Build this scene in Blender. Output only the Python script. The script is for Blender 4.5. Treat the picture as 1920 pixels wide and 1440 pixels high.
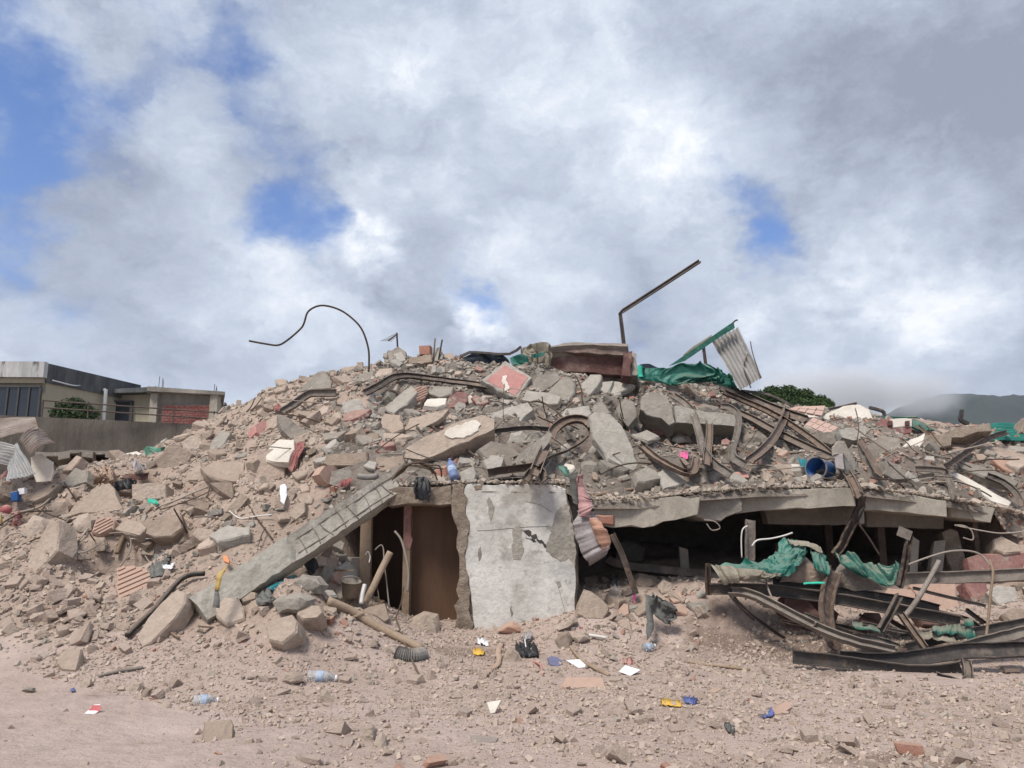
import bpy, bmesh, math, random
import numpy as np
from mathutils import Vector, Matrix, noise as mnoise

for o in list(bpy.data.objects):
    bpy.data.objects.remove(o)
SC = bpy.context.scene
COL = SC.collection
random.seed(7)
RNG = np.random.default_rng(7)

# ------------------------------------------------------------------ camera
F, CX, CY = 1442.0, 960.0, 720.0            # focal length in pixels of the 1920 x 1440 photograph
EYE = 1.6
PITCH = math.radians(10.2)
cam = bpy.data.cameras.new('camera')
cam.sensor_fit = 'HORIZONTAL'
cam.sensor_width = 36.0
cam.lens = 36.0 * F / 1920.0
cam.clip_start = 0.1
cam.clip_end = 9000
camo = bpy.data.objects.new('camera', cam)
COL.objects.link(camo)
camo.location = (0, 0, EYE)
camo.rotation_euler = (math.radians(90) + PITCH, 0, 0)
SC.camera = camo
CP, SP = math.cos(PITCH), math.sin(PITCH)


def ray(px, py):
    u = (px - CX) / F
    v = (CY - py) / F
    k = CP - v * SP
    return u / k, (SP + v * CP) / k          # x and z gained per metre of y


def at(px, py, Y):
    a, b = ray(px, py)
    return Vector((a * Y, Y, EYE + b * Y))


def project(x, y, z):
    d = z - EYE
    f = y * CP + d * SP
    return CX + F * x / f, CY - F * (d * CP - y * SP) / f, f


def pdir(px, py):
    a, b = ray(px, py)
    return Vector((a, 1, b)).normalized()


# ------------------------------------------------------------------ world, sun, exposure
SC.view_settings.view_transform = 'Standard'
SC.view_settings.look = 'None'
SC.view_settings.gamma = 1.0
SC.view_settings.use_curve_mapping = False
SC.view_settings.exposure = 0.70
SC.cycles.use_denoising = True
SC.cycles.max_bounces = 6
SC.cycles.diffuse_bounces = 3
SC.cycles.transmission_bounces = 4
SC.cycles.volume_bounces = 1

SUN_EL, SUN_AZ = math.radians(58), math.radians(215)   # high, behind the camera's left shoulder (azimuth clockwise from +Y)
world = bpy.data.worlds.new('World')
SC.world = world
world.use_nodes = True
W = world.node_tree
W.nodes.clear()


class NT:
    """small helper to write node trees"""
    def __init__(self, tree):
        self.t = tree

    def n(self, typ, **kw):
        nd = self.t.nodes.new(typ)
        for k, v in kw.items():
            if k.startswith('i_'):
                key = k[2:]
                nd.inputs[int(key) if key.isdigit() else key].default_value = v
            else:
                setattr(nd, k, v)
        return nd

    def l(self, a, b):
        self.t.links.new(a, b)

    def put(self, sock, v):
        if isinstance(v, bpy.types.NodeSocket):
            self.l(v, sock)
        elif v is not None:
            sock.default_value = v

    def math(self, op, a, b=None, c=None, clamp=False):
        nd = self.n('ShaderNodeMath', operation=op, use_clamp=clamp)
        self.put(nd.inputs[0], a)
        self.put(nd.inputs[1], b)
        self.put(nd.inputs[2], c)
        return nd.outputs[0]

    def vm(self, op, a, b=None, scale=None):
        nd = self.n('ShaderNodeVectorMath', operation=op)
        self.put(nd.inputs[0], a)
        self.put(nd.inputs[1], b)
        if scale is not None:
            self.put(nd.inputs['Scale'], scale)
        return nd.outputs['Value'] if op in ('DISTANCE', 'LENGTH', 'DOT_PRODUCT') else nd.outputs[0]

    def noise(self, vec, scale, detail=4, rough=0.5, lac=2.0, dist=0.0):
        nd = self.n('ShaderNodeTexNoise')
        nd.inputs['Scale'].default_value = scale
        nd.inputs['Detail'].default_value = detail
        nd.inputs['Roughness'].default_value = rough
        nd.inputs['Lacunarity'].default_value = lac
        nd.inputs['Distortion'].default_value = dist
        if vec is not None:
            self.l(vec, nd.inputs['Vector'])
        return nd

    def mr(self, v, a, b, c=0.0, d=1.0, smooth=True):
        nd = self.n('ShaderNodeMapRange', interpolation_type='SMOOTHSTEP' if smooth else 'LINEAR')
        self.put(nd.inputs['Value'], v)
        nd.inputs['From Min'].default_value = a
        nd.inputs['From Max'].default_value = b
        nd.inputs['To Min'].default_value = c
        nd.inputs['To Max'].default_value = d
        return nd.outputs[0]

    def mix(self, fac, a, b, blend='MIX'):
        nd = self.n('ShaderNodeMix', data_type='RGBA', blend_type=blend)
        self.put(nd.inputs['Factor'], fac)
        for s, v in ((nd.inputs[6], a), (nd.inputs[7], b)):
            if isinstance(v, (tuple, list)):
                s.default_value = (*v[:3], 1.0)
            else:
                self.l(v, s)
        return nd.outputs[2]

    def ramp(self, v, stops):
        nd = self.n('ShaderNodeValToRGB')
        el = nd.color_ramp.elements
        while len(el) < len(stops):
            el.new(0.5)
        for e, (p, c) in zip(el, stops):
            e.position = p
            e.color = (*c[:3], 1.0)
        self.put(nd.inputs[0], v)
        return nd.outputs[0]


w = NT(W)
tc = w.n('ShaderNodeTexCoord').outputs['Generated']
sky = w.n('ShaderNodeTexSky', sky_type='NISHITA')
sky.sun_disc = False
sky.sun_elevation = SUN_EL
sky.sun_rotation = SUN_AZ
sky.air_density = 1.0
sky.dust_density = 0.3
sky.ozone_density = 3.0
PUFF = 0.30
# every cloud is a function of the view direction only
stretch = w.vm('MULTIPLY', tc, (1.0, 1.0, 1.45))
wn = w.noise(stretch, 3.2, 6, 0.62)
warp = w.vm('SCALE', w.vm('SUBTRACT', wn.outputs['Color'], (0.5, 0.5, 0.5)), scale=0.20)
wf = w.vm('SCALE', w.vm('SUBTRACT', w.noise(stretch, 11.0, 5, 0.6).outputs['Color'], (0.5, 0.5, 0.5)), scale=0.12)
dw = w.vm('ADD', w.vm('ADD', tc, warp), wf)
dw2 = w.vm('ADD', stretch, w.vm('SCALE', w.vm('SUBTRACT', wn.outputs['Color'], (0.5, 0.5, 0.5)), scale=0.30))
cov = w.noise(dw2, 2.3, 10, 0.61).outputs['Fac']
cov = w.math('MULTIPLY_ADD', w.math('SUBTRACT', cov, 0.5), 1.5, 0.84)
# (px, py, radius px, amount): openings of blue sky
HOLES = [(40, 140, 150, -.40), (0, 30, 130, -.30), (30, 365, 100, -.30), (560, 375, 125, -.44), (455, 440, 90, -.3),
         (610, 455, 65, -.22), (1390, 345, 105, -.40), (1455, 420, 105, -.42), (935, 555, 90, -.55), (1320, 235, 75, -.16),
         (430, 105, 60, -.22), (110, 660, 160, -.10), (770, 420, 90, -.10), (1040, 590, 60, -.14), (820, 610, 70, -.10), (20, 250, 90, -.14), (210, 90, 70, -.08),
         (1720, 160, 420, .32), (1800, 720, 330, .30), (900, 800, 300, .18), (300, 760, 300, .18), (1000, 300, 260, .12), (600, 640, 140, .1)]
# lighter and darker cloud
LIGHT = [(870, 90, 330, .15), (1150, 170, 300, .11), (700, 500, 60, .34), (750, 540, 50, .34), (900, 610, 62, .6), (560, 525, 150, .24), (1650, 570, 240, .22), (1560, 545, 90, .2), (1800, 600, 110, .12),
         (1420, 590, 120, .14), (1700, 640, 230, .20), (1260, 360, 170, .17), (1850, 520, 170, .18), (330, 90, 240, .20), (480, 600, 190, .10), (640, 455, 90, .24), (960, 445, 70, .2), (1260, 345, 90, .2), (1385, 575, 70, .22), (1550, 470, 120, .12),
         (1740, 430, 190, .14), (960, 440, 130, .10), (60, 560, 180, .10), (1100, 520, 170, .05),
         (1700, 170, 430, -.20), (1880, 90, 300, -.08), (1000, 330, 200, -.12), (230, 350, 230, -.12), (860, 390, 170, -.14), (1760, 330, 200, -.12), (130, 480, 170, -.06),
         (1780, 730, 240, -.16), (600, 280, 200, -.08), (800, 530, 90, -.10), (1300, 640, 150, -.06), (250, 640, 200, -.04)]


def blobs(base, lst):
    acc = base
    for px, py, r, a in lst:
        v = pdir(px, py)
        rr = r / F * 1.35
        d = w.vm('DISTANCE', dw, tuple(v))
        acc = w.math('ADD', acc, w.mr(d, rr, 0.0, 0.0, a))
    return acc


rg = w.n('ShaderNodeTexNoise', noise_type='RIDGED_MULTIFRACTAL', normalize=True)
w.l(w.vm('ADD', stretch, w.vm('SCALE', wf, scale=1.2)), rg.inputs['Vector'])
for k_, v_ in (('Scale', 3.4), ('Detail', 9), ('Roughness', 0.52), ('Lacunarity', 2.1), ('Offset', 0.9), ('Gain', 1.4)):
    rg.inputs[k_].default_value = v_
puff = w.math('SUBTRACT', 0.5, rg.outputs['Fac'])
cov = blobs(cov, HOLES)
cov = w.math('ADD', cov, w.math('MULTIPLY', puff, 0.20))
mask = w.mr(cov, 0.20, 0.76)
bn = w.noise(dw2, 2.6, 11, 0.67).outputs['Fac']
bn2 = w.noise(w.vm('ADD', stretch, w.vm('SCALE', wf, scale=1.6)), 7.0, 9, 0.66, dist=0.3).outputs['Fac']
br = w.math('MULTIPLY_ADD', w.math('SUBTRACT', bn, 0.5), 1.15, 0.50)
br = w.math('ADD', br, w.math('MULTIPLY', w.math('SUBTRACT', bn2, 0.5), 0.80))
br = w.math('ADD', br, w.math('MULTIPLY', puff, PUFF))
br = blobs(br, LIGHT)
CG = 7.2
cl = w.ramp(br, [(0.06, (.265, .30, .385)), (0.32, (.375, .425, .525)), (0.54, (.49, .55, .655)), (0.74, (.65, .705, .795)), (0.95, (.90, .92, .96))])
cl = w.vm('SCALE', cl, scale=CG)
blue = w.mix(1.0, sky.outputs[0], (0.58, 0.74, 1.0), 'MULTIPLY')
skycol = w.mix(mask, blue, cl)
bg = w.n('ShaderNodeBackground')
bg.inputs['Strength'].default_value = 0.1
w.l(skycol, bg.inputs['Color'])
w.l(bg.outputs[0], w.n('ShaderNodeOutputWorld').inputs['Surface'])

sun = bpy.data.lights.new('sun', 'SUN')
sun.energy = 2.4
sun.angle = math.radians(16)
sun.color = (1.0, 0.93, 0.84)
suno = bpy.data.objects.new('sun', sun)
COL.objects.link(suno)
sd = Vector((math.sin(SUN_AZ) * math.cos(SUN_EL), math.cos(SUN_AZ) * math.cos(SUN_EL), math.sin(SUN_EL)))
suno.location = sd * 60
suno.rotation_euler = sd.to_track_quat('Z', 'Y').to_euler()


# ------------------------------------------------------------------ materials
MATS = {}


def mat(name, cols, scale=2.0, rough=0.92, bump=0.35, bscale=14.0, rnd=None, rw=0.5, metal=0.0, dust=0.0,
        dustcol=(.46, .345, .265), mottle=0.3, spec=0.25, stretch=None, trans=0.0, patch=None, detail=6, high=None, dark_spots=None):
    """procedural surface: a ramp over noise (plus a random value per object or per loose piece), mottling, settled dust, bump"""
    m = bpy.data.materials.new(name)
    m.use_nodes = True
    t = NT(m.node_tree)
    b = m.node_tree.nodes['Principled BSDF']
    geo = t.n('ShaderNodeNewGeometry')
    pos = geo.outputs['Position']
    if rnd == 'object':
        pos = t.n('ShaderNodeTexCoord').outputs['Object']
        oi = t.n('ShaderNodeObjectInfo').outputs['Random']
        pos = t.vm('ADD', pos, t.vm('SCALE', (7.0, 13.0, 5.0), scale=oi))
    if stretch:
        pos = t.vm('MULTIPLY', pos, stretch)
    n1 = t.noise(pos, scale, detail, 0.6).outputs['Fac']
    v = t.math('MULTIPLY_ADD', t.math('SUBTRACT', n1, 0.5), 1.7, 0.5)
    if rnd:
        r = oi if rnd == 'object' else geo.outputs['Random Per Island']
        v = t.math('ADD', t.math('MULTIPLY', v, 1 - rw), t.math('MULTIPLY', r, rw))
    k = len(cols)
    col = t.ramp(v, [(0.12 + 0.76 * i / max(1, k - 1), c) for i, c in enumerate(cols)]) if k > 1 else None
    if col is None:
        col = t.mix(0.0, cols[0], cols[0])
    if high:                                    # a second set of colours higher up the heap
        sz = t.n('ShaderNodeSeparateXYZ')
        t.l(geo.outputs['Position'], sz.inputs[0])
        col2 = t.ramp(v, [(0.12 + 0.76 * i / max(1, len(high) - 1), c) for i, c in enumerate(high)])
        col = t.mix(t.math('MULTIPLY', t.mr(sz.outputs['Z'], 1.7, 2.8), t.mr(sz.outputs['X'], -4.5, -2.0)), col, col2)
    if patch:                                   # (scale, low, high, colour): stains, flaked paint
        for ps, lo, hi, pc in patch:
            pn = t.noise(pos, ps, 7, 0.65).outputs['Fac']
            col = t.mix(t.mr(pn, lo, hi), col, pc)
    for sx_, sy_, rx_, ry_, sc_ in (dark_spots or []):          # darker ellipses with uneven edges at given spots
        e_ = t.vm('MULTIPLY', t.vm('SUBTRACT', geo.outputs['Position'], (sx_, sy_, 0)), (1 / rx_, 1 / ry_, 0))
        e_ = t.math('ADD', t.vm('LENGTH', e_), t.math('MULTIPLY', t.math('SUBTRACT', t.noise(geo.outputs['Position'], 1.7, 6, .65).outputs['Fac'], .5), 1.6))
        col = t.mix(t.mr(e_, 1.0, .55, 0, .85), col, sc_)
    if mottle:
        n2 = t.noise(pos, scale * 6.3, 6, 0.7).outputs['Fac']
        g = t.mr(n2, 0.25, 0.75, 1 - mottle, 1 + mottle * 0.8, smooth=False)
        col = t.vm('SCALE', col, scale=g)
    if dust:
        nz = t.n('ShaderNodeSeparateXYZ')
        t.l(geo.outputs['Normal'], nz.inputs[0])
        dn = t.noise(pos, scale * 2.2, 5, 0.65).outputs['Fac']
        f = t.math('MULTIPLY', t.mr(t.math('ADD', nz.outputs['Z'], t.math('MULTIPLY', t.math('SUBTRACT', dn, .5), 1.2)), 0.25, 0.9), dust)
        col = t.mix(f, col, dustcol)
    t.l(col, b.inputs['Base Color'])
    b.inputs['Roughness'].default_value = rough
    b.inputs['Metallic'].default_value = metal
    b.inputs['Specular IOR Level'].default_value = spec
    if trans:
        b.inputs['Transmission Weight'].default_value = trans
        b.inputs['IOR'].default_value = 1.2
    if bump:
        bn = t.noise(pos, bscale, 8, 0.68).outputs['Fac']
        bp = t.n('ShaderNodeBump')
        bp.inputs['Strength'].default_value = bump
        bp.inputs['Distance'].default_value = 0.25 / bscale * 4
        t.l(bn, bp.inputs['Height'])
        t.l(bp.outputs[0], b.inputs['Normal'])
    MATS[name] = m
    return m


DUST = (.43, .325, .255)
M_soil = mat('dusty_soil', [(.33, .255, .205), (.41, .32, .262), (.47, .37, .31)], scale=0.8, bump=.7, bscale=9, mottle=.2)
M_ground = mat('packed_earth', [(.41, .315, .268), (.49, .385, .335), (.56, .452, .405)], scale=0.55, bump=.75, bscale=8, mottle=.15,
               dark_spots=[(4.4, 9.9, 2.9, .9, (.19, .135, .105)), (2.62, 5.5, .62, .28, (.27, .19, .15)), (-.3, 9.6, .9, .3, (.27, .2, .16))],
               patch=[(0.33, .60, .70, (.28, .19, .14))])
M_gravel = mat('gravel_stone', [(.33, .26, .21), (.42, .335, .275), (.48, .385, .325), (.39, .325, .275)], scale=1.0, rnd='island', rw=.75, bump=.2, bscale=40, mottle=.12,
               high=[(.24, .205, .175), (.34, .30, .26), (.42, .375, .33), (.30, .25, .215)])
M_rubble = mat('rubble_stone', [(.25, .21, .175), (.36, .30, .25), (.46, .385, .32), (.31, .285, .25)], scale=1.0, rnd='island', rw=.75, bump=.3, bscale=25, mottle=.2, dust=.25,
               high=[(.17, .15, .13), (.29, .265, .23), (.40, .37, .325), (.24, .215, .19)])
M_brickbits = mat('brick_bits', [(.30, .13, .095), (.38, .18, .13), (.40, .26, .20), (.26, .115, .10)], scale=1.5, rnd='island', rw=.8, bump=.2, bscale=30, mottle=.2, dust=.35)
M_tan = mat('tan_concrete', [(.24, .19, .15), (.36, .29, .235), (.45, .37, .305), (.52, .44, .37)], scale=1.6, rnd='object', rw=.6, bump=.7, bscale=10, mottle=.22, dust=.3, patch=[(3.2, .60, .72, (.27, .225, .185))])
M_grey = mat('grey_concrete', [(.17, .155, .135), (.29, .265, .23), (.39, .365, .325), (.50, .47, .425)], scale=1.5, rnd='object', rw=.6, bump=.6, bscale=10, mottle=.24, dust=.22, dustcol=(.42, .36, .30), patch=[(2.8, .60, .72, (.22, .20, .175))])
M_dark = mat('weathered_concrete', [(.15, .135, .115), (.26, .235, .205), (.37, .34, .30)], scale=1.4, rnd='object', rw=.35, bump=.5, bscale=9, mottle=.25, dust=.2)
M_pale = mat('pale_plaster', [(.52, .47, .41), (.63, .58, .51), (.70, .66, .59)], scale=2.2, bump=.25, bscale=12, mottle=.12, patch=[(3.0, .62, .70, (.40, .33, .27))])
M_whitewall = mat('flaking_white_paint', [(.45, .435, .40), (.60, .585, .545), (.71, .69, .65)], scale=1.9, bump=.3, bscale=10, mottle=.18,
                  patch=[(1.3, .50, .66, (.48, .47, .45)), (2.4, .50, .68, (.38, .36, .325)), (6.5, .55, .72, (.36, .345, .315)), (4.3, .68, .71, (.12, .115, .11)), (17, .62, .70, (.45, .43, .40))])
M_low = mat('dust_coated_stone', [(.39, .305, .25), (.46, .365, .305), (.51, .415, .35)], scale=1.8, rnd='object', rw=.4, bump=.6, bscale=12, mottle=.16)
M_render = mat('bare_grey_render', [(.27, .25, .215), (.36, .335, .29), (.43, .405, .36)], scale=2.2, bump=.5, bscale=11, mottle=.25)
M_jamb = mat('brown_mortar', [(.19, .145, .11), (.29, .235, .185), (.38, .315, .255)], scale=3.5, bump=.8, bscale=9, mottle=.3)
M_slabedge = mat('slab_concrete', [(.29, .26, .215), (.39, .355, .30), (.47, .43, .37)], scale=1.3, bump=.4, bscale=10, mottle=.2, stretch=(1, 1, .5),
                 patch=[(2.2, .64, .70, (.19, .155, .13))])
M_brick = mat('clay_brick', [(.27, .12, .09), (.38, .20, .15), (.44, .29, .225)], scale=3, rnd='object', rw=.6, bump=.4, bscale=22, mottle=.2, dust=.4)
M_terra = mat('dusty_terracotta', [(.40, .26, .205), (.45, .32, .26)], scale=3, bump=.3, bscale=20, mottle=.15, dust=.35)
M_pinkpaint = mat('pink_paint', [(.40, .19, .175), (.46, .235, .215), (.44, .30, .25)], scale=4, bump=.2, bscale=14, mottle=.2)
M_course = mat('worn_maroon_course', [(.12, .085, .075), (.22, .17, .145), (.31, .26, .22)], scale=2.2, bump=.45, bscale=10, mottle=.3, patch=[(2.3, .56, .66, (.17, .09, .08))])
M_maroon = mat('maroon_paint', [(.085, .045, .042), (.13, .068, .06), (.22, .155, .13)], scale=2.6, bump=.35, bscale=10, mottle=.35, patch=[(5, .64, .70, (.33, .28, .24))])
M_redpaint = mat('faded_red_paint', [(.20, .095, .09), (.26, .13, .12), (.32, .21, .185)], scale=2.5, bump=.35, bscale=12, mottle=.3, dust=.35, patch=[(4.0, .58, .66, (.33, .29, .25))])
M_rust = mat('rusted_steel', [(.035, .027, .024), (.075, .052, .042), (.15, .105, .08)], scale=4, rough=.75, bump=.3, bscale=25, rnd='object', rw=.3, metal=.15, mottle=.35, dust=.4, spec=.4, patch=[(6.0, .56, .66, (.17, .125, .095)), (3.0, .62, .70, (.13, .07, .045))])
M_steel = mat('dark_steel', [(.03, .028, .027), (.06, .052, .048), (.12, .10, .088)], scale=3, rough=.62, bump=.2, bscale=25, rnd='object', rw=.3, metal=.2, mottle=.35, dust=.35, spec=.45, patch=[(6.0, .58, .68, (.16, .13, .105)), (3.0, .63, .70, (.10, .06, .045))])
M_rebar = mat('rebar_steel', [(.05, .038, .03), (.11, .08, .06), (.17, .13, .10)], scale=6, rough=.8, bump=.2, bscale=60, rnd='object', rw=.5, metal=.2, mottle=.2)
M_dustysteel = mat('dusty_steel', [(.13, .11, .095), (.22, .19, .165), (.32, .28, .24)], scale=4, rough=.75, bump=.25, bscale=25, rnd='object', rw=.3, metal=.15, mottle=.3)
M_wood = mat('weathered_wood', [(.16, .11, .075), (.28, .205, .145), (.40, .31, .23)], scale=3, rough=.85, bump=.4, bscale=30, rnd='object', rw=.55, mottle=.2, stretch=(1, 1, 1))
M_door = mat('brown_door', [(.095, .052, .032), (.135, .078, .047)], scale=1.5, rough=.6, bump=.1, bscale=20, stretch=(4, 4, .5), mottle=.15)
M_green = mat('green_tarpaulin', [(.006, .07, .055), (.012, .145, .11), (.05, .24, .19)], scale=2.5, rough=.5, bump=.4, bscale=14, mottle=.4, spec=.5, dust=.35, dustcol=(.30, .31, .25))
M_greenrough = mat('faded_green_paint', [(.015, .075, .06), (.035, .14, .11), (.10, .22, .18)], scale=3, rough=.7, bump=.4, bscale=16, mottle=.4, dust=.35)
M_tarpback = mat('tan_tarpaulin_back', [(.17, .15, .115), (.28, .25, .20), (.36, .325, .265)], scale=3, rough=.8, bump=.3, bscale=12, mottle=.2)
M_black = mat('black_plastic', [(.012, .012, .013), (.03, .03, .032)], scale=4, rough=.45, bump=.3, bscale=16, mottle=.3, spec=.5)
M_navy = mat('navy_tarpaulin', [(.012, .018, .03), (.03, .042, .065)], scale=3, rough=.5, bump=.2, bscale=12, mottle=.3)
M_zinc = mat('galvanised_sheet', [(.30, .295, .285), (.44, .43, .415), (.56, .55, .53)], scale=1.8, rough=.55, bump=.1, bscale=18, metal=.35, mottle=.2, spec=.5,
             patch=[(2.6, .60, .72, (.20, .15, .12))])
M_zincold = mat('rusty_sheet', [(.13, .10, .085), (.27, .22, .19), (.42, .37, .33)], scale=1.4, rough=.75, bump=.15, bscale=18, metal=.1, mottle=.25, patch=[(1.7, .55, .68, (.17, .085, .06))])
M_zincgreen = mat('green_sheet', [(.008, .13, .10), (.02, .21, .165)], scale=1.5, rough=.5, bump=.1, bscale=18, mottle=.25, spec=.5)
M_pinkcloth = mat('pink_cloth', [(.36, .20, .205), (.48, .29, .285), (.55, .40, .38)], scale=3, bump=.35, bscale=16, mottle=.2)
M_peach = mat('peach_cloth', [(.42, .24, .17), (.52, .31, .225)], scale=3, bump=.3, bscale=16, mottle=.15)
M_tancloth = mat('tan_cloth', [(.36, .26, .20), (.46, .34, .265)], scale=3, bump=.35, bscale=16, mottle=.15)
M_greycloth = mat('grey_cloth', [(.085, .088, .082), (.15, .15, .142), (.22, .215, .20)], scale=4, bump=.4, bscale=14, mottle=.2)
M_lilac = mat('pale_cloth', [(.30, .27, .27), (.42, .39, .39)], scale=5, bump=.3, bscale=20, mottle=.2)
M_redcloth = mat('dull_red_cloth', [(.20, .07, .07), (.33, .14, .13), (.40, .24, .21)], scale=5, bump=.4, bscale=16, mottle=.25)
M_white = mat('white_paper', [(.70, .71, .73), (.78, .78, .79)], scale=4, rough=.8, bump=.06, bscale=20, mottle=.05)
M_whiteplastic = mat('white_plastic', [(.60, .58, .54), (.70, .68, .65)], scale=4, rough=.5, bump=.08, bscale=20, mottle=.1)
M_yellow = mat('yellow_wrapper', [(.62, .37, .03), (.74, .46, .04)], scale=6, rough=.5, bump=.2, bscale=20, mottle=.2, dust=.2)
M_yellowcloth = mat('dusty_yellow_cloth', [(.42, .29, .09), (.50, .37, .16)], scale=6, bump=.3, bscale=20, mottle=.2)
M_blue = mat('blue_plastic', [(.01, .07, .23), (.015, .10, .31)], scale=3, rough=.5, bump=.05, bscale=10, mottle=.25, spec=.4, dust=.5)
M_bluescrap = mat('blue_foil', [(.08, .11, .30), (.15, .19, .42)], scale=8, rough=.45, bump=.2, bscale=30, mottle=.2)
M_slateblue = mat('slate_blue_rubber', [(.12, .125, .21), (.18, .18, .28)], scale=8, rough=.7, bump=.2, bscale=30, mottle=.2)
M_teal = mat('teal_plastic', [(.01, .12, .155), (.03, .22, .25)], scale=5, rough=.45, bump=.1, bscale=10, mottle=.25)
M_brightgreen = mat('bright_green_plastic', [(.02, .40, .26), (.06, .50, .36)], scale=6, rough=.45, bump=.1, bscale=20, mottle=.2)
M_netting = mat('green_netting', [(.05, .18, .13), (.12, .30, .22), (.25, .38, .31)], scale=7, rough=.8, bump=.4, bscale=25, mottle=.3)
M_hotpink = mat('hot_pink_plastic', [(.75, .10, .30), (.80, .20, .38)], scale=6, rough=.5, bump=.1, bscale=20, mottle=.1)
M_pinkplastic = mat('pink_red_plastic', [(.42, .11, .12), (.50, .19, .19)], scale=5, rough=.6, bump=.2, bscale=16, mottle=.2, dust=.6)
M_orange = mat('orange_plastic', [(.60, .21, .07), (.66, .28, .12)], scale=5, rough=.5, bump=.1, bscale=16, mottle=.1)
M_red = mat('red_print', [(.42, .08, .085), (.50, .14, .14)], scale=5, rough=.55, bump=.1, bscale=16, mottle=.1)
M_label = mat('bottle_label', [(.15, .24, .40), (.55, .62, .70)], scale=14, rough=.5, bump=0, mottle=.1)
M_bottle = mat('clear_plastic', [(.80, .84, .88), (.88, .90, .92)], scale=6, rough=.18, bump=.15, bscale=30, mottle=.05, trans=.75, spec=.6)
M_bluebottle = mat('blue_clear_plastic', [(.16, .24, .46), (.28, .36, .58)], scale=6, rough=.25, bump=.1, bscale=30, mottle=.1, trans=.35, spec=.6)
M_hose = mat('grey_hose', [(.15, .145, .14), (.25, .24, .225)], scale=5, rough=.6, bump=.2, bscale=20, mottle=.2, dust=.3)
M_blackrubber = mat('black_rubber', [(.02, .02, .021), (.055, .05, .047)], scale=5, rough=.6, bump=.2, bscale=30, mottle=.3, dust=.3)
M_cable = mat('dusty_cable', [(.24, .20, .17), (.36, .31, .265)], scale=5, rough=.75, bump=.1, bscale=40, rnd='object', rw=.6, mottle=.1)
# background
M_retain = mat('stained_retaining_wall', [(.09, .078, .066), (.15, .132, .113), (.20, .18, .155)], scale=.55, bump=.35, bscale=5, mottle=.25, stretch=(1.5, 1, .45),
               patch=[(.9, .58, .70, (.075, .066, .06))])
M_cream = mat('cream_wall', [(.35, .315, .235), (.41, .37, .285)], scale=.7, bump=.15, bscale=6, mottle=.1, stretch=(1, 1, .35), patch=[(1.1, .62, .75, (.24, .215, .17))])
M_parapet = mat('mould_black_parapet', [(.05, .055, .06), (.09, .095, .10), (.17, .17, .17)], scale=1.0, bump=.2, bscale=6, mottle=.3, stretch=(1.2, 1.2, .35))
M_parapetw = mat('streaked_white_parapet', [(.30, .30, .30), (.46, .46, .46), (.54, .54, .53)], scale=1.4, bump=.2, bscale=6, mottle=.2, stretch=(1.4, 1.4, .3),
                 patch=[(2.0, .56, .66, (.12, .115, .11))])
M_greywall = mat('bare_block_wall', [(.17, .155, .135), (.27, .245, .215), (.35, .32, .28)], scale=.9, bump=.3, bscale=6, mottle=.25, stretch=(1, 1, .45))
M_redwall = mat('red_painted_brick', [(.17, .06, .055), (.22, .085, .075), (.26, .13, .115)], scale=1.2, bump=.3, bscale=8, mottle=.2)
M_glass = mat('dark_glass', [(.02, .025, .035), (.035, .042, .055)], scale=.8, rough=.15, bump=0, mottle=.1, spec=.6)
M_frame = mat('window_frame', [(.05, .052, .055), (.08, .08, .085)], scale=3, rough=.6, bump=0, mottle=.1)
M_pipe = mat('white_pipe', [(.55, .56, .56), (.62, .62, .62)], scale=3, rough=.5, bump=0, mottle=.1)
M_rail = mat('brown_rail', [(.075, .055, .045), (.13, .10, .085)], scale=3, rough=.7, bump=0, mottle=.2)
M_leaf = mat('dark_leaf', [(.018, .035, .012), (.035, .06, .02), (.06, .09, .03)], scale=2.0, rough=.6, bump=0, rnd='island', rw=.6, mottle=.1)
M_leaf2 = mat('green_leaf', [(.016, .036, .01), (.035, .068, .016), (.065, .11, .028)], scale=.5, rough=.6, bump=0, rnd='island', rw=.5, mottle=.1)
M_bark = mat('bark', [(.07, .05, .035), (.11, .085, .06)], scale=5, bump=.4, bscale=20)
M_hill = mat('forested_hill', [(.010, .016, .012), (.018, .026, .018), (.028, .036, .025)], scale=.03, bump=0, mottle=.35)
M_tile = mat('pink_floor_tile', [(.46, .31, .255), (.52, .37, .31)], scale=3, rough=.6, bump=.05, bscale=20, rnd='object', rw=.5, mottle=.1)
M_earthramp = mat('grey_earth', [(.26, .215, .165), (.35, .295, .235), (.42, .355, .285)], scale=1.4, bump=.6, bscale=14, mottle=.22)


# ------------------------------------------------------------------ object helpers
TAKEN = np.zeros((360, 480), bool)                        # where the placed pieces show: large loose stones keep clear of them


def occupy(pts, grow=1.0):
    P = np.array([(p[0], p[1]) for p in pts], float) / 4
    c = P.mean(0)
    P = c + (P - c) * grow
    yy, xx = np.mgrid[0:360, 0:480] + 0.5
    ins = np.zeros((360, 480), bool)
    j = len(P) - 1
    for i in range(len(P)):
        (xi, yi), (xj, yj) = P[i], P[j]
        cr = (yi > yy) != (yj > yy)
        with np.errstate(divide='ignore', invalid='ignore'):
            ins ^= cr & (xx < (xj - xi) * (yy - yi) / (yj - yi if yj != yi else 1e-9) + xi)
        j = i
    TAKEN[ins] = True


def occupy_path(pts, r=7):
    for (a, b) in zip(pts[:-1], pts[1:]):
        n = int(max(abs(a[0] - b[0]), abs(a[1] - b[1])) / 4) + 1
        for k in range(n + 1):
            x, y = a[0] + (b[0] - a[0]) * k / n, a[1] + (b[1] - a[1]) * k / n
            i0, i1, j0, j1 = int((y - r) / 4), int((y + r) / 4) + 1, int((x - r) / 4), int((x + r) / 4) + 1
            TAKEN[max(0, i0):max(0, i1), max(0, j0):max(0, j1)] = True


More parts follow.
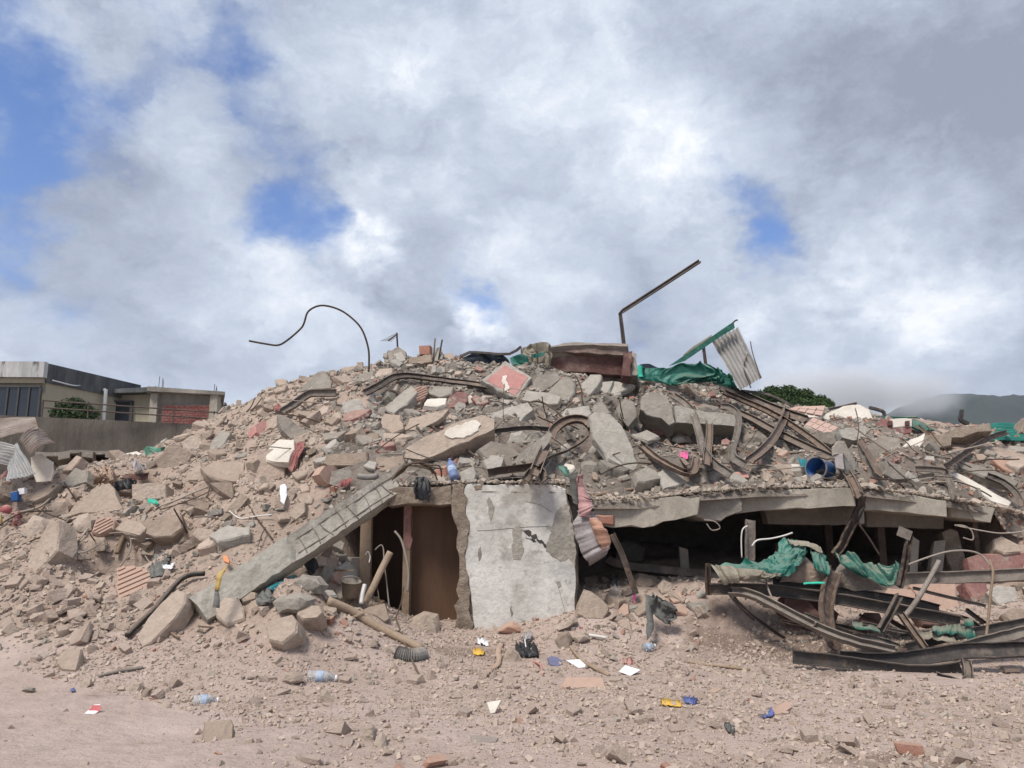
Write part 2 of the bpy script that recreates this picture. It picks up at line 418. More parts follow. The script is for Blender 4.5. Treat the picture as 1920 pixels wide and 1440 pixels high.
def tag(o, label=None, cat=None, group=None, kind=None):
    if label: o['label'] = label
    if cat: o['category'] = cat
    if group: o['group'] = group
    if kind: o['kind'] = kind
    return o


def wloc(o):
    return Vector(o.get('_w', tuple(o.location)))


WL = {}


def obj(name, verts, faces, m, parent=None, smooth=False, solid=0.0):
    """link a mesh given in world coordinates; its origin goes to the middle of its base"""
    V = np.asarray(verts, dtype=np.float64).reshape(-1, 3)
    c = V.mean(0)
    c[2] = V[:, 2].min()
    me = bpy.data.meshes.new(name)
    me.from_pydata((V - c).tolist(), [], [list(map(int, f)) for f in faces])
    if smooth:
        me.polygons.foreach_set('use_smooth', [True] * len(me.polygons))
    me.materials.append(m)
    me.update()
    o = bpy.data.objects.new(name, me)
    COL.objects.link(o)
    WL[o.name] = Vector(c)
    if parent:
        o.parent = parent
        o.location = Vector(c) - WL[parent.name]
    else:
        o.location = Vector(c)
    if solid:
        md = o.modifiers.new('thickness', 'SOLIDIFY')
        md.thickness = solid
        md.offset = 0.0
    return o


def thing(name, label, cat, loc, group=None):
    o = bpy.data.objects.new(name, None)
    o.empty_display_size = 0.2
    COL.objects.link(o)
    o.location = Vector(loc)
    WL[o.name] = Vector(loc)
    return tag(o, label, cat, group)


class MB:
    """collects shapes into one mesh"""
    def __init__(self):
        self.v, self.f = [], []

    def add(self, v, f):
        k = len(self.v)
        self.v += [tuple(p) for p in v]
        self.f += [[i + k for i in q] for q in f]
        return self

    def box(self, lo, hi):
        x0, y0, z0 = lo
        x1, y1, z1 = hi
        v = [(x0, y0, z0), (x1, y0, z0), (x1, y1, z0), (x0, y1, z0), (x0, y0, z1), (x1, y0, z1), (x1, y1, z1), (x0, y1, z1)]
        return self.add(v, [(0, 3, 2, 1), (4, 5, 6, 7), (0, 1, 5, 4), (1, 2, 6, 5), (2, 3, 7, 6), (3, 0, 4, 7)])

    def prism(self, base, top):
        n = len(base)
        f = [list(range(n))[::-1], list(range(n, 2 * n))] + [[i, (i + 1) % n, n + (i + 1) % n, n + i] for i in range(n)]
        return self.add(list(base) + list(top), f)

    def tube(self, pts, r, sides=6, r1=None):
        v, f = tube_mesh(pts, r, sides, r1)
        return self.add(v, f)

    def build(self, name, m, parent=None, smooth=False, solid=0.0):
        return obj(name, self.v, self.f, m, parent, smooth, solid)


def smooth_path(pts, n=8):
    P = [Vector(p) for p in pts]
    if len(P) < 3:
        return P
    out = []
    for i in range(len(P) - 1):
        a, b, c, d = P[max(0, i - 1)], P[i], P[i + 1], P[min(len(P) - 1, i + 2)]
        for k in range(n):
            t = k / n
            out.append(0.5 * ((2 * b) + (c - a) * t + (2 * a - 5 * b + 4 * c - d) * t * t + (3 * b - a - 3 * c + d) * t ** 3))
    out.append(P[-1])
    return out


def frames(P, up):
    up = Vector(up).normalized()
    fr = []
    for i in range(len(P)):
        t = (P[min(i + 1, len(P) - 1)] - P[max(i - 1, 0)]).normalized()
        s = t.cross(up)
        if s.length < 1e-4:
            s = t.orthogonal()
        s.normalize()
        u = s.cross(t).normalized()
        if i:                                   # keep the frame from flipping
            u0 = fr[-1][2]
            u = (u0 - t * u0.dot(t)).normalized()
            s = t.cross(u)
        fr.append((t, s, u))
    return fr


def tube_mesh(pts, r, sides=6, r1=None):
    P = [Vector(p) for p in pts]
    fr = frames(P, (0.13, 0.31, 0.94))
    v, f = [], []
    for i, p in enumerate(P):
        rr = r if r1 is None else r + (r1 - r) * i / (len(P) - 1)
        for k in range(sides):
            a = 2 * math.pi * k / sides
            v.append(p + fr[i][1] * (math.cos(a) * rr) + fr[i][2] * (math.sin(a) * rr))
    n = len(P)
    for i in range(n - 1):
        for k in range(sides):
            k2 = (k + 1) % sides
            f.append([i * sides + k, i * sides + k2, (i + 1) * sides + k2, (i + 1) * sides + k])
    f.append(list(range(sides))[::-1])
    f.append([(n - 1) * sides + k for k in range(sides)])
    return v, f


def sweep_mesh(pts, prof, up=(0, 0, 1), twist=0.0):
    """sweep a closed 2-D profile (side, up) along a path"""
    P = [Vector(p) for p in pts]
    fr = frames(P, up)
    v, f, k = [], [], len(prof)
    for i, p in enumerate(P):
        t, s, u = fr[i]
        a = twist * i / max(1, len(P) - 1)
        s2, u2 = s * math.cos(a) + u * math.sin(a), u * math.cos(a) - s * math.sin(a)
        for q in prof:
            v.append(p + s2 * q[0] + u2 * q[1])
    n = len(P)
    for i in range(n - 1):
        for j in range(k):
            j2 = (j + 1) % k
            f.append([i * k + j, i * k + j2, (i + 1) * k + j2, (i + 1) * k + j])
    f.append(list(range(k))[::-1])
    f.append([(n - 1) * k + j for j in range(k)])
    return v, f


def P_channel(w, h, t):       # C channel: web w wide at the back, flanges h deep
    return [(-w / 2, 0), (w / 2, 0), (w / 2, h), (w / 2 - t, h), (w / 2 - t, t), (-w / 2 + t, t), (-w / 2 + t, h), (-w / 2, h)]


def P_I(w, h, t):
    return [(-w / 2, -h / 2), (w / 2, -h / 2), (w / 2, -h / 2 + t), (t / 2, -h / 2 + t), (t / 2, h / 2 - t), (w / 2, h / 2 - t), (w / 2, h / 2),
            (-w / 2, h / 2), (-w / 2, h / 2 - t), (-t / 2, h / 2 - t), (-t / 2, -h / 2 + t), (-w / 2, -h / 2 + t)]


def P_L(w, h, t):
    return [(0, 0), (w, 0), (w, t), (t, t), (t, h), (0, h)]


def P_box(w, h):
    return [(-w / 2, -h / 2), (w / 2, -h / 2), (w / 2, h / 2), (-w / 2, h / 2)]


def lathe(prof, p0, p1, sides=14):
    """revolve (radius, distance along the axis) round the axis p0 -> p1"""
    p0, p1 = Vector(p0), Vector(p1)
    t = (p1 - p0).normalized()
    s = t.orthogonal().normalized()
    u = t.cross(s)
    v, f = [], []
    for r, d in prof:
        for k in range(sides):
            a = 2 * math.pi * k / sides
            v.append(p0 + t * d + s * (math.cos(a) * r) + u * (math.sin(a) * r))
    for i in range(len(prof) - 1):
        for k in range(sides):
            k2 = (k + 1) % sides
            f.append([i * sides + k, i * sides + k2, (i + 1) * sides + k2, (i + 1) * sides + k])
    f.append(list(range(sides))[::-1])
    f.append([(len(prof) - 1) * sides + k for k in range(sides)])
    return v, f


# ------------------------------------------------------------------ noise in numpy
def vnoise(x, y, seed):
    r = np.random.default_rng(seed).random((256, 256))
    xi, yi = np.floor(x).astype(int), np.floor(y).astype(int)
    fx, fy = x - xi, y - yi
    fx, fy = fx * fx * (3 - 2 * fx), fy * fy * (3 - 2 * fy)
    a, b = r[xi % 256, yi % 256], r[(xi + 1) % 256, yi % 256]
    c, d = r[xi % 256, (yi + 1) % 256], r[(xi + 1) % 256, (yi + 1) % 256]
    return (a * (1 - fx) + b * fx) * (1 - fy) + (c * (1 - fx) + d * fx) * fy - 0.5


def fbm(x, y, wl, octs, seed, gain=0.5):
    out, amp = 0, 1.0
    for i in range(octs):
        out = out + amp * vnoise(x / wl + 17.3 * i, y / wl + 9.1 * i, seed + i)
        wl, amp = wl / 2.03, amp * gain
    return out


def sstep(a, b, x):
    t = np.clip((x - a) / (b - a), 0, 1)
    return t * t * (3 - 2 * t)


# ------------------------------------------------------------------ the terrain
def tps(points, lam=0.02):
    P = np.array(points, float)
    n = len(P)
    d = np.hypot(P[:, None, 0] - P[None, :, 0], P[:, None, 1] - P[None, :, 1])
    K = np.where(d > 0, d * d * np.log(d + 1e-9), 0) + lam * np.eye(n)
    Q = np.c_[np.ones(n), P[:, :2]]
    A = np.block([[K, Q], [Q.T, np.zeros((3, 3))]])
    s = np.linalg.solve(A, np.r_[P[:, 2], 0, 0, 0])

    def ev(x, y):
        sh = x.shape
        x, y = x.ravel(), y.ravel()
        out = s[n] + s[n + 1] * x + s[n + 2] * y
        for i in range(n):
            r2 = (x - P[i, 0]) ** 2 + (y - P[i, 1]) ** 2 + 1e-12
            out += s[i] * 0.5 * r2 * np.log(r2)
        return out.reshape(sh)
    return ev


def A3(px, py, Y):
    return tuple(at(px, py, Y))


EDGE = [A3(*p) for p in [(640, 905, 11.0), (700, 905, 10.95), (760, 912, 10.85), (870, 906, 10.8), (1060, 908, 10.8), (1112, 938, 11.0), (1200, 938, 11.0), (1310, 923, 11.1),
                         (1420, 916, 11.25), (1600, 914, 11.5), (1700, 926, 11.6), (1780, 938, 11.7), (1865, 952, 11.9), (1960, 975, 12.1), (2200, 990, 12.4)]]
EX, EY, EZ = [np.array(c) for c in zip(*EDGE)]


def yf(x): return np.interp(x, EX, EY)


def zf(x): return np.interp(x, EX, EZ)


X_DOOR, X_END = A3(690, 1000, 10.9)[0], A3(1875, 960, 11.9)[0]
LEFT = [A3(*p) for p in [
    (0, 1100, 10.5), (0, 1000, 12), (0, 900, 13.3), (100, 1150, 9.9), (100, 960, 12.3), (100, 880, 14.5), (200, 1100, 10.3), (200, 1000, 11.6), (200, 905, 13.2), (200, 868, 15.5),
    (300, 1150, 9.6), (300, 1000, 11.5), (300, 900, 13.2), (300, 850, 15.2), (400, 1200, 9.0), (400, 1150, 9.5), (400, 1000, 11), (400, 900, 12.3), (395, 815, 15.2), (440, 792, 15.6),
    (500, 1100, 9.8), (500, 900, 12), (500, 800, 14.6), (520, 752, 16), (600, 1000, 10.7), (600, 900, 11.6), (600, 800, 13.6), (600, 704, 16.6),
    (680, 940, 11.0), (690, 890, 11.4), (700, 800, 13.2), (690, 697, 16.8), (560, 1060, 10.2)]]
LEFT += [(-13, 19, 1.2), (-10, 19, 1.6), (-8, 19, 3.4), (-6.5, 21, 3.4), (-4, 21, 4.2), (-18, 14, 2.0), (-18, 10, .8), (-18, 20, 1.0), (-12, 26, .3), (-5, 28, .8), (-22, 12, 1.2), (-22, 20, .8)]
LEFT += [(x, y, 0) for x, y in [(-10, 8.2), (-8, 8.2), (-6, 8.6), (-5.2, 8.0), (-4, 7.9), (-3, 8.0), (-7, 6.5), (-4, 6), (-12, 6), (-14, 8.5), (-18, 7), (-2.5, 7.6), (-2.4, 5)]]
UP = [A3(*p) for p in [
    (770, 875, 11.6), (850, 870, 11.7), (800, 800, 13.2), (900, 860, 12.0), (900, 800, 13.3), (780, 676, 17.2), (860, 680, 17.5), (850, 740, 15.0), (950, 745, 15.0), (950, 690, 17.2),
    (1000, 870, 11.9), (1000, 800, 13.3), (1000, 720, 15.6), (1050, 695, 17.0), (1170, 706, 16.8), (1100, 840, 12.6), (1100, 780, 13.9), (1100, 740, 15.2), (1250, 890, 11.8), (1250, 850, 12.8),
    (1230, 760, 15.2), (1250, 722, 16.8), (1350, 890, 11.9), (1350, 845, 13.2), (1350, 800, 15.6), (1380, 735, 17.2), (1480, 880, 12.2), (1480, 830, 13.7), (1490, 775, 16.6),
    (1600, 885, 12.3), (1600, 830, 13.8), (1600, 790, 16.5), (1700, 890, 12.4), (1720, 840, 13.9), (1740, 800, 16.6), (1800, 890, 12.8), (1820, 830, 15), (1900, 905, 12.9), (1900, 860, 14.6), (1900, 815, 17.5),
    (2050, 900, 13), (2050, 830, 17)]]
UP += list(EDGE[1:])
UP += [(0, 21, 4.8), (3, 21, 4.8), (6, 21, 3.9), (10, 21, 3.2), (14, 21, 2.4), (0, 27, 1.2), (6, 27, 1.2), (12, 27, .8), (14, 14, 1.6), (18, 15, .6), (18, 20, .6)]
RIGHT = [A3(*p) for p in [(1895, 1010, 11.9), (1930, 1060, 11.4), (1930, 1150, 10.5)]] + [(7.6, 10.2, 0.25), (8.5, 9.5, 0.1), (11, 10, .3), (9.5, 11.2, 1.0), (14, 10, 0), (12, 7, 0), (18, 9, 0)]
HMf = tps(LEFT + UP + RIGHT)
LOW = [A3(*p) for p in [(600, 1200, 9.2), (700, 1150, 10.0), (600, 1130, 10), (780, 1180, 10.2), (860, 1195, 10.3), (960, 1190, 10.4), (1080, 1165, 10.4), (1150, 1140, 10.9), (1200, 1120, 11.3),
                        (1240, 1150, 10.9), (1300, 1132, 10.9), (1370, 1123, 10.9), (1425, 1170, 10.5), (1250, 1205, 10.1), (1380, 1200, 10.1),
                        (1200, 1090, 12.6), (1400, 1085, 13), (1600, 1090, 12.6), (1800, 1085, 12.3), (770, 1160, 11.4), (830, 1160, 11.4), (770, 1150, 12.6), (700, 1120, 11.3),
                        (1600, 1195, 10.2), (1700, 1150, 11), (1800, 1135, 10.9), (1900, 1140, 10.6), (1900, 1235, 9.1), (1500, 1195, 10.2),
                        (520, 1190, 8.95), (430, 1190, 9.1), (330, 1180, 9.2)]]
LOW += [(x, y, 0) for x, y in [(-3, 8), (-1.5, 8.2), (0, 8.4), (2, 8.6), (4, 8.6), (6, 8.6), (9, 8.4), (-4, 6), (0, 6), (4, 6), (8, 6), (-6, 8.3), (0, 9.3), (1.2, 9.4), (12, 8), (-8, 8)]]
LOW += [(x, 16.0, 1.0) for x in (-2, 1, 4, 7, 10)] + [(x, 22, .8) for x in (-2, 3, 8)] + [(x, 3, 0) for x in (-8, 0, 8)] + [(-6, 11, 1.5), (-8, 14, 2.0)]
HFf = tps(LOW)

GX = np.arange(-24, 20.01, 0.07)
GY = np.arange(2.0, 30.01, 0.07)
gx, gy = np.meshgrid(GX, GY, indexing='ij')
HM, HF = HMf(gx, gy), HFf(gx, gy)
HF = np.where(gy < 8.0, HF * sstep(6.3, 8.0, gy), HF)
HM = np.maximum(HM, -0.02)
HF = np.maximum(HF, -0.02)
in_left = 1 - sstep(X_DOOR - 0.75, X_DOOR + 0.02, gx)
in_right = sstep(X_END - 0.1, X_END + 0.5, gx)
H0 = HF * (1 - np.maximum(in_left, in_right)) + HM * np.maximum(in_left, in_right)
# large soft lumps everywhere, sharper ones on the rubble
amp = 0.02 + 0.12 * sstep(0.05, 0.8, H0)
lump = fbm(gx, gy, 1.3, 6, 11, 0.55)
GL = H0 + amp * lump * 1.7 + 0.018 * fbm(gx, gy, .5, 4, 31)
for px, py, Y, rx, ry, dp_ in ((238, 1030, 11.2, .5, .35, .55), (330, 1012, 11.4, .4, .3, .5), (90, 940, 12.6, .4, .3, .4), (240, 900, 13.3, .5, .35, .5), (120, 895, 13.6, .6, .4, .5), (190, 1045, 11.1, .3, .3, .4), (400, 930, 12.1, .35, .3, .35),
                               (40, 905, 13.0, .6, .4, .6), (330, 925, 12.6, .35, .3, .3), (595, 1075, 10.2, .35, .25, .35), (520, 890, 12.2, .3, .25, .35)):
    c_ = at(px, py, Y)
    GL = GL - dp_ * np.exp(-(((gx - c_.x) / rx) ** 4 + ((gy - Y) / ry) ** 4))
c_ = at(1335, 1150, 10.6)                                # smooth bank of earth in front of the cavity
GL = GL + .30 * np.exp(-(((gx - c_.x) / .95) ** 2 + ((gy - 10.6) / .42) ** 2))
dune = 0.30 * np.exp(-(((gx + 2.25) / .62) ** 2 + ((gy - 9.3) / .5) ** 2)) * 0.8      # little heap of soil in front of the door
GL = GL + dune + 0.10 * sstep(0.0, 0.5, fbm(gx, gy, 2.6, 3, 77) + .12) * sstep(-4.2, -2.6, gx) * sstep(8.6, 7.2, gy) * 0.6
GU = HM + 0.16 * fbm(gx, gy, 1.1, 6, 51, .58) * 1.8
GU = GU + .10 * (0.5 - 2.2 * np.abs(fbm(gx, gy, .7, 3, 61))) * sstep(.3, 1.2, gy - yf(gx))
for px, py, Y, rx, ry, dp_ in ((1285, 812, 14.6, 1.0, .75, 1.5), (1195, 806, 14.3, .5, .5, .8), (1160, 742, 16.2, .45, .5, .6), (1180, 735, 16.2, .3, .5, .5), (1560, 825, 14.2, .5, .5, .7), (925, 850, 13.0, .5, .4, .5),
                               (1490, 845, 13.6, .5, .45, .6), (760, 770, 14.5, .4, .4, .4), (560, 815, 14.2, .35, .35, .4), (1090, 850, 12.9, .45, .4, .5)):
    c_ = at(px, py, Y)
    GU = GU - dp_ * np.exp(-(((gx - c_.x) / rx) ** 4 + ((gy - Y) / ry) ** 4))
GU = np.where(gy < yf(gx) + .45, np.minimum(HM - .03 + (GU - HM) * .25, GU * .6 + HM * .4), GU)


def samp(G, x, y):
    fx = np.clip((np.asarray(x, float) - GX[0]) / 0.07, 0, len(GX) - 1.001)
    fy = np.clip((np.asarray(y, float) - GY[0]) / 0.07, 0, len(GY) - 1.001)
    i, j = fx.astype(int), fy.astype(int)
    a, b = fx - i, fy - j
    return (G[i, j] * (1 - a) + G[i + 1, j] * a) * (1 - b) + (G[i, j + 1] * (1 - a) + G[i + 1, j + 1] * a) * b


X_U0 = X_DOOR - 0.95


def has_upper(x, y):
    return (x > X_U0) & (y > yf(x))


def height(x, y):
    """top surface"""
    return np.where(has_upper(np.asarray(x), np.asarray(y)), np.maximum(samp(GU, x, y), samp(GL, x, y)), samp(GL, x, y))


def hit(px, py, y0=4.0, y1=29.0):
    """depth at which the sight line through a pixel meets the rubble"""
    a, b = ray(px, py)
    ys = np.arange(y0, y1, 0.03)
    x, z = a * ys, EYE + b * ys
    lo = z < samp(GL, x, ys)
    up = has_upper(x, ys) & (z < samp(GU, x, ys)) & (z > zf(x) - 0.42)
    k = np.nonzero(lo | up)[0]
    return float(ys[k[0]]) if len(k) else 18.0


def pt(px, py, off=0.0, Y=None):
    return at(px, py, (hit(px, py) if Y is None else Y) - off)


# ------------------------------------------------------------------ ground, mound, hill
def grid_faces(keep, n1):
    i, j = np.nonzero(keep)
    return np.c_[i * n1 + j, (i + 1) * n1 + j, (i + 1) * n1 + j + 1, i * n1 + j + 1]


def big_mesh(name, V, Fq, m, smooth=True):
    """from numpy arrays: V (n,3), Fq (k,3 or 4); unused vertices are dropped"""
    used = np.zeros(len(V), bool)
    used[Fq.ravel()] = True
    idx = np.cumsum(used) - 1
    V, Fq = V[used], idx[Fq]
    me = bpy.data.meshes.new(name)
    k, s = Fq.shape
    me.vertices.add(len(V))
    me.vertices.foreach_set('co', V.astype(np.float32).ravel())
    me.loops.add(k * s)
    me.loops.foreach_set('vertex_index', Fq.astype(np.int32).ravel())
    me.polygons.add(k)
    me.polygons.foreach_set('loop_start', np.arange(0, k * s, s, dtype=np.int32))
    me.polygons.foreach_set('use_smooth', np.full(k, smooth))
    me.materials.append(m)
    me.update(calc_edges=True)
    me.validate()
    o = bpy.data.objects.new(name, me)
    COL.objects.link(o)
    WL[o.name] = Vector((0, 0, 0))
    return o


# the ground runs on to the horizon: fine steps near the heap, growing steps beyond
ext = np.array([1, 2.5, 5, 10, 20, 40, 80, 160, 320, 640, 1300, 2500.0])
XS = np.r_[GX[0] - ext[::-1], GX, GX[-1] + ext]
YS = np.r_[GY[0] - ext[::-1], GY, GY[-1] + ext]
xs, ys = np.meshgrid(XS, YS, indexing='ij')
fade = sstep(-24, -20, xs) * sstep(20, 16, xs) * sstep(30, 27, ys) * sstep(2.0, 2.6, ys)
zs = samp(GL, xs, ys) * fade
zb = samp(H0, xs, ys) * fade
V = np.c_[xs.ravel(), ys.ravel(), zs.ravel()]
n1 = len(YS)
zc = (zb[:-1, :-1] + zb[1:, 1:]) / 2
xc, yc = (xs[:-1, :-1] + xs[1:, 1:]) / 2, (ys[:-1, :-1] + ys[1:, 1:]) / 2
is_mound = (zc > 0.30 + 0.1 * fbm(xc, yc, 1.0, 3, 5)) & ((xc < X_DOOR + .3) | (xc > X_END - .3))
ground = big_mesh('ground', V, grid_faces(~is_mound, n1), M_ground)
tag(ground, 'dusty tan earth ground scattered with small stones', kind='structure')
mound = big_mesh('rubble_mound', V, grid_faces(is_mound, n1), M_soil)
tag(mound, 'tan dusty earth body of the rubble heap', kind='stuff')
# upper part of the heap, lying on the collapsed floor slab
ku = has_upper(gx, gy) & (gx < 18)
ku = ku[:-1, :-1] & ku[1:, 1:] & ku[1:, :-1] & ku[:-1, 1:] & ((GU[:-1, :-1] > 0.3) | (gy[:-1, :-1] < 14))
Vu = np.c_[gx.ravel(), gy.ravel(), GU.ravel()]
M_upper = mat('grey_rubble_soil', [(.11, .095, .08), (.18, .155, .13), (.26, .222, .19), (.20, .14, .12)], scale=1.3, bump=.8, bscale=9, mottle=.25)
upper = big_mesh('rubble_mound', Vu, grid_faces(ku, len(GY)), M_upper)
tag(upper, 'grey brown upper body of the rubble heap above the slab', kind='stuff')

# crumbly lip where the heap meets the broken edge of the slab
lx = np.arange(EX[1] - .05, EX[-3], .05)
LV = []
for i, x in enumerate(lx):
    j1, j2 = float(fbm(np.array([x]), np.array([1.0]), .3, 4, 3)[0]), float(fbm(np.array([x]), np.array([5.0]), .22, 4, 8)[0])
    y0, z0 = float(yf(x)), float(zf(x))
    zz = float(samp(GU, x, y0 + .5))
    LV += [(x, y0 - .10 + .06 * j1, z0 - .12), (x, y0 - .04 + .10 * j1, z0 - .05 + .05 * j2), (x, y0 + .06 + .08 * j2, z0 - .01 + .10 * j1), (x, y0 + .24, z0 + .02 + .14 * j2 + (zz - z0) * .3), (x, y0 + .55, zz - .02)]
LV = np.array(LV)
q_ = np.arange(len(lx) - 1)[:, None] * 5 + np.arange(4)[None]
q_ = q_.ravel()
lip = big_mesh('rubble_mound', LV, np.stack([q_, q_ + 5, q_ + 6, q_ + 1], 1), M_upper, smooth=False)
tag(lip, 'crumbly dirt lip along the top of the broken floor slab edge', kind='stuff')

# far hill, partly in low cloud
HY = 900.0
prof = [(1350, 850), (1480, 835), (1580, 808), (1650, 778), (1720, 752), (1780, 738), (1830, 742), (1860, 747), (1890, 744), (1930, 752), (2050, 778), (2300, 815), (2600, 850)]
hx = np.arange(-300, 1400, 6.0)
hy = np.arange(560, 1240, 10.0)
hgx, hgy = np.meshgrid(hx, hy, indexing='ij')
pxs = np.array([at(p[0], p[1], HY)[0] for p in prof])
pzs = np.array([at(p[0], p[1], HY)[2] for p in prof])
hz = np.interp(hgx, pxs, pzs, left=0, right=0) * np.exp(-((hgy - HY) / 170.0) ** 2)
hz += (4 * fbm(hgx, hgy, 60, 4, 91) + 4.5 * np.abs(fbm(hgx, hgy, 12, 2, 95, .7))) * sstep(5, 60, hz) - 2
hill = big_mesh('hill', np.c_[hgx.ravel(), hgy.ravel(), hz.ravel()], grid_faces(np.ones((len(hx) - 1, len(hy) - 1), bool), len(hy)), M_hill)
tag(hill, 'dark forested hill far behind, its top in low cloud', kind='structure')


# low cloud clinging to the hill top, and the air
def volume(name, m_col, dens, aniso=0.0):
    m = bpy.data.materials.new(name)
    m.use_nodes = True
    t = m.node_tree
    t.nodes.clear()
    pv = t.nodes.new('ShaderNodeVolumePrincipled')
    pv.inputs['Color'].default_value = (*m_col, 1)
    pv.inputs['Density'].default_value = dens
    pv.inputs['Anisotropy'].default_value = aniso
    t.links.new(pv.outputs[0], t.nodes.new('ShaderNodeOutputMaterial').inputs['Volume'])
    return m


FC = at(1610, 738, 800)
FR = Vector((150, 70, 34))
m = bpy.data.materials.new('low_cloud')
m.use_nodes = True
m.node_tree.nodes.clear()
t = NT(m.node_tree)
ps = t.n('ShaderNodeNewGeometry').outputs['Position']
q_ = t.vm('DIVIDE', t.vm('SUBTRACT', ps, tuple(FC)), tuple(FR))
ns = t.noise(ps, .022, 3, .55).outputs['Fac']
fall = t.mr(t.math('ADD', t.vm('LENGTH', q_), t.math('MULTIPLY', t.math('SUBTRACT', ns, .5), 1.1)), .95, .25)
pv = t.n('ShaderNodeVolumePrincipled')
pv.inputs['Color'].default_value = (.93, .94, .96, 1)
t.l(t.math('MULTIPLY', fall, .035), pv.inputs['Density'])
t.l(pv.outputs[0], t.n('ShaderNodeOutputMaterial').inputs['Volume'])
bm = bmesh.new()
bmesh.ops.create_icosphere(bm, subdivisions=4, radius=1.0, matrix=Matrix.Translation(FC) @ Matrix.Diagonal((*(FR * 1.12), 1)))
fog = obj('low_cloud', [v_.co[:] for v_ in bm.verts], [[v_.index for v_ in f_.verts] for f_ in bm.faces], m, smooth=True)
bm.free()
tag(fog, 'grey low cloud hiding the top of the far hill', kind='stuff')
M_air = volume('air', (.72, .84, 1.0), .00019)
zt = max(float(hz.max()), max((fog.matrix_world @ Vector(b_)).z for b_ in fog.bound_box)) + 30
az = MB().box((-2700, -2700, -1.2), (2700, 2700, zt + WL[fog.name].z)).build('haze', M_air)
tag(az, 'thin bluish haze in the air', kind='stuff')


# ------------------------------------------------------------------ background: retaining wall, terrace, house
def wall_quad(mb, a, b, z0, z1, t=(0, .25)):
    """upright slab between two ground points, thickness given as a vector"""
    base = [(a[0], a[1], z0), (b[0], b[1], z0), (b[0] + t[0], b[1] + t[1], z0), (a[0] + t[0], a[1] + t[1], z0)]
    return mb.prism(base, [(p[0], p[1], z1) for p in base])


WA, WB = at(-160, 772, 19.6), at(470, 800, 22.4)
ZT = at(82, 776, 20.1).z
ZTB = at(470, 800, 22.4).z
mb = MB()
base = [(WA.x, WA.y, -.2), (WB.x, WB.y, -.2), (WB.x, WB.y + .3, -.2), (WA.x, WA.y + .3, -.2)]
mb.prism(base, [(WA.x, WA.y, ZT), (WB.x, WB.y, ZTB), (WB.x, WB.y + .3, ZTB), (WA.x, WA.y + .3, ZT)])
rw = mb.build('retaining_wall', M_retain)
tag(rw, 'long dirty brown retaining wall behind the left of the rubble', 'wall')
terr = MB().prism([(WA.x, WA.y + .31, -.2), (WB.x, WB.y + .31, -.2), (WB.x + 1, 44, -.2), (WA.x - 14, 44, -.2)],
                  [(WA.x, WA.y + .31, ZT - .15), (WB.x, WB.y + .31, ZTB - .1), (WB.x + 1, 44, ZTB - .1), (WA.x - 14, 44, ZT - .15)]).build('terrace', M_greywall)
tag(terr, 'raised terrace behind the retaining wall', kind='structure')

rl = thing('railing', 'thin two bar rusty railing along the top of the retaining wall', 'railing', (WA.x, WA.y + .1, ZT))
Ra, Rb = Vector((at(78, 760, 20.2).x, 20.25, ZT)), Vector((WB.x, WB.y + .12, ZTB))
for hgt in (.17, .36):
    MB().tube([Ra + Vector((0, 0, hgt + .02)), Rb + Vector((0, 0, hgt))], .022, 5).build('rail', M_rail, rl)
for k in range(6):
    p = Ra.lerp(Rb, k / 5)
    MB().tube([p + Vector((0, 0, -.02)), p + Vector((0, 0, .40))], .02, 5).build('post', M_rail, rl)

# house: front wing (window), side wall running back, low wing with dark opening, bare block annex
hs = thing('house', 'cream flat roofed house with black stained parapet up on the terrace', 'house', (-17, 26, ZT - .2))
zg = ZT - .3
c0, c1 = at(92, 681, 26), at(262, 722, 30.2)          # top corners of the parapet
cl_ = Vector((c0.x - 14, 25.6, 0))
zr0, zr1 = at(92, 711, 26).z, at(92, 681, 26).z
MB().prism([(cl_.x, cl_.y, zg), (c0.x - .03, 26.02, zg), (c1.x - .03, 30.2, zg), (c1.x - 14, 31, zg)],
           [(cl_.x, cl_.y, zr0), (c0.x - .03, 26.02, zr0), (c1.x - .03, 30.2, zr0), (c1.x - 14, 31, zr0)]).build('wall', M_cream, hs)
wall_quad(MB(), (cl_.x, cl_.y - .3), (c0.x + .02, 25.72), zr0 + .02, zr1, (0, .22)).build('parapet', M_parapetw, hs)
wall_quad(MB(), (c0.x + .02, 25.95), (c1.x + .05, 30.2), zr0 - .12, zr1 - .02, (-.22, 0)).build('parapet', M_parapet, hs)
wall_quad(MB(), (cl_.x, cl_.y - .16), (c0.x - .05, 25.86), zr0 - .16, zr0 + .01, (0, .12)).build('fascia', M_cream, hs)
# wide dark window in the front wing
wx1, wz0, wz1 = at(81, 735, 25.85).x, at(60, 790, 25.85).z, at(60, 728, 25.85).z
wx0 = at(-120, 735, 25.85).x
fr_ = MB()
for k in range(11):
    x = wx1 + (wx0 - wx1) * k / 10
    fr_.box((x - .03, 25.66, wz0), (x + .03, 25.76, wz1))
fr_.box((wx0, 25.65, wz1), (wx1, 25.77, wz1 + .07))
fr_.box((wx0, 25.65, wz0 - .07), (wx1, 25.77, wz0))
wfr = fr_.build('window', M_frame, hs)
for k in range(10):
    x, x2 = wx1 + (wx0 - wx1) * (k + 1) / 10 + .03, wx1 + (wx0 - wx1) * k / 10 - .03
    MB().box((x, 25.70, wz0), (x2, 25.72, wz1)).build('pane', M_glass, wfr)
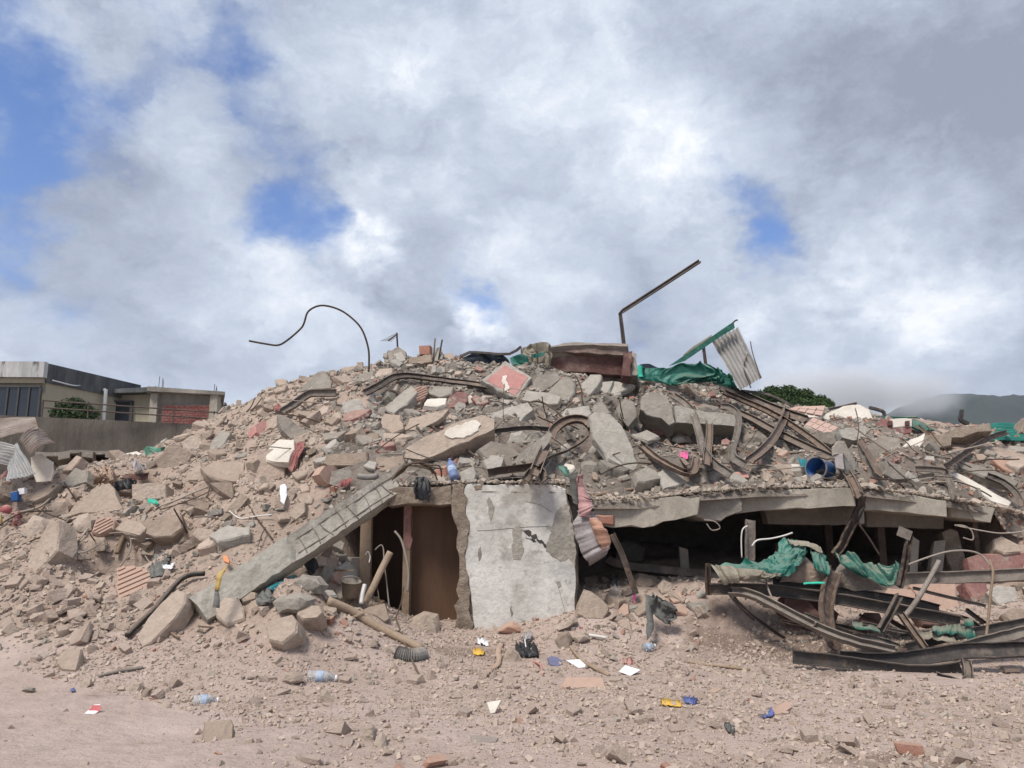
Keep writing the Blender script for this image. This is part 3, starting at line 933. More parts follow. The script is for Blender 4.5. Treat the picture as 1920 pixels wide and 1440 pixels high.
# low wing
lw0, lw1 = at(197, 740, 29.4), at(290, 740, 29.0)
zl = at(240, 741, 29.3).z
wall_quad(MB(), (lw0.x, 29.4), (lw1.x, 29.05), zg, zl, (0, 3.5)).build('side_wing', M_cream, hs)
rbx = MB().prism([(at(178, 738, 29).x, 28.9, zl + .01), (at(292, 735, 28.6).x, 28.6, zl + .01), (at(292, 735, 28.6).x, 33, zl + .01), (at(178, 738, 29).x, 33, zl + .01)],
                 [(at(178, 738, 29).x, 28.9, zl + .13), (at(292, 735, 28.6).x, 28.6, zl + .22), (at(292, 735, 28.6).x, 33, zl + .22), (at(178, 738, 29).x, 33, zl + .13)])
rbx.build('roof_slab', M_parapet, hs)
ox0, ox1 = at(206, 760, 29.2).x, at(248, 760, 29.2).x
oz1 = at(230, 755, 29.2).z
op = MB().box((ox0 - .06, 29.16, zg), (ox0, 29.26, oz1)).box((ox1, 29.02, zg), (ox1 + .06, 29.26, oz1)).box((ox0 - .06, 29.03, oz1), (ox1 + .06, 29.26, oz1 + .06)).build('window', M_frame, hs)
MB().box((ox0, 29.13, zg), (ox1, 29.15, oz1)).build('pane', M_glass, op)
# annex
an = thing('annex_building', 'bare grey block annex with a red painted panel beside the cream house', 'building', (at(340, 760, 28.9).x, 28.9, zg))
ax0, ax1 = at(284, 740, 28.6).x, at(408, 740, 28.6).x
za = at(350, 737, 28.6).z
wall_quad(MB(), (ax0, 28.6), (ax1, 28.9), zg, za, (-1.4, 4)).build('wall', M_greywall, an)
for px in (290, 402):
    x = at(px, 740, 28.5).x
    MB().box((x - .14, 28.46, zg), (x + .14, 28.8, za - .02)).build('column', M_slabedge, an)
MB().prism([(at(278, 730, 28.3).x, 28.2, za + .01), (at(420, 742, 28.3).x, 28.4, za - .1), (at(420, 742, 28.3).x * 1.17, 33, za - .1), (at(278, 730, 28.3).x * 1.17, 33, za + .01)],
           [(at(278, 730, 28.3).x, 28.2, za + .19), (at(420, 742, 28.3).x, 28.4, za + .02), (at(420, 742, 28.3).x * 1.17, 33, za + .02), (at(278, 730, 28.3).x * 1.17, 33, za + .19)]).build('roof_slab', M_greywall, an)
rx0, rx1 = at(304, 760, 28.5).x, at(398, 760, 28.5).x
nrow, ncol = 7, 9
z0r, z1r = at(350, 795, 28.55).z, at(350, 760, 28.55).z
rp = MB().box((rx0, 28.57, z0r - .3), (rx1, 28.60, z1r + .02)).build('red_panel', M_greywall, an)
for r in range(nrow):
    for c in range(ncol):
        off = (r % 2) * .5
        xa = rx0 + (rx1 - rx0) * max(0, (c - off)) / ncol
        xb = rx0 + (rx1 - rx0) * min(ncol, (c + 1 - off)) / ncol
        zz = z0r + (z1r - z0r) * r / nrow
        MB().box((xa + .006, 28.53 + random.uniform(-.008, .008), zz + .006), (xb - .006, 28.575, zz + (z1r - z0r) / nrow - .006)).build('brick', M_redwall, rp)
rb_ = [(297, 705), (303, 708), (305, 712), (400, 719), (403, 723), (405, 727)]
for px, py in rb_:
    q = at(px, py, 28.7)
    MB().tube([(q.x, 28.8, za), (q.x + random.uniform(-.03, .03), 28.8, q.z)], .014, 4).build('rebar', M_rebar, an)
dp = thing('drain_pipe', 'white elbow drain pipe standing by the cream house wall', 'pipe', (at(198, 760, 28.3).x, 28.3, zg))
MB().tube(smooth_path([(at(198, 760, 28.3).x, 28.3, zg), at(198, 740, 28.3), at(198, 733, 28.3), at(196, 731.5, 28.35), at(192, 731, 28.5)], 3), .065, 8).build('pipe', M_pipe, dp)
cb = MB().tube(smooth_path([at(99, 713, 25.6), at(110, 716, 26), at(140, 723, 27), at(165, 722, 27.8), at(192, 730, 28.4)], 5), .022, 4).build('wall_conduit', M_pipe)
tag(cb, 'thin sagging cable along the black parapet of the house', 'cable')

# utility pole behind the annex
up_ = thing('utility_pole', 'small dark utility pole with insulators right of the annex', 'utility pole', (at(406, 790, 60).x, 60, 4))
MB().tube([tuple(at(404, 830, 60)), tuple(at(413, 757, 60))], .16, 6).build('pole', M_steel, up_)
for (a, b) in (((405, 770), (425, 766)), ((402, 775), (427, 778)), ((404, 785), (424, 783))):
    MB().tube([tuple(at(*a, 59.8)), tuple(at(*b, 59.8))], .09, 5).build('crossarm', M_steel, up_)
for px, py in ((421, 763), (426, 769), (424, 775), (417, 780), (413, 764)):
    q = at(px, py, 59.7)
    MB().add(*lathe([(.02, -.1), (.2, 0), (.22, .15), (.1, .35)], q, q + Vector((0, 0, 1)), 6)).build('insulator', M_steel, up_)
for k, (dy, sg) in enumerate(((769, 4), (778, 3))):
    wv = smooth_path([at(424, dy, 60), at(440, dy + 9 + sg, 58), at(470, dy + 20, 56)], 4)
    wv = MB().tube(wv, .03, 4).build('power_line', M_steel)
    tag(wv, ['upper power line running right from the utility pole', 'lower power line running right from the utility pole'][k], 'power line')


# foliage
def leaf_cloud(centres, n, size, seed, hollow=.35):
    r = np.random.default_rng(seed)
    C = np.array([c[:3] for c in centres]); R = np.array([c[3] for c in centres])
    k = r.choice(len(C), n, p=R ** 2 / (R ** 2).sum())
    d = r.normal(size=(n, 3)); d /= np.linalg.norm(d, axis=1)[:, None]
    rad = R[k] * (hollow + (1 - hollow) * r.random(n) ** .5) * (0.85 + .3 * r.random(n))
    P = C[k] + d * rad[:, None] * np.array([1, 1, .85])
    a = r.normal(size=(n, 3)); a /= np.linalg.norm(a, axis=1)[:, None]
    b = np.cross(a, r.normal(size=(n, 3))); b /= np.linalg.norm(b, axis=1)[:, None]
    s = size * (.6 + .8 * r.random(n))[:, None]
    V = np.stack([P - a * s, P + b * s * .45, P + a * s, P - b * s * .45], 1).reshape(-1, 3)
    return V, np.arange(4 * n).reshape(n, 4)


def plant(name, label, cat, base, centres, n, size, seed, leafm, trunks):
    t = thing(name, label, cat, base)
    V, Fq = leaf_cloud(centres, n, size, seed)
    o = big_mesh('crown', V, Fq, leafm, smooth=False)
    o.parent = t
    o.location = -Vector(base)
    for p in trunks:
        MB().tube(smooth_path(p[0], 4), p[1], 6, p[2]).build('trunk', M_bark, t)
    return t


def pc(px, py, Y, r):
    p = at(px, py, Y)
    return (p.x, p.y, p.z, r)


b0 = at(137, 785, 23.5)
plant('bush', 'dark rounded bush on the terrace in front of the cream house', 'bush', (b0.x, 23.5, ZT - .15),
      [pc(137, 764, 23.5, .36), pc(120, 768, 23.4, .30), pc(155, 768, 23.6, .30), pc(108, 776, 23.4, .26), pc(170, 776, 23.6, .26), pc(142, 757, 23.5, .22), pc(130, 778, 23.3, .34), pc(155, 780, 23.3, .30)],
      6500, .04, 3, M_leaf, [([(b0.x, 23.5, ZT - .15), (b0.x + .05, 23.5, ZT + .4)], .04, .02)])
TY = 42
cs = [(1425, 748, .9), (1450, 742, 1.0), (1478, 740, 1.0), (1508, 746, .95), (1535, 754, .8), (1550, 760, .7), (1415, 755, .9), (1460, 760, 1.2), (1500, 764, 1.2), (1405, 765, .8), (1440, 765, 1.3), (1530, 768, 1.1),
      (1475, 775, 1.8)]
tb = at(1480, 800, TY)
plant('tree', 'round dark green tree rising behind the right of the rubble', 'tree', (tb.x, TY, 0),
      [pc(x, y, TY + random.uniform(-1, 1), r * .62) for x, y, r in cs], 26000, .075, 4, M_leaf2,
      [([(tb.x, TY, 0), (tb.x + .2, TY, 4), (tb.x, TY, 7)], .35, .15), ([(tb.x, TY, 5), (tb.x + 1.2, TY, 7.5)], .15, .06), ([(tb.x, TY, 5), (tb.x - 1.4, TY, 7.6)], .15, .06)])


# ------------------------------------------------------------------ builders for the wreckage
def ragged(P, seg, jit, n, rnd):
    """split the outline of a flat polygon into short, slightly uneven pieces"""
    out = []
    for i, a in enumerate(P):
        b = P[(i + 1) % len(P)]
        L = (b - a).length
        k = max(1, min(9, int(L / seg)))
        e = (b - a).normalized()
        s = e.cross(n)
        for j in range(k):
            p = a.lerp(b, j / k)
            if j:
                p = p + s * rnd.uniform(-jit, jit) + e * rnd.uniform(-jit, jit) * .6
            out.append(p)
    return out


def slab_mesh(pts, n, th, lift=0.05, Y=None, seg=0.14, jit=0.022, shrink=0.0, back=None, seed=None):
    n = Vector(n).normalized()
    rnd = random.Random(seed if seed is not None else hash(tuple(pts)) & 0xffff)
    cx, cy = sum(p[0] for p in pts) / len(pts), sum(p[1] for p in pts) / len(pts)
    Yc = (hit(cx, cy) if Y is None else Y) - lift
    c = at(cx, cy, Yc)
    eye = Vector((0, 0, EYE))
    P = []
    for px, py in pts:
        a, b = ray(px, py)
        d = Vector((a, 1, b))
        k = (c - eye).dot(n) / d.dot(n)
        P.append(eye + d * min(max(k, Yc - 2.2), Yc + 2.2))
    if Y is None:                                          # bring it forward until it lies on the heap, not in it
        ex = sorted(p.y - hit(q_[0], q_[1]) for p, q_ in zip(P, pts))
        s_ = min(.75, max(0.0, ex[int(len(ex) * .8)] + .03))
        c = at(cx, cy, Yc - s_)
        P = []
        for px, py in pts:
            a, b = ray(px, py)
            dd = Vector((a, 1, b))
            P.append(eye + dd * min(max((c - eye).dot(n) / dd.dot(n), Yc - 2.4), Yc + 2.2))
    area = sum(((P[i] - c).cross(P[(i + 1) % len(P)] - c)).dot(n) for i in range(len(P)))
    if area < 0:
        P.reverse()
    R = ragged(P, seg, jit, n, rnd)
    back = Vector(back) if back is not None else -n * th
    k = len(R)
    bn = back.normalized()
    ins = [p + back * .06 + (p - c).normalized() * 0 for p in R]
    v = []
    v += [p - (p - c).normalized() * min(.02, th * .15) * rnd.uniform(.2, 1.4) for p in R]                               # worn front arris
    v += [p + bn * min(.025, th * .2) for p in R]
    v += [p + back * rnd.uniform(.35, .65) + (p - c).normalized() * rnd.uniform(-.6, .8) * jit * 1.4 for p in R]
    v += [p + back * rnd.uniform(.95, 1.0) - (p - c).normalized() * shrink for p in R]
    f = [list(range(k))]
    for r in range(3):
        for i in range(k):
            i2 = (i + 1) % k
            f.append([r * k + i, (r + 1) * k + i, (r + 1) * k + i2, r * k + i2])
    f.append([3 * k + i for i in range(k)][::-1])
    return v, f, c, n


def slab(label, pts, n=(0, -.85, .5), th=.16, m=None, lift=.06, name='concrete_slab', cat='slab', Y=None, parent=None, jit=.022, seg=.14, shrink=0.0, back=None, group=None):
    v, f, c, n = slab_mesh(pts, n, th, lift, Y, seg, jit, shrink, back)
    occupy(pts, 1.1)
    o = obj(name, v, f, m or M_grey, parent)
    if parent is None:
        tag(o, label, cat, group)
    return o


def hull(points, jitter=0.0, sub=0, rough=0.0, bevel=0.0, seed=1):
    bm = bmesh.new()
    for p in points:
        bm.verts.new(p)
    r = bmesh.ops.convex_hull(bm, input=bm.verts)
    bmesh.ops.delete(bm, geom=[v for v in bm.verts if not v.link_faces], context='VERTS')
    bmesh.ops.dissolve_limit(bm, angle_limit=.12, verts=bm.verts, edges=bm.edges)
    if bevel:
        bmesh.ops.bevel(bm, geom=list(bm.edges), offset=bevel, segments=1, affect='EDGES', clamp_overlap=True)
    bmesh.ops.triangulate(bm, faces=bm.faces)
    for _ in range(sub):
        bmesh.ops.subdivide_edges(bm, edges=[e for e in bm.edges if e.calc_length() > rough * 3], cuts=1, use_grid_fill=True)
        bmesh.ops.triangulate(bm, faces=bm.faces)
    if rough:
        for v in bm.verts:
            q = v.co * (1.1 / max(rough * 8, .01)) + Vector((seed * 3.1, 0, 0))
            v.co += Vector((mnoise.noise(q), mnoise.noise(q + Vector((9, 0, 0))), mnoise.noise(q + Vector((0, 9, 0))))) * rough
    bm.verts.index_update()
    v = [tuple(x.co) for x in bm.verts]
    f = [[x.index for x in q.verts] for q in bm.faces]
    bm.free()
    return v, f


def on_plane(ref, n, px, py):
    """depth at a pixel on the plane through a reference point (px, py, depth)"""
    n = Vector(n).normalized()
    a, b = ray(px, py)
    dd = Vector((a, 1, b))
    eye = Vector((0, 0, EYE))
    return (at(*ref) - eye).dot(n) / dd.dot(n)


def mid(pts):
    return sum(p[0] for p in pts) / len(pts), sum(p[1] for p in pts) / len(pts)


def rock(label, pts, depth=None, m=None, lift=.1, name='concrete_chunk', cat='rubble chunk', Y=None, rough=.025, bulge=.5, group=None):
    """a broken lump: outline from the front, rounded towards the viewer and away"""
    cx, cy = sum(p[0] for p in pts) / len(pts), sum(p[1] for p in pts) / len(pts)
    Yc = (hit(cx, cy) if Y is None else Y) - lift
    w_ = (max(p[0] for p in pts) - min(p[0] for p in pts)) * Yc / F
    d = depth or w_ * .7
    P = []
    rnd = random.Random(int(cx * 7 + cy))
    for px, py in pts:
        P.append(at(px, py, Yc + (cy - py) / F * Yc * .9))
        P.append(at(cx + (px - cx) * .55, cy + (py - cy) * .62, Yc - d * bulge * rnd.uniform(.5, 1)))
        P.append(at(cx + (px - cx) * .8, cy + (py - cy) * .8, Yc + d * rnd.uniform(.4, .7)))
    occupy(pts, 1.1)
    v, f = hull([tuple(p) for p in P], sub=2, rough=rough, seed=int(cx))
    return tag(obj(name, v, f, m or M_tan), label, cat, group)


def pathpts(pts, off=.06, Y=None, sm=2):
    """(px, py) or (px, py, depth) points to world points; depths without a value come from the rubble surface"""
    ys = [p[2] if len(p) > 2 else (Y if Y is not None else hit(p[0], p[1]) - off) for p in pts]
    fixed = [len(p) > 2 or Y is not None for p in pts]
    for _ in range(sm):
        ys = [y if (fixed[i] or i in (0, len(ys) - 1)) else (ys[i - 1] + y * 1.2 + ys[i + 1]) / 3.2 for i, y in enumerate(ys)]
    return [at(p[0], p[1], y) for p, y in zip(pts, ys)]


def rod(label, pts, r=.011, m=None, off=.06, name='rebar', cat='rebar', Y=None, group=None, parent=None, curve=5, sides=5, r1=None):
    occupy_path(pts, 5)
    P = smooth_path(pathpts(pts, off, Y), curve)
    v, f = tube_mesh(P, r, sides, r1)
    o = obj(name, v, f, m or M_rebar, parent, smooth=True)
    return o if parent else tag(o, label, cat, group)


def beam(label, pts, prof, m=None, off=.1, name='steel_beam', cat='steel beam', Y=None, up=(0, -1, .2), curve=5, twist=0.0, group=None, parent=None):
    occupy_path(pts, 9)
    P = smooth_path(pathpts(pts, off, Y), min(curve, 4))
    r_ = random.Random(int(pts[0][0] * 3 + pts[0][1]))
    if len(P) > 3:                                         # dents and kinks
        P = [P[0]] + [p + Vector((r_.gauss(0, 1), r_.gauss(0, 1), r_.gauss(0, 1))) * .0022 for p in P[1:-1]] + [P[-1]]
        twist = twist or r_.uniform(-.5, .5)
    v, f = sweep_mesh(P, prof, up, twist)
    o = obj(name, v, f, m or M_rust, parent)
    return o if parent else tag(o, label, cat, group)


def cloth_mesh(rows, nu=18, nv=14, amp=.05, wl=.25, seed=1, fold=(1.0, .25)):
    """rows of world points (a coarse grid) -> a finer crumpled sheet"""
    rows = [smooth_path(r, max(2, nu // max(1, len(r) - 1))) for r in rows]
    n = min(len(r) for r in rows)
    cols = [smooth_path([r[i] for r in rows], max(2, nv // max(1, len(rows) - 1))) for i in range(n)]
    k = len(cols[0])
    v, f = [], []
    off = Vector((seed * 5.7, seed * 1.3, 0))
    for i in range(n):
        for j in range(k):
            p = cols[i][j]
            a = cols[min(i + 1, n - 1)][j] - cols[max(i - 1, 0)][j]
            b = cols[i][min(j + 1, k - 1)] - cols[i][max(j - 1, 0)]
            nn = a.cross(b)
            nn = nn.normalized() if nn.length > 1e-8 else Vector((0, -1, 0))
            q = Vector((i / n * a.length * n * fold[0], j / k * b.length * k * fold[1], 0)) / (2 * wl) + off
            q = q + Vector((mnoise.noise(q * .8), mnoise.noise(q * .8 + Vector((5, 5, 0))), 0)) * .8
            h = .55 * (1 - 3.2 * abs(mnoise.noise(q))) + .42 * (1 - 3.2 * abs(mnoise.noise(q * 2.2 + Vector((2, 7, 1))))) + .25 * (1 - 3.2 * abs(mnoise.noise(q * 4.7)))
            v.append(p + nn * (h - .4) * amp * .95 + (a.normalized() if a.length else a) * mnoise.noise(q * 1.9 + Vector((3, 3, 3))) * amp * 1.0 + (b.normalized() if b.length else b) * mnoise.noise(q * 2.3 + Vector((8, 3, 3))) * amp * .7)
    for i in range(n - 1):
        for j in range(k - 1):
            f.append([i * k + j, (i + 1) * k + j, (i + 1) * k + j + 1, i * k + j + 1])
    return v, f


def cloth(label, rows, m, name='cloth', cat='cloth', off=.08, Y=None, amp=.05, wl=.25, nu=18, nv=14, fold=(1, .25), parent=None, group=None, solid=.006, smooth=True):
    for r0, r1 in zip(rows[:-1], rows[1:]):
        occupy(list(r0) + list(r1)[::-1], 1.1)
    R = [pathpts(r, off, Y, 1) for r in rows]
    nu, nv = int(nu * 1.7), int(nv * 1.7)
    v, f = cloth_mesh(R, nu, nv, amp, wl, seed=rows[0][0][0] * .37 % 50, fold=fold)
    o = obj(name, v, f, m, parent, smooth=smooth, solid=solid)
    return o if parent else tag(o, label, cat, group)


def corrugated(label, q, m, waves=10, amp=.018, name='corrugated_sheet', cat='metal sheet', bend=0.0, parent=None, group=None, seed=3):
    """q = four corners (px, py, depth): a -> b runs across the ridges, a -> d along them"""
    occupy(q, 1.1)
    a, b, c, d = [at(*p) for p in q]
    nrm = (b - a).cross(d - a).normalized()
    nu, nv = waves * 8, 8
    v, f = [], []
    for i in range(nu + 1):
        for j in range(nv + 1):
            s, t = i / nu, j / nv
            p = (a.lerp(b, s)).lerp(d.lerp(c, s), t)
            h = math.sin(s * waves * 2 * math.pi) * amp + bend * math.sin(t * math.pi) + .05 * mnoise.noise(Vector((s * 2.3, t * 2.1, seed)))
            edge = .02 * mnoise.noise(Vector((s * 9, t * 9, seed + 4)))
            v.append(p + nrm * h + (d - a).normalized() * edge)
    for i in range(nu):
        for j in range(nv):
            f.append([i * (nv + 1) + j, (i + 1) * (nv + 1) + j, (i + 1) * (nv + 1) + j + 1, i * (nv + 1) + j + 1])
    o = obj(name, v, f, m, parent, solid=.004)
    return o if parent else tag(o, label, cat, group)


# ------------------------------------------------------------------ the collapsed building: wall, doorway, floor slab
YW = 10.72
bd = thing('collapsed_building', 'collapsed building storey with white peeling wall, dark doorway and cracked floor slab', 'building ruin', (at(960, 1190, YW).x, YW, 0))
slab('', [(868, 908), (1062, 908), (1072, 960), (1080, 1000), (1082, 1068), (1080, 1215), (868, 1215), (874, 1100), (866, 1060), (869, 1000), (862, 950)], (0.02, -1, .03), .28, M_jamb, 0, 'wall', Y=YW, parent=bd)
WPP = [(870, 917), (876, 908), (940, 909), (1028, 908), (1060, 918), (1064, 945), (1071, 980), (1077, 1020), (1079, 1070), (1078, 1150), (1030, 1172), (975, 1188), (892, 1196),
               (886, 1140), (882, 1107), (873, 1065), (874, 1030), (879, 1000), (873, 950)]
PCX, PCY = mid(WPP)
slab('', WPP, (0.02, -1, .03), .035, M_whitewall, .035, 'plaster', Y=YW, parent=bd, jit=.012, seg=.1)
slab('', [(1050, 952), (1064, 946), (1073, 985), (1079, 1020), (1079, 1060), (1066, 1046), (1050, 1052), (1024, 1033), (1030, 1005), (1036, 985), (1040, 966)], (.02, -1, .03), .008, M_render, .006, 'bare_render', Y=on_plane((PCX, PCY, YW - .035), (.02, -1, .03), 1054, 996), parent=bd, jit=.02, seg=.05)
for q_, m_ in (([(913, 938), (917, 932), (922, 940), (927, 950), (924, 964), (920, 978), (916, 962), (916, 950)], M_render), ([(961, 992), (972, 987), (980, 994), (978, 1010), (982, 1035), (976, 1050), (964, 1048), (960, 1030), (963, 1010)], M_render),
               ([(897, 1030), (901, 1026), (902, 1040), (899, 1052), (896, 1044)], M_dark), ([(1042, 1092), (1049, 1089), (1053, 1098), (1047, 1103)], M_render), ([(957, 1138), (959, 1136), (961, 1154), (958, 1156)], M_dark), ([(888, 912), (905, 909), (903, 918), (892, 920)], M_jamb)):
    slab('', q_, (.02, -1, .03), .006, m_, .004, 'bare_render', Y=on_plane((PCX, PCY, YW - .035), (.02, -1, .03), *mid(q_)), parent=bd, jit=.012, seg=.04)
for q_ in ([(981, 994), (990, 995), (996, 1001), (988, 1003)], [(994, 1003), (1004, 1003), (1008, 1010), (999, 1011)], [(1006, 1008), (1016, 1012), (1020, 1018), (1012, 1018)], [(1018, 1020), (1026, 1023), (1028, 1029), (1021, 1027)], [(985, 1007), (997, 1010), (1006, 1016), (1000, 1017)]):
    slab('', q_, (.02, -1, .03), .006, M_steel, .004, 'tar_stain', Y=on_plane((PCX, PCY, YW - .035), (.02, -1, .03), *mid(q_)), parent=bd, jit=.02, seg=.03)
for q_ in ([(895, 995), (920, 994), (950, 991), (985, 988), (1030, 987)], [(985, 940), (1005, 944), (1022, 952), (1034, 960)], [(1045, 1095), (1052, 1120), (1060, 1150)]):
    v_, f_ = tube_mesh(smooth_path([at(p_[0], p_[1], on_plane((PCX, PCY, YW - .037), (.02, -1, .03), p_[0], p_[1])) for p_ in q_], 4), .004, 4)
    obj('crack', v_, f_, M_dark, bd)
slab('', [(846, 945), (848, 908), (871, 909), (872, 950), (877, 1000), (872, 1035), (874, 1068), (882, 1110), (887, 1200), (850, 1210), (856, 1165), (855, 1110), (861, 1060), (856, 1010), (851, 975)], (-.1, -1, .03), .34, M_jamb, .06, 'door_jamb', Y=YW, parent=bd, jit=.04, seg=.08)
slab('', [(726, 918), (745, 912), (800, 914), (847, 909), (847, 945), (800, 946), (762, 945), (728, 950)], (0, -1, .05), .38, M_jamb, .03, 'lintel', Y=YW, parent=bd, jit=.02)
# the room behind
zc = at(760, 915, 11).z - .02
x0, x1 = at(682, 1000, 10.95).x, at(858, 1000, 11.2).x
MB().box((at(768, 1000, 11.15).x, 11.15, -.1), (x1 + .1, 11.20, zc)).build('door', M_door, bd)
MB().box((at(757, 1000, 10.95).x, 10.92, -.1), (at(770, 1000, 10.95).x, 11.14, zc - .1)).build('door_post', M_wood, bd)
slab('', [(759, 950), (771, 952), (770, 1005), (774, 1012), (768, 1030), (761, 1028)], (0, -1, 0), .012, M_redpaint, .01, 'post_paint', Y=10.92, parent=bd, jit=.006, seg=.06)
MB().box((x0 - .05, 10.96, -.1), (x0 + .10, 11.10, zc - .12)).build('door_frame', M_wood, bd)
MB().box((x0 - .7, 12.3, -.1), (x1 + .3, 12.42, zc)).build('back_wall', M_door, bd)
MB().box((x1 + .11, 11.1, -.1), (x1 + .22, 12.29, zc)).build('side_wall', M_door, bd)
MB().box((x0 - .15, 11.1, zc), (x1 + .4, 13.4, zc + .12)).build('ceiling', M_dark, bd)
# floor slab pieces along the edge
BK = (0, 3.0, .06)


def edge_piece(pts, m, name='floor_slab', dy=0.0, bk=BK, jit=.02):
    cx = sum(p[0] for p in pts) / len(pts)
    Y = float(np.interp(cx, [1112, 1200, 1310, 1420, 1600, 1700, 1780, 1865], [11.0, 11.0, 11.1, 11.25, 11.5, 11.6, 11.7, 11.9])) - .05 + dy
    nx = -.06 if cx < 1350 else -.10
    return slab('', pts, (nx, -1, .04), 3, m, 0, name, Y=Y, parent=bd, jit=jit, back=bk)


edge_piece([(1112, 944), (1150, 936), (1200, 935), (1255, 932), (1314, 932), (1310, 964), (1245, 978), (1205, 990), (1182, 987), (1150, 990), (1120, 984), (1113, 975)], M_slabedge, jit=.03)
edge_piece([(1306, 926), (1350, 928), (1380, 922), (1392, 958), (1362, 970), (1352, 978), (1322, 976), (1300, 966)], M_dark, dy=.07, jit=.05)
edge_piece([(1374, 924), (1430, 918), (1500, 917), (1600, 915), (1606, 949), (1540, 952), (1450, 957), (1400, 961), (1376, 964)], M_slabedge, jit=.011)
edge_piece([(1619, 919), (1660, 922), (1700, 927), (1776, 939), (1776, 969), (1700, 962), (1645, 956), (1620, 957)], M_slabedge, jit=.011)
edge_piece([(1779, 940), (1830, 947), (1867, 953), (1862, 970), (1858, 980), (1820, 974), (1781, 969)], M_slabedge)
edge_piece([(1604, 918), (1618, 920), (1621, 958), (1622, 982), (1612, 983), (1606, 958)], M_dark, 'slab_fragment', bk=(0, .4, 0), dy=-.12)
edge_piece([(1112, 965), (1152, 966), (1152, 984), (1114, 984)], M_brick, 'brick', dy=-.025, bk=(0, .1, 0), jit=.004)
edge_piece([(1430, 950), (1604, 946), (1604, 985), (1440, 983)], M_dark, 'ceiling_beam', dy=.9, bk=(0, .25, 0), jit=.01)
edge_piece([(1622, 954), (1772, 962), (1770, 992), (1624, 988)], M_dark, 'ceiling_beam', dy=1.0, bk=(0, .25, 0), jit=.01)
for px, y0_, y1_, Y, w_ in ((1658, 960, 1062, 12.6, .11), (1835, 968, 1045, 12.2, .07), (1560, 960, 1080, 13.6, .12)):
    a, b = at(px, y1_, Y), at(px, y0_, Y)
    MB().box((a.x - w_ / 2, Y, a.z - .4), (a.x + w_ / 2, Y + w_, b.z + .05)).build('post', M_rust, bd)
zb_ = [at(1060, 1000, 14).x, at(1830, 1000, 14).x]
MB().box((zb_[0] - .2, 18.5, -.1), (zb_[1] + .5, 18.7, 2.6)).build('back_wall', M_dark, bd)
MB().box((at(1083, 1000, 11.1).x - .12, 11.05, -.1), (at(1083, 1000, 11.1).x, 18.4, 2.0)).build('side_wall', M_dark, bd)

# ------------------------------------------------------------------ traced slabs and blocks
Fr, Up, Lf, Rt = (0, -.85, .5), (0, -.6, .8), (-.5, -.7, .5), (.5, -.7, .5)
# the diamond
dm = thing('painted_slab', 'diamond shaped concrete slab with a pink painted face near the top of the heap', 'slab', pt(950, 750))
YD = hit(950, 711.5) - .55
slab('', [(902, 712), (947, 676), (998, 708), (968, 750)], (.05, -.8, .55), .24, M_grey, 0, 'slab_body', parent=dm, Y=YD)
slab('', [(911, 713), (946, 685), (990, 707), (966, 741)], (.05, -.8, .55), .012, M_pinkpaint, .014, 'pink_face', parent=dm, jit=.012, seg=.06, Y=on_plane((949.75, 711.5, YD), (.05, -.8, .55), 950.75, 711.5))
slab('', [(942, 705), (950, 703), (949, 714), (955, 724), (953, 735), (946, 732), (947, 722), (940, 715)], (.05, -.8, .55), .012, M_pale, .026, 'bare_patch', parent=dm, jit=.012, seg=.04, Y=on_plane((949.75, 711.5, YD), (.05, -.8, .55), 946.75, 719.5))
# crest block
cw = thing('wall_block', 'maroon painted broken wall block crowning the top of the heap', 'wall block', pt(1100, 700))
slab('', [(1031, 668), (1040, 661), (1100, 664), (1168, 668), (1167, 704), (1100, 698), (1033, 696)], (0, -1, .1), .5, M_maroon, .5, 'lower_course', parent=cw, Y=17.2)
slab('', [(1030, 650), (1060, 646), (1105, 642), (1178, 647), (1179, 657), (1168, 666), (1100, 662), (1040, 660), (1029, 666)], (0, -1, .2), .6, M_course, .62, 'upper_course', parent=cw, Y=17.2)
slab('', [(1030, 652), (1056, 643), (1080, 641), (1178, 645), (1178, 649), (1100, 646), (1060, 648)], (0, -.7, .7), .3, M_dark, .66, 'broken_top', parent=cw, Y=17.2)
slab('Slim broken wall stub at the right end of the maroon crest block', [(1168, 660), (1186, 657), (1183, 706), (1166, 704)], Fr, .25, M_maroon, .7, 'wall_stub', 'wall stub', Y=17.1)
slab('rough grey masonry stub farthest right on the crest, beside the green tarpaulin', [(1184, 660), (1194, 662), (1196, 704), (1183, 704)], Fr, .3, M_dark, .6, 'wall_stub', 'wall stub', Y=17.2)

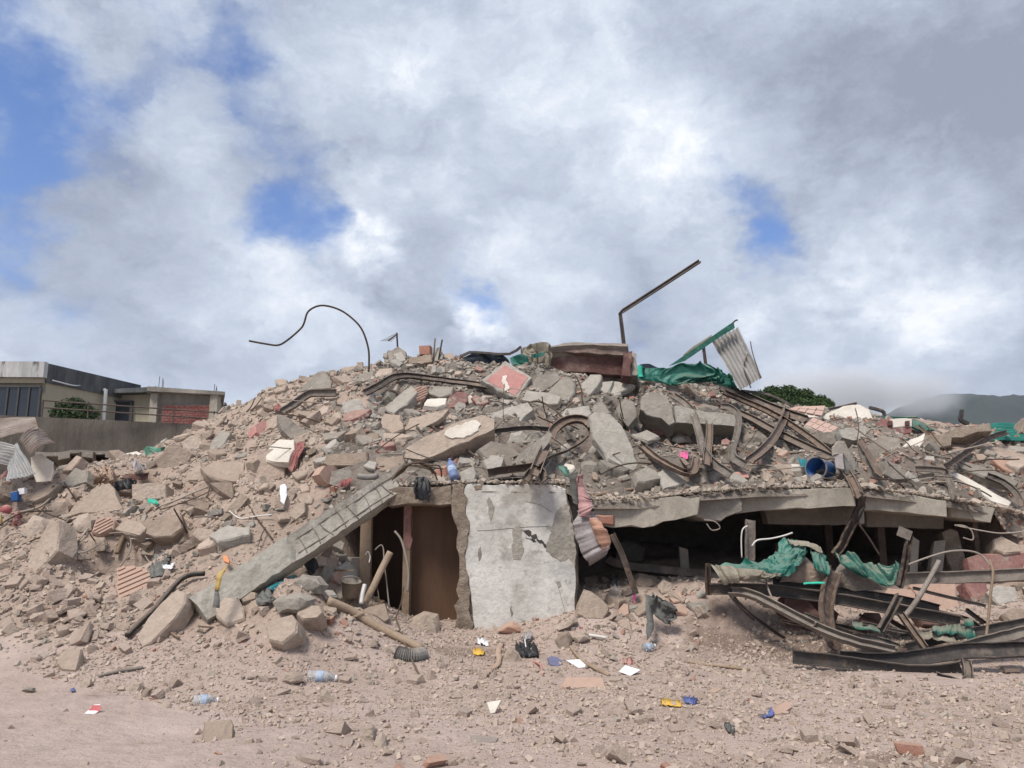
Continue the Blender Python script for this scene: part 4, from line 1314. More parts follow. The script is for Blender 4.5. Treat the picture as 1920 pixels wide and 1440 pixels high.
SL = [
    ('cream white plaster slab standing out bright on the left slope', [(496, 857), (506, 836), (524, 823), (551, 825), (552, 842), (541, 867), (515, 866), (499, 864)], (-.15, -.75, .62), .13, M_pale, .25),
    ('grey triangular slab with a dark hollow side above the white slab', [(520, 776), (533, 777), (580, 812), (572, 824), (545, 822), (528, 806)], (.3, -.8, .5), .16, M_dark, .2),
    ('tan flat slab end beside the dark hollow slab', [(491, 795), (520, 776), (526, 790), (514, 804), (494, 803)], Lf, .2, M_tan, .15),
    ('big tilted grey slab on the left shoulder of the skyline', [(562, 735), (566, 724), (596, 697), (608, 694), (621, 715), (620, 727), (590, 730)], (-.25, -.85, .45), .25, M_grey, .3),
    ('long grey slab lying below the skyline right of the wire foot', [(657, 712), (680, 700), (700, 695), (702, 705), (672, 716)], Up, .18, M_grey, .2),
    ('flat tan slab on the skyline just left of the antenna', [(702, 703), (712, 691), (735, 690), (737, 700), (706, 707)], Up, .2, M_tan, .2),
    ('flat stone slab carrying the small cube on the skyline', [(765, 680), (768, 670), (808, 664), (812, 678), (790, 682)], Fr, .3, M_tan, .3),
    ('small brown cube of masonry perched on the skyline', [(785, 648), (806, 647), (806, 664), (786, 665)], (-.2, -1, .1), .22, M_brick, .35),
    ('upright grey stone between two rebars on the skyline', [(815, 652), (827, 650), (831, 664), (829, 678), (814, 677)], Fr, .25, M_grey, .3),
    ('low grey stone right of the skyline rebars', [(831, 663), (848, 661), (852, 675), (834, 678)], Fr, .25, M_tan, .25),
    ('first of the grey slabs stepping down right of the pink diamond slab', [(997, 731), (1000, 714), (1010, 701), (1047, 702), (1050, 711), (1035, 724), (1017, 734)], (-.2, -.72, .66), .15, M_grey, .2),
    ('long tapering slab running down below the crest block', [(1025, 738), (1040, 720), (1055, 706), (1070, 706), (1078, 720), (1077, 736), (1060, 758), (1045, 767), (1038, 752)], (-.25, -.72, .62), .14, M_grey, .22),
    ('pale leaning slab under the middle of the crest block', [(1089, 729), (1090, 719), (1107, 701), (1127, 702), (1127, 713), (1108, 738), (1101, 744)], (-.25, -.72, .62), .16, M_grey, .25),
    ('cracked slab under the right end of the crest block', [(1109, 741), (1130, 716), (1150, 714), (1141, 736), (1113, 745)], (-.2, -.7, .66), .12, M_grey, .28),
    ('ragged slab overhanging a dark hollow right of the cracked slabs', [(1138, 736), (1151, 714), (1173, 717), (1190, 721), (1172, 731), (1142, 743)], (-.1, -.66, .75), .13, M_grey, .34),
    ('dark edged square slab just below the pink diamond slab', [(977, 750), (986, 731), (1020, 735), (1053, 744), (1046, 757), (1015, 760)], (-.1, -.66, .75), .14, M_grey, .3),
    ('long broken slab bristling with thin rebars in the middle of the heap', [(917, 775), (950, 764), (990, 754), (1000, 768), (975, 792), (945, 789), (926, 781)], (-.1, -.75, .66), .25, M_grey, .25),
    ('large flat weathered slab tipped towards the viewer right of centre', [(1105, 778), (1116, 771), (1144, 775), (1166, 798), (1182, 828), (1198, 872), (1190, 885), (1165, 873), (1140, 861), (1113, 822)], (.15, -.85, .5), .13, M_grey, .5),
    ('upright grey slab above the large weathered slab', [(1154, 766), (1172, 747), (1187, 752), (1195, 780), (1178, 801), (1158, 780)], (-.2, -.8, .5), .2, M_grey, .4),
    ('pale pointed slab standing beside the upright grey slab', [(1108, 772), (1114, 757), (1128, 750), (1140, 765), (1145, 776), (1120, 778)], Fr, .18, M_grey, .3),
    ('broad pale slab lying behind the rebar bunch', [(1050, 778), (1060, 766), (1105, 760), (1110, 775), (1085, 792), (1058, 794)], Up, .15, M_grey, .2),
    ('concrete prism with a bright shaded end above the fallen pillar', [(716, 768), (745, 742), (772, 722), (783, 735), (762, 758), (738, 776)], (-.2, -.66, .72), .3, M_grey, .25),
    ('cream flat slab under the bent steel strip', [(795, 761), (800, 748), (838, 746), (836, 758), (820, 763)], (0, -.6, .8), .12, M_pale, .2),
    ('grey flat slab under the middle of the bent steel strip', [(802, 736), (806, 723), (851, 725), (847, 738), (825, 745)], Up, .14, M_grey, .2),
    ('block with a reddish painted side near the left end of the crest', [(837, 765), (844, 742), (858, 733), (876, 736), (878, 752), (862, 764)], (.3, -.8, .5), .25, M_redpaint, .2),
    ('thin triangular slab standing on edge above the white patched pillar', [(755, 806), (768, 784), (800, 776), (842, 767), (830, 782), (790, 806)], (-.1, -.8, .58), .1, M_tan, .25),
    ('broad tan slab lying left of the white patched pillar', [(712, 800), (720, 774), (752, 777), (757, 804), (735, 814)], (-.1, -.66, .74), .15, M_tan, .18),
    ('long low tan block lying on the slope under the white slab', [(605, 868), (612, 852), (640, 848), (689, 846), (690, 868), (660, 873), (615, 873)], (0, -.8, .6), .25, M_tan, .2),
    ('thin pale plank of concrete above the white patched pillar', [(716, 820), (720, 811), (752, 812), (775, 818), (745, 823)], Up, .07, M_tan, .25),
    ('square tan slab at the upper end of the fallen column', [(700, 872), (706, 856), (757, 853), (760, 868), (748, 880), (712, 884)], (0, -.75, .65), .18, M_tan, .15),
    ('grey triangular wedge block in front of the arched steel channel', [(952, 875), (985, 842), (1031, 806), (1036, 815), (1006, 872), (980, 880)], (.25, -.8, .5), .2, M_grey, .3),
    ('dark flat slab leaning behind the triangular wedge', [(895, 842), (920, 826), (960, 838), (975, 852), (935, 868), (910, 858)], (.1, -.72, .68), .1, M_dark, .15),
    ('grey angular block with a square face below the white patched pillar', [(860, 885), (888, 873), (893, 888), (888, 905), (865, 907)], (-.2, -.9, .35), .3, M_grey, .25),
    ('tan angular block beside the blue bottle', [(905, 862), (928, 852), (945, 858), (940, 880), (915, 884)], Fr, .25, M_grey, .2),
    ('squared pale block at the foot of the large weathered slab', [(1190, 885), (1212, 874), (1242, 891), (1238, 897), (1208, 904), (1196, 902)], (.15, -.6, .78), .25, M_grey, .3),
    ('long grey slab fixed over the dark hollow in the right of the heap', [(1265, 760), (1330, 772), (1378, 778), (1382, 800), (1330, 797), (1268, 792)], (.0, -.95, .3), .5, M_grey, .9),
    ('hanging ragged concrete lump at the left of the dark hollow', [(1203, 742), (1225, 732), (1250, 742), (1262, 768), (1266, 792), (1255, 798), (1240, 784), (1212, 778), (1200, 768)], (-.1, -.9, .4), .5, M_dark, .6),
    ('rounded white slab on the right skyline', [(1538, 783), (1560, 770), (1582, 760), (1612, 758), (1630, 768), (1638, 788), (1627, 801), (1585, 798), (1560, 790)], (0, -.85, .52), .25, M_pale, .3),
    ('dark underside block below the tiled slab', [(1522, 815), (1580, 805), (1590, 825), (1560, 835), (1530, 830)], Fr, .2, M_dark, .2),
    ('rough broken slab right of the tiled slab', [(1572, 805), (1620, 798), (1645, 808), (1640, 820), (1600, 826), (1578, 820)], Fr, .25, M_grey, .15),
    ('long flat slab sliding down at the right edge of the heap', [(1790, 873), (1800, 863), (1830, 870), (1862, 880), (1910, 905), (1905, 911), (1870, 902), (1840, 892)], (.1, -.62, .78), .16, M_grey, .3),
    ('long pale slab lying at the right end of the floor edge', [(1779, 888), (1792, 885), (1830, 904), (1865, 925), (1898, 942), (1893, 950), (1860, 940), (1838, 924)], (.2, -.72, .66), .2, M_pale, .3),
    ('dusty pink slab stack edge at the far right margin', [(1860, 862), (1900, 858), (1925, 868), (1922, 892), (1890, 885)], (.1, -.7, .7), .12, M_brick, .1),
    ('pale fallen panel under the column on the right', [(1690, 838), (1706, 824), (1735, 812), (1732, 828), (1724, 840)], (-.1, -.8, .6), .1, M_pale, .2),
    ('ribbed grey concrete slab under the red and white wall block', [(1624, 838), (1650, 815), (1688, 822), (1690, 840), (1650, 852), (1628, 855)], (-.1, -.8, .6), .3, M_dark, .15),
    # left zone
    ('cracked tan slab lying flat on the dusty left slope', [(375, 877), (395, 869), (414, 865), (460, 867), (458, 902), (436, 903), (412, 900), (386, 890)], (.05, -.62, .78), .14, M_tan, .22),
    ('tan triangular slab tucked under the cracked slab', [(392, 905), (436, 904), (440, 930), (436, 936), (410, 920)], (.2, -.8, .55), .12, M_tan, .2),
    ('peaked tan slab standing just left of the cracked slab', [(352, 901), (366, 868), (374, 864), (382, 888), (388, 901)], Fr, .1, M_tan, .2),
    ('big rounded tan boulder slab below the tan cloth', [(118, 972), (135, 952), (152, 938), (175, 914), (205, 905), (215, 915), (231, 952), (222, 960), (186, 962), (150, 962)], (0, -.8, .6), .5, M_tan, .3),
    ('square edged tan block on the left shoulder of the heap', [(247, 908), (275, 905), (311, 907), (311, 935), (280, 938), (247, 936)], (-.1, -.95, .3), .4, M_tan, .25),
    ('grey angular block near the corrugated sheets', [(114, 910), (126, 892), (141, 876), (163, 882), (161, 904), (135, 914)], (-.4, -.8, .45), .4, M_grey, .25),
    ('pale long stone below the corrugated sheets', [(50, 938), (70, 920), (102, 904), (112, 908), (90, 928), (60, 942)], (-.1, -.75, .66), .2, M_tan, .2),
    ('tall squared tan beam end leaning left at the left edge', [(47, 1062), (70, 1018), (92, 978), (107, 974), (109, 1010), (107, 1032), (85, 1056), (63, 1078)], (-.35, -.85, .4), .35, M_tan, .3),
    ('long tan block lying over a hollow on the left slope', [(272, 1000), (280, 982), (300, 965), (340, 962), (342, 990), (322, 1006), (290, 1008)], (0, -.85, .5), .4, M_tan, .25),
    ('tan squared stone left of the hollow block', [(214, 992), (238, 972), (262, 976), (276, 990), (262, 1004), (235, 1000)], (-.1, -.75, .66), .3, M_tan, .2),
    ('leaning tan stone slab beside the black hose', [(255, 1197), (275, 1160), (303, 1130), (332, 1105), (349, 1111), (345, 1132), (327, 1160), (305, 1182), (282, 1205), (266, 1214)], (-.25, -.75, .6), .22, M_tan, .3),
    ('pale topped block at the foot of the fallen column', [(402, 1138), (420, 1120), (445, 1118), (456, 1138), (459, 1160), (425, 1172), (405, 1156)], (-.05, -.75, .66), .3, M_tan, .3),
    ('small tan block behind the pale topped block', [(447, 1115), (465, 1108), (481, 1110), (480, 1122), (455, 1130)], (0, -.75, .66), .2, M_tan, .2),
    ('squared tan block in front of the doorway debris', [(497, 1176), (512, 1160), (548, 1152), (557, 1165), (556, 1185), (528, 1207), (503, 1200)], (-.15, -.8, .58), .3, M_tan, .3),
    ('dark sided tan block right of the squared block', [(555, 1152), (563, 1135), (600, 1133), (606, 1148), (595, 1158), (568, 1162)], (0, -.75, .66), .3, M_tan, .25),
    ('flat pale slab stone below the doorway', [(675, 1146), (690, 1138), (722, 1130), (730, 1160), (722, 1166), (700, 1155)], (0, -.75, .66), .2, M_tan, .25),
    ('peaked pale rock slab leaning at the right foot of the white wall', [(1081, 1152), (1088, 1125), (1095, 1103), (1110, 1108), (1145, 1138), (1140, 1150), (1132, 1160), (1105, 1160)], (.1, -.85, .5), .3, M_tan, .35),
    ('tan box like stone at the front edge of the left rubble', [(103, 1242), (113, 1222), (126, 1216), (153, 1216), (148, 1238), (142, 1258), (115, 1256)], (-.05, -.72, .7), .28, M_tan, .25),
    ('brick slab with an orange worn top lying in the foreground', [(1050, 1287), (1060, 1270), (1085, 1266), (1131, 1270), (1136, 1285), (1134, 1298), (1095, 1290), (1060, 1292)], (0, -.55, .83), .13, M_terra, .08),
    ('pink painted stone with a blue scrap lying in the right foreground', [(1446, 1340), (1456, 1322), (1478, 1312), (1487, 1325), (1480, 1334), (1460, 1341)], (.1, -.7, .7), .12, M_terra, .08),
    ('flat tan slab half sunk in the earth beside the smooth left yard', [(380, 1392), (382, 1352), (433, 1347), (438, 1358), (436, 1384), (410, 1394)], (0, -.62, .78), .1, M_tan, .02),
    # right, low
    ('fallen board leaning in the mouth of the dark cavity', [(1155, 1045), (1163, 1018), (1175, 1014), (1210, 1027), (1205, 1050), (1196, 1072), (1165, 1062)], (.1, -.95, .25), .06, M_dark, .05),
    ('thick pale concrete column stump in the right of the cavity', [(1766, 998), (1782, 990), (1796, 995), (1806, 1030), (1814, 1066), (1786, 1072), (1772, 1040)], (-.1, -.95, .25), .4, M_jamb, .3),
    ('broken tan rock wedged below the right end of the floor slab', [(1862, 1010), (1878, 1005), (1912, 1022), (1914, 1034), (1885, 1038), (1866, 1030)], (0, -.8, .6), .3, M_tan, .25),
    ('maroon wall panel low at the right edge', [(1815, 1045), (1840, 1038), (1930, 1036), (1935, 1070), (1880, 1072), (1820, 1072)], (0, -.95, .3), .2, M_redpaint, .1),
    ('slanted dusty red slab behind the long steel beam', [(1705, 1100), (1712, 1080), (1790, 1078), (1802, 1140), (1770, 1146), (1730, 1130)], (-.1, -.85, .5), .2, M_terra, .25),
    ('slanted tan slab right of the dusty red slab', [(1806, 1090), (1820, 1072), (1850, 1074), (1856, 1120), (1830, 1130)], (.1, -.85, .5), .2, M_redpaint, .25),
    ('dark red sheet low inside the steel tangle', [(1470, 1145), (1476, 1124), (1515, 1126), (1537, 1150), (1533, 1160), (1495, 1156)], (0, -.85, .5), .03, M_redpaint, .6),
    ('large dark maroon sheet standing behind the upright tangle channel', [(1450, 1140), (1462, 1120), (1540, 1116), (1570, 1150), (1560, 1185), (1480, 1180)], (0, -.95, .3), .03, M_maroon, .2),
    ('broken dusty red slab leaning under the long tangle beams', [(1640, 1130), (1665, 1102), (1715, 1104), (1720, 1140), (1690, 1152)], (-.2, -.85, .5), .15, M_terra, .2),
    ('dark broken slab in the shadow at the right of the tangle', [(1715, 1150), (1750, 1140), (1790, 1150), (1780, 1172), (1730, 1172)], (0, -.85, .5), .15, M_maroon, .2),
    ('grey rubble block under the steel i beam near the right edge', [(1850, 1110), (1870, 1096), (1905, 1100), (1910, 1128), (1875, 1136)], (0, -.85, .5), .2, M_grey, .2),
    ('tan slab low at the right edge under the i beam', [(1880, 1150), (1900, 1138), (1940, 1142), (1940, 1165), (1895, 1166)], (0, -.8, .6), .15, M_tan, .15),
    ('dark maroon sheet under the crossed beams', [(1612, 1162), (1622, 1148), (1648, 1150), (1656, 1164), (1640, 1180), (1618, 1176)], (0, -.85, .5), .03, M_maroon, .5),
]
for label, pts, n, th, m, lift in SL:
    nm = 'concrete_slab'
    if 'block' in label or 'cube' in label or 'prism' in label or 'lump' in label: nm = 'concrete_block'
    if 'stone' in label or 'rock' in label or 'boulder' in label: nm = 'stone'
    if 'panel' in label or 'sheet' in label or 'board' in label: nm = 'panel'
    slab(label, pts, n, th, m, lift, nm, nm.replace('concrete_', '').replace('_', ' '))

# tiled slab on the right skyline: tiles are pieces of it
ts = thing('tiled_slab', 'tilted slab of pink floor tiles on the right skyline', 'tiled slab', pt(1540, 800))
q = [(1508, 797), (1524, 783), (1573, 802), (1552, 816)]
YT = hit(1540, 800) - .35
o = slab('', q, (.05, -.55, .83), .1, M_pale, 0, 'slab_body', parent=ts, Y=YT)


def tile_grid(q, n, Y, nu, nv, parent, th=.012, gap=.06):
    n = Vector(n).normalized()
    cx, cy = sum(p[0] for p in q) / 4, sum(p[1] for p in q) / 4
    c = at(cx, cy, Y)
    eye = Vector((0, 0, EYE))
    C = []
    for px, py in q:
        a, b = ray(px, py)
        d = Vector((a, 1, b))
        C.append(eye + d * ((c - eye).dot(n) / d.dot(n)))
    for i in range(nu):
        for j in range(nv):
            def g(s, t): return C[0].lerp(C[1], s).lerp(C[3].lerp(C[2], s), t)
            s0, s1, t0, t1 = (i + gap) / nu, (i + 1 - gap) / nu, (j + gap) / nv, (j + 1 - gap) / nv
            base = [g(s0, t0), g(s1, t0), g(s1, t1), g(s0, t1)]
            h = n * (th + random.uniform(0, .004))
            MB().prism([p + n * .002 for p in base], [p + h for p in base]).build('tile', M_tile, parent)


tile_grid(q, (.05, -.55, .83), YT - .0, 2, 4, ts)
ts2 = thing('tiled_slab', 'pale tiled slab lying behind the pink tiled one, below the tree', 'tiled slab', pt(1515, 775))
q2 = [(1478, 768), (1490, 763), (1548, 761), (1541, 781)]
YT2 = hit(1515, 776) - .3
slab('', [(1478, 768), (1490, 763), (1548, 761), (1541, 782), (1497, 783)], (0, -.6, .8), .1, M_pale, 0, 'slab_body', parent=ts2, Y=YT2)
tile_grid(q2, (0, -.6, .8), YT2 - .0, 2, 4, ts2)

# red and white wall block on the right skyline
rwb = thing('painted_wall_block', 'broken wall block painted red and white on the right skyline', 'wall block', pt(1680, 812))
Yb = hit(1680, 810) - .3
slab('', [(1648, 812), (1653, 786), (1668, 784), (1674, 802), (1710, 800), (1711, 811), (1680, 815)], (0, -.95, .3), .3, M_redpaint, 0, 'red_part', parent=rwb, Y=Yb)
slab('', [(1668, 786), (1700, 783), (1711, 785), (1711, 800), (1674, 802)], (0, -.95, .3), .3, M_pale, -.02, 'white_part', parent=rwb, Y=Yb)
for x in (1666, 1698):
    slab('', [(x, 789), (x + 8, 788), (x + 8, 797), (x, 798)], (0, -.95, .3), .05, M_maroon, .03, 'brick', parent=rwb, Y=Yb, jit=.004)

# pillar with white patch, fallen across the middle
pl = thing('fallen_pillar', 'thick fallen concrete pillar with a flaking white patch across the middle of the heap', 'pillar', pt(840, 850))
Yp = hit(845, 835) - .45
slab('', [(757, 858), (762, 838), (812, 812), (868, 786), (906, 777), (928, 786), (927, 804), (880, 828), (830, 848), (790, 862)], (.02, -.86, .5), .45, M_tan, 0, 'pillar_body', parent=pl, Y=Yp)
slab('', [(836, 806), (858, 797), (893, 787), (902, 795), (896, 807), (870, 820), (848, 822), (833, 815)], (.02, -.86, .5), .02, M_pale, .012, 'white_patch', parent=pl, Y=on_plane((848.5, 816.9, Yp), (.02, -.86, .5), 866.75, 806.1), jit=.02, seg=.06)

# fallen column leaning from the doorway down to the left, its cage of steel showing
fc = thing('fallen_column', 'long fallen concrete column with exposed steel cage leaning left from the doorway', 'column', at(400, 1150, 9.3))
A_, B_ = at(372, 1142, 9.25), at(742, 900, 10.75)
ax = (B_ - A_).normalized()
front = Vector((0, -1, .25))
side = ax.cross(front).normalized()
if side.z < 0: side = -side
front = side.cross(ax).normalized()
if front.y > 0: front = -front
hw, dp = .175, .30
rnd = random.Random(5)
NS = 34
v, f = [], []
for i in range(NS + 1):
    t = i / NS
    p = A_.lerp(B_, t)
    k = 1.0 if t < .42 else 1.0 - .16 * (t - .42)       # core bare of its cover towards the top
    rgh = .013 if t < .42 else .009
    ring = [(-hw * k, 0), (-hw * .3, .012), (hw * .35, .012), (hw * k, 0), (hw * k + .005, -dp * .5), (hw * k, -dp), (-hw * k, -dp), (-hw * k - .005, -dp * .5)]
    if t > .42:
        ring[0] = (ring[0][0] - .0, -.03); ring[1] = (ring[1][0], -.035); ring[2] = (ring[2][0], -.03)
    for s, h in ring:
        v.append(p + side * (s + rnd.uniform(-rgh, rgh)) + front * (h + rnd.uniform(-rgh, rgh)) + ax * rnd.uniform(-rgh, rgh))
for i in range(NS):
    for j in range(8):
        j2 = (j + 1) % 8
        f.append([i * 8 + j, (i + 1) * 8 + j, (i + 1) * 8 + j2, i * 8 + j2])
f += [list(range(8)), [NS * 8 + j for j in range(8)][::-1]]
obj('column_body', v, f, M_render, fc)
for s in (-.10, .08):                               # long bars
    P = [A_.lerp(B_, .44 + .56 * k / 8) + side * (s + rnd.uniform(-.01, .01)) + front * (-.028 + rnd.uniform(-.008, .006)) for k in range(9)]
    q_ = P[-1]
    P += [q_ + ax * .25 + front * .05 + side * .03, q_ + ax * .5 + front * .12 - side * (.1 + s)]
    v, f = tube_mesh(smooth_path(P, 3), .0085, 5)
    obj('rebar', v, f, M_dustysteel, fc, smooth=True)
for k in range(8):                                        # hoops
    p = A_.lerp(B_, .47 + k * .068)
    e = ax * rnd.uniform(-.06, .06)
    P = [p + side * -.165 + front * -.08, p + side * -.15 + front * -.024, p + front * -.024 + e, p + side * .145 + front * -.024 + e, p + side * .165 + front * -.08 + e]
    v, f = tube_mesh(smooth_path(P, 3), .0065, 5)
    obj('stirrup', v, f, M_dustysteel, fc, smooth=True)

occupy([(340, 1165), (385, 1090), (580, 962), (750, 872), (760, 900), (690, 965), (560, 1055), (420, 1140)])
# ribbed clay pieces
RB = [('large ribbed terracotta panel half buried on the left slope', [(216, 1100), (218, 1066), (248, 1060), (287, 1072), (283, 1092), (252, 1116), (222, 1138)], (-.1, -.75, .66), 8),
      ('broken ribbed clay block on the left heap', [(170, 998), (178, 978), (208, 966), (216, 975), (212, 992), (185, 1002)], (-.1, -.85, .5), 5),
      ('ribbed clay fragment standing below the bent steel strip', [(772, 742), (778, 726), (800, 722), (803, 738), (795, 750), (780, 752)], (.3, -.85, .4), 6)]
for label, pts, n, nr in RB:
    t = thing('clay_slab', label, 'clay slab', pt(pts[0][0], pts[0][1]))
    cx, cy = sum(p[0] for p in pts) / len(pts), sum(p[1] for p in pts) / len(pts)
    Yc = hit(cx, cy) - .2
    v, f, c, nn = slab_mesh(pts, n, .12, 0, Yc)
    occupy(pts, 1.1)
    obj('panel_body', v, f, M_terra, t)
    P = [Vector(p) for p in v[:len(v) // 4]]
    e1 = Vector((.8, 0, .6)) - nn * Vector((.8, 0, .6)).dot(nn)
    e1.normalize()
    e2 = nn.cross(e1)
    lo, hi = min((p - c).dot(e2) for p in P), max((p - c).dot(e2) for p in P)
    for k in range(nr):                                   # each rib is cut to the outline
        s = lo + (hi - lo) * (k + .5) / nr
        xs_ = []
        for i in range(len(P)):
            a, b = P[i] - c, P[(i + 1) % len(P)] - c
            da, db = a.dot(e2) - s, b.dot(e2) - s
            if da * db < 0:
                xs_.append(a.lerp(b, da / (da - db)).dot(e1))
        if len(xs_) >= 2:
            a, b = c + e2 * s + e1 * (min(xs_) + .015), c + e2 * s + e1 * (max(xs_) - .015)
            vv, ff = sweep_mesh([a + nn * .004, a.lerp(b, .5) + nn * .004, b + nn * .004], P_box((hi - lo) / nr * .55, .026), up=nn)
            obj('rib', vv, ff, M_terra, t)

# lumps of rock and concrete traced from the photograph
RK = [
    ('big tan boulder at the right foot of the doorway', [(764, 1180), (772, 1158), (795, 1145), (822, 1150), (826, 1172), (818, 1198), (790, 1202)], M_tan),
    ('rough grey boulder leaning on the fallen column', [(551, 1092), (570, 1078), (600, 1080), (617, 1096), (608, 1112), (580, 1114), (560, 1106)], M_grey),
    ('wide grey boulder below the rough one', [(512, 1128), (530, 1118), (565, 1112), (595, 1122), (588, 1140), (560, 1150), (522, 1150)], M_grey),
    ('angular tan rock in the litter in front of the white wall', [(941, 1240), (946, 1222), (958, 1213), (974, 1222), (983, 1240), (965, 1250)], M_tan),
    ('round grey rock between two rocks right of the litter', [(1040, 1200), (1048, 1188), (1062, 1184), (1072, 1196), (1068, 1214), (1050, 1216)], M_tan),
    ('flat grey rock right of the litter', [(1070, 1196), (1085, 1184), (1103, 1190), (1106, 1200), (1085, 1206)], M_tan),
    ('half sunk tan stone in the left foreground', [(592, 1318), (600, 1296), (612, 1292), (624, 1308), (627, 1318), (612, 1328)], M_tan),
    ('dark sided stone of the pair at the bottom of the picture', [(674, 1380), (680, 1364), (700, 1362), (710, 1372), (700, 1392), (678, 1392)], M_tan),
    ('paler egg shaped stone of the pair at the bottom of the picture', [(700, 1398), (704, 1382), (716, 1373), (725, 1380), (722, 1398), (710, 1406)], M_tan),
    ('broad flat stone beside the lying bottle', [(527, 1276), (532, 1262), (550, 1258), (568, 1264), (568, 1278), (545, 1280)], M_tan),
    ('flat tan stone in the lower right of the doorway ramp', [(688, 1206), (700, 1196), (712, 1202), (708, 1214), (694, 1214)], M_tan),
    ('long log like stone at the foot of the white wall', [(1042, 1178), (1060, 1166), (1082, 1156), (1084, 1166), (1068, 1178), (1048, 1184)], M_tan),
    ('rounded grey lump under the arched steel channel', [(1085, 880), (1092, 866), (1110, 862), (1123, 870), (1124, 888), (1106, 896), (1090, 892)], M_grey),
    ('pale lump below the rebar bunch', [(1045, 850), (1050, 836), (1064, 832), (1074, 842), (1070, 858), (1052, 860)], M_grey),
    ('big dark lump left of the arched steel channel', [(950, 830), (958, 812), (980, 808), (992, 824), (988, 842), (966, 846)], M_grey),
    ('dusty lump in the middle beside the arched channel', [(985, 830), (992, 812), (1012, 808), (1022, 824), (1014, 836)], M_dark),
    ('crumbling grey lump hanging right of the crest', [(1300, 762), (1320, 756), (1348, 764), (1350, 784), (1338, 792), (1322, 780), (1306, 782)], M_dark),
    ('round weathered lump inside the right hollow', [(1386, 834), (1398, 815), (1420, 812), (1438, 826), (1432, 846), (1400, 850)], M_dark),
    ('wide dusty lump resting on the floor slab below the curved channels', [(1320, 900), (1330, 886), (1346, 884), (1356, 896), (1348, 908), (1328, 908)], M_grey),
    ('white rubble stone in front of the right hollow', [(1258, 826), (1268, 814), (1284, 818), (1288, 828), (1270, 832)], M_pale),
    ('large tan rock with a hollow side on the left heap', [(42, 1010), (48, 985), (62, 966), (84, 970), (95, 985), (80, 1008), (58, 1016)], M_tan),
    ('rounded tan rock above the ribbed clay block', [(138, 985), (148, 966), (165, 962), (180, 975), (172, 996), (148, 998)], M_tan),
    ('rounded grey rock left of the big tan boulder', [(96, 955), (106, 938), (125, 934), (136, 946), (128, 962), (106, 966)], M_tan),
    ('small pale rock below the ribbed clay block', [(173, 1024), (184, 1008), (198, 1008), (204, 1020), (196, 1032), (180, 1034)], M_tan),
    ('tan rock at the outer left foot of the slope', [(60, 1190), (74, 1178), (92, 1182), (94, 1194), (74, 1200)], M_tan),
    ('grey dark lump at the outer corner of the left rubble', [(41, 1294), (48, 1288), (66, 1290), (66, 1298), (48, 1298)], M_dark),
    ('tan lump at the near edge of the left rubble', [(302, 1324), (310, 1312), (322, 1314), (324, 1326), (310, 1328)], M_tan),
    ('squarish tan stone near the edge of the left rubble', [(236, 1296), (244, 1280), (266, 1278), (268, 1290), (254, 1302)], M_tan),
    ('small tan stone at the edge left of the first bottle', [(260, 1306), (272, 1290), (286, 1292), (280, 1306), (266, 1312)], M_tan),
    ('rounded stone beside the broken metal trim', [(147, 1288), (152, 1276), (170, 1272), (172, 1282), (158, 1292)], M_tan),
    ('orange clay block beside the blue bottle on the slab edge', [(815, 892), (818, 876), (842, 872), (846, 888), (838, 896), (820, 898)], M_brick),
    ('rusty brown earth lump at the foot of the white wall', [(930, 1184), (945, 1172), (962, 1166), (978, 1174), (985, 1186), (960, 1190)], M_brick),
    ('pale cut stone beside the cavity debris', [(1228, 1150), (1236, 1136), (1256, 1134), (1262, 1146), (1246, 1156)], M_tan),
    ('large dusty block lying in the mouth of the cavity', [(1182, 1090), (1196, 1074), (1232, 1082), (1236, 1100), (1212, 1106), (1186, 1102)], M_tan),
    ('round rubble lump right of the cavity block', [(1234, 1100), (1244, 1088), (1258, 1094), (1262, 1110), (1242, 1114)], M_tan),
]
for label, pts, m in RK:
    nm = 'clay_block' if 'clay block' in label else ('earth_lump' if 'earth' in label else ('stone' if 'stone' in label else 'rubble_lump'))
    rock(label, pts, m=m, name=nm, cat=nm.replace('_', ' '))



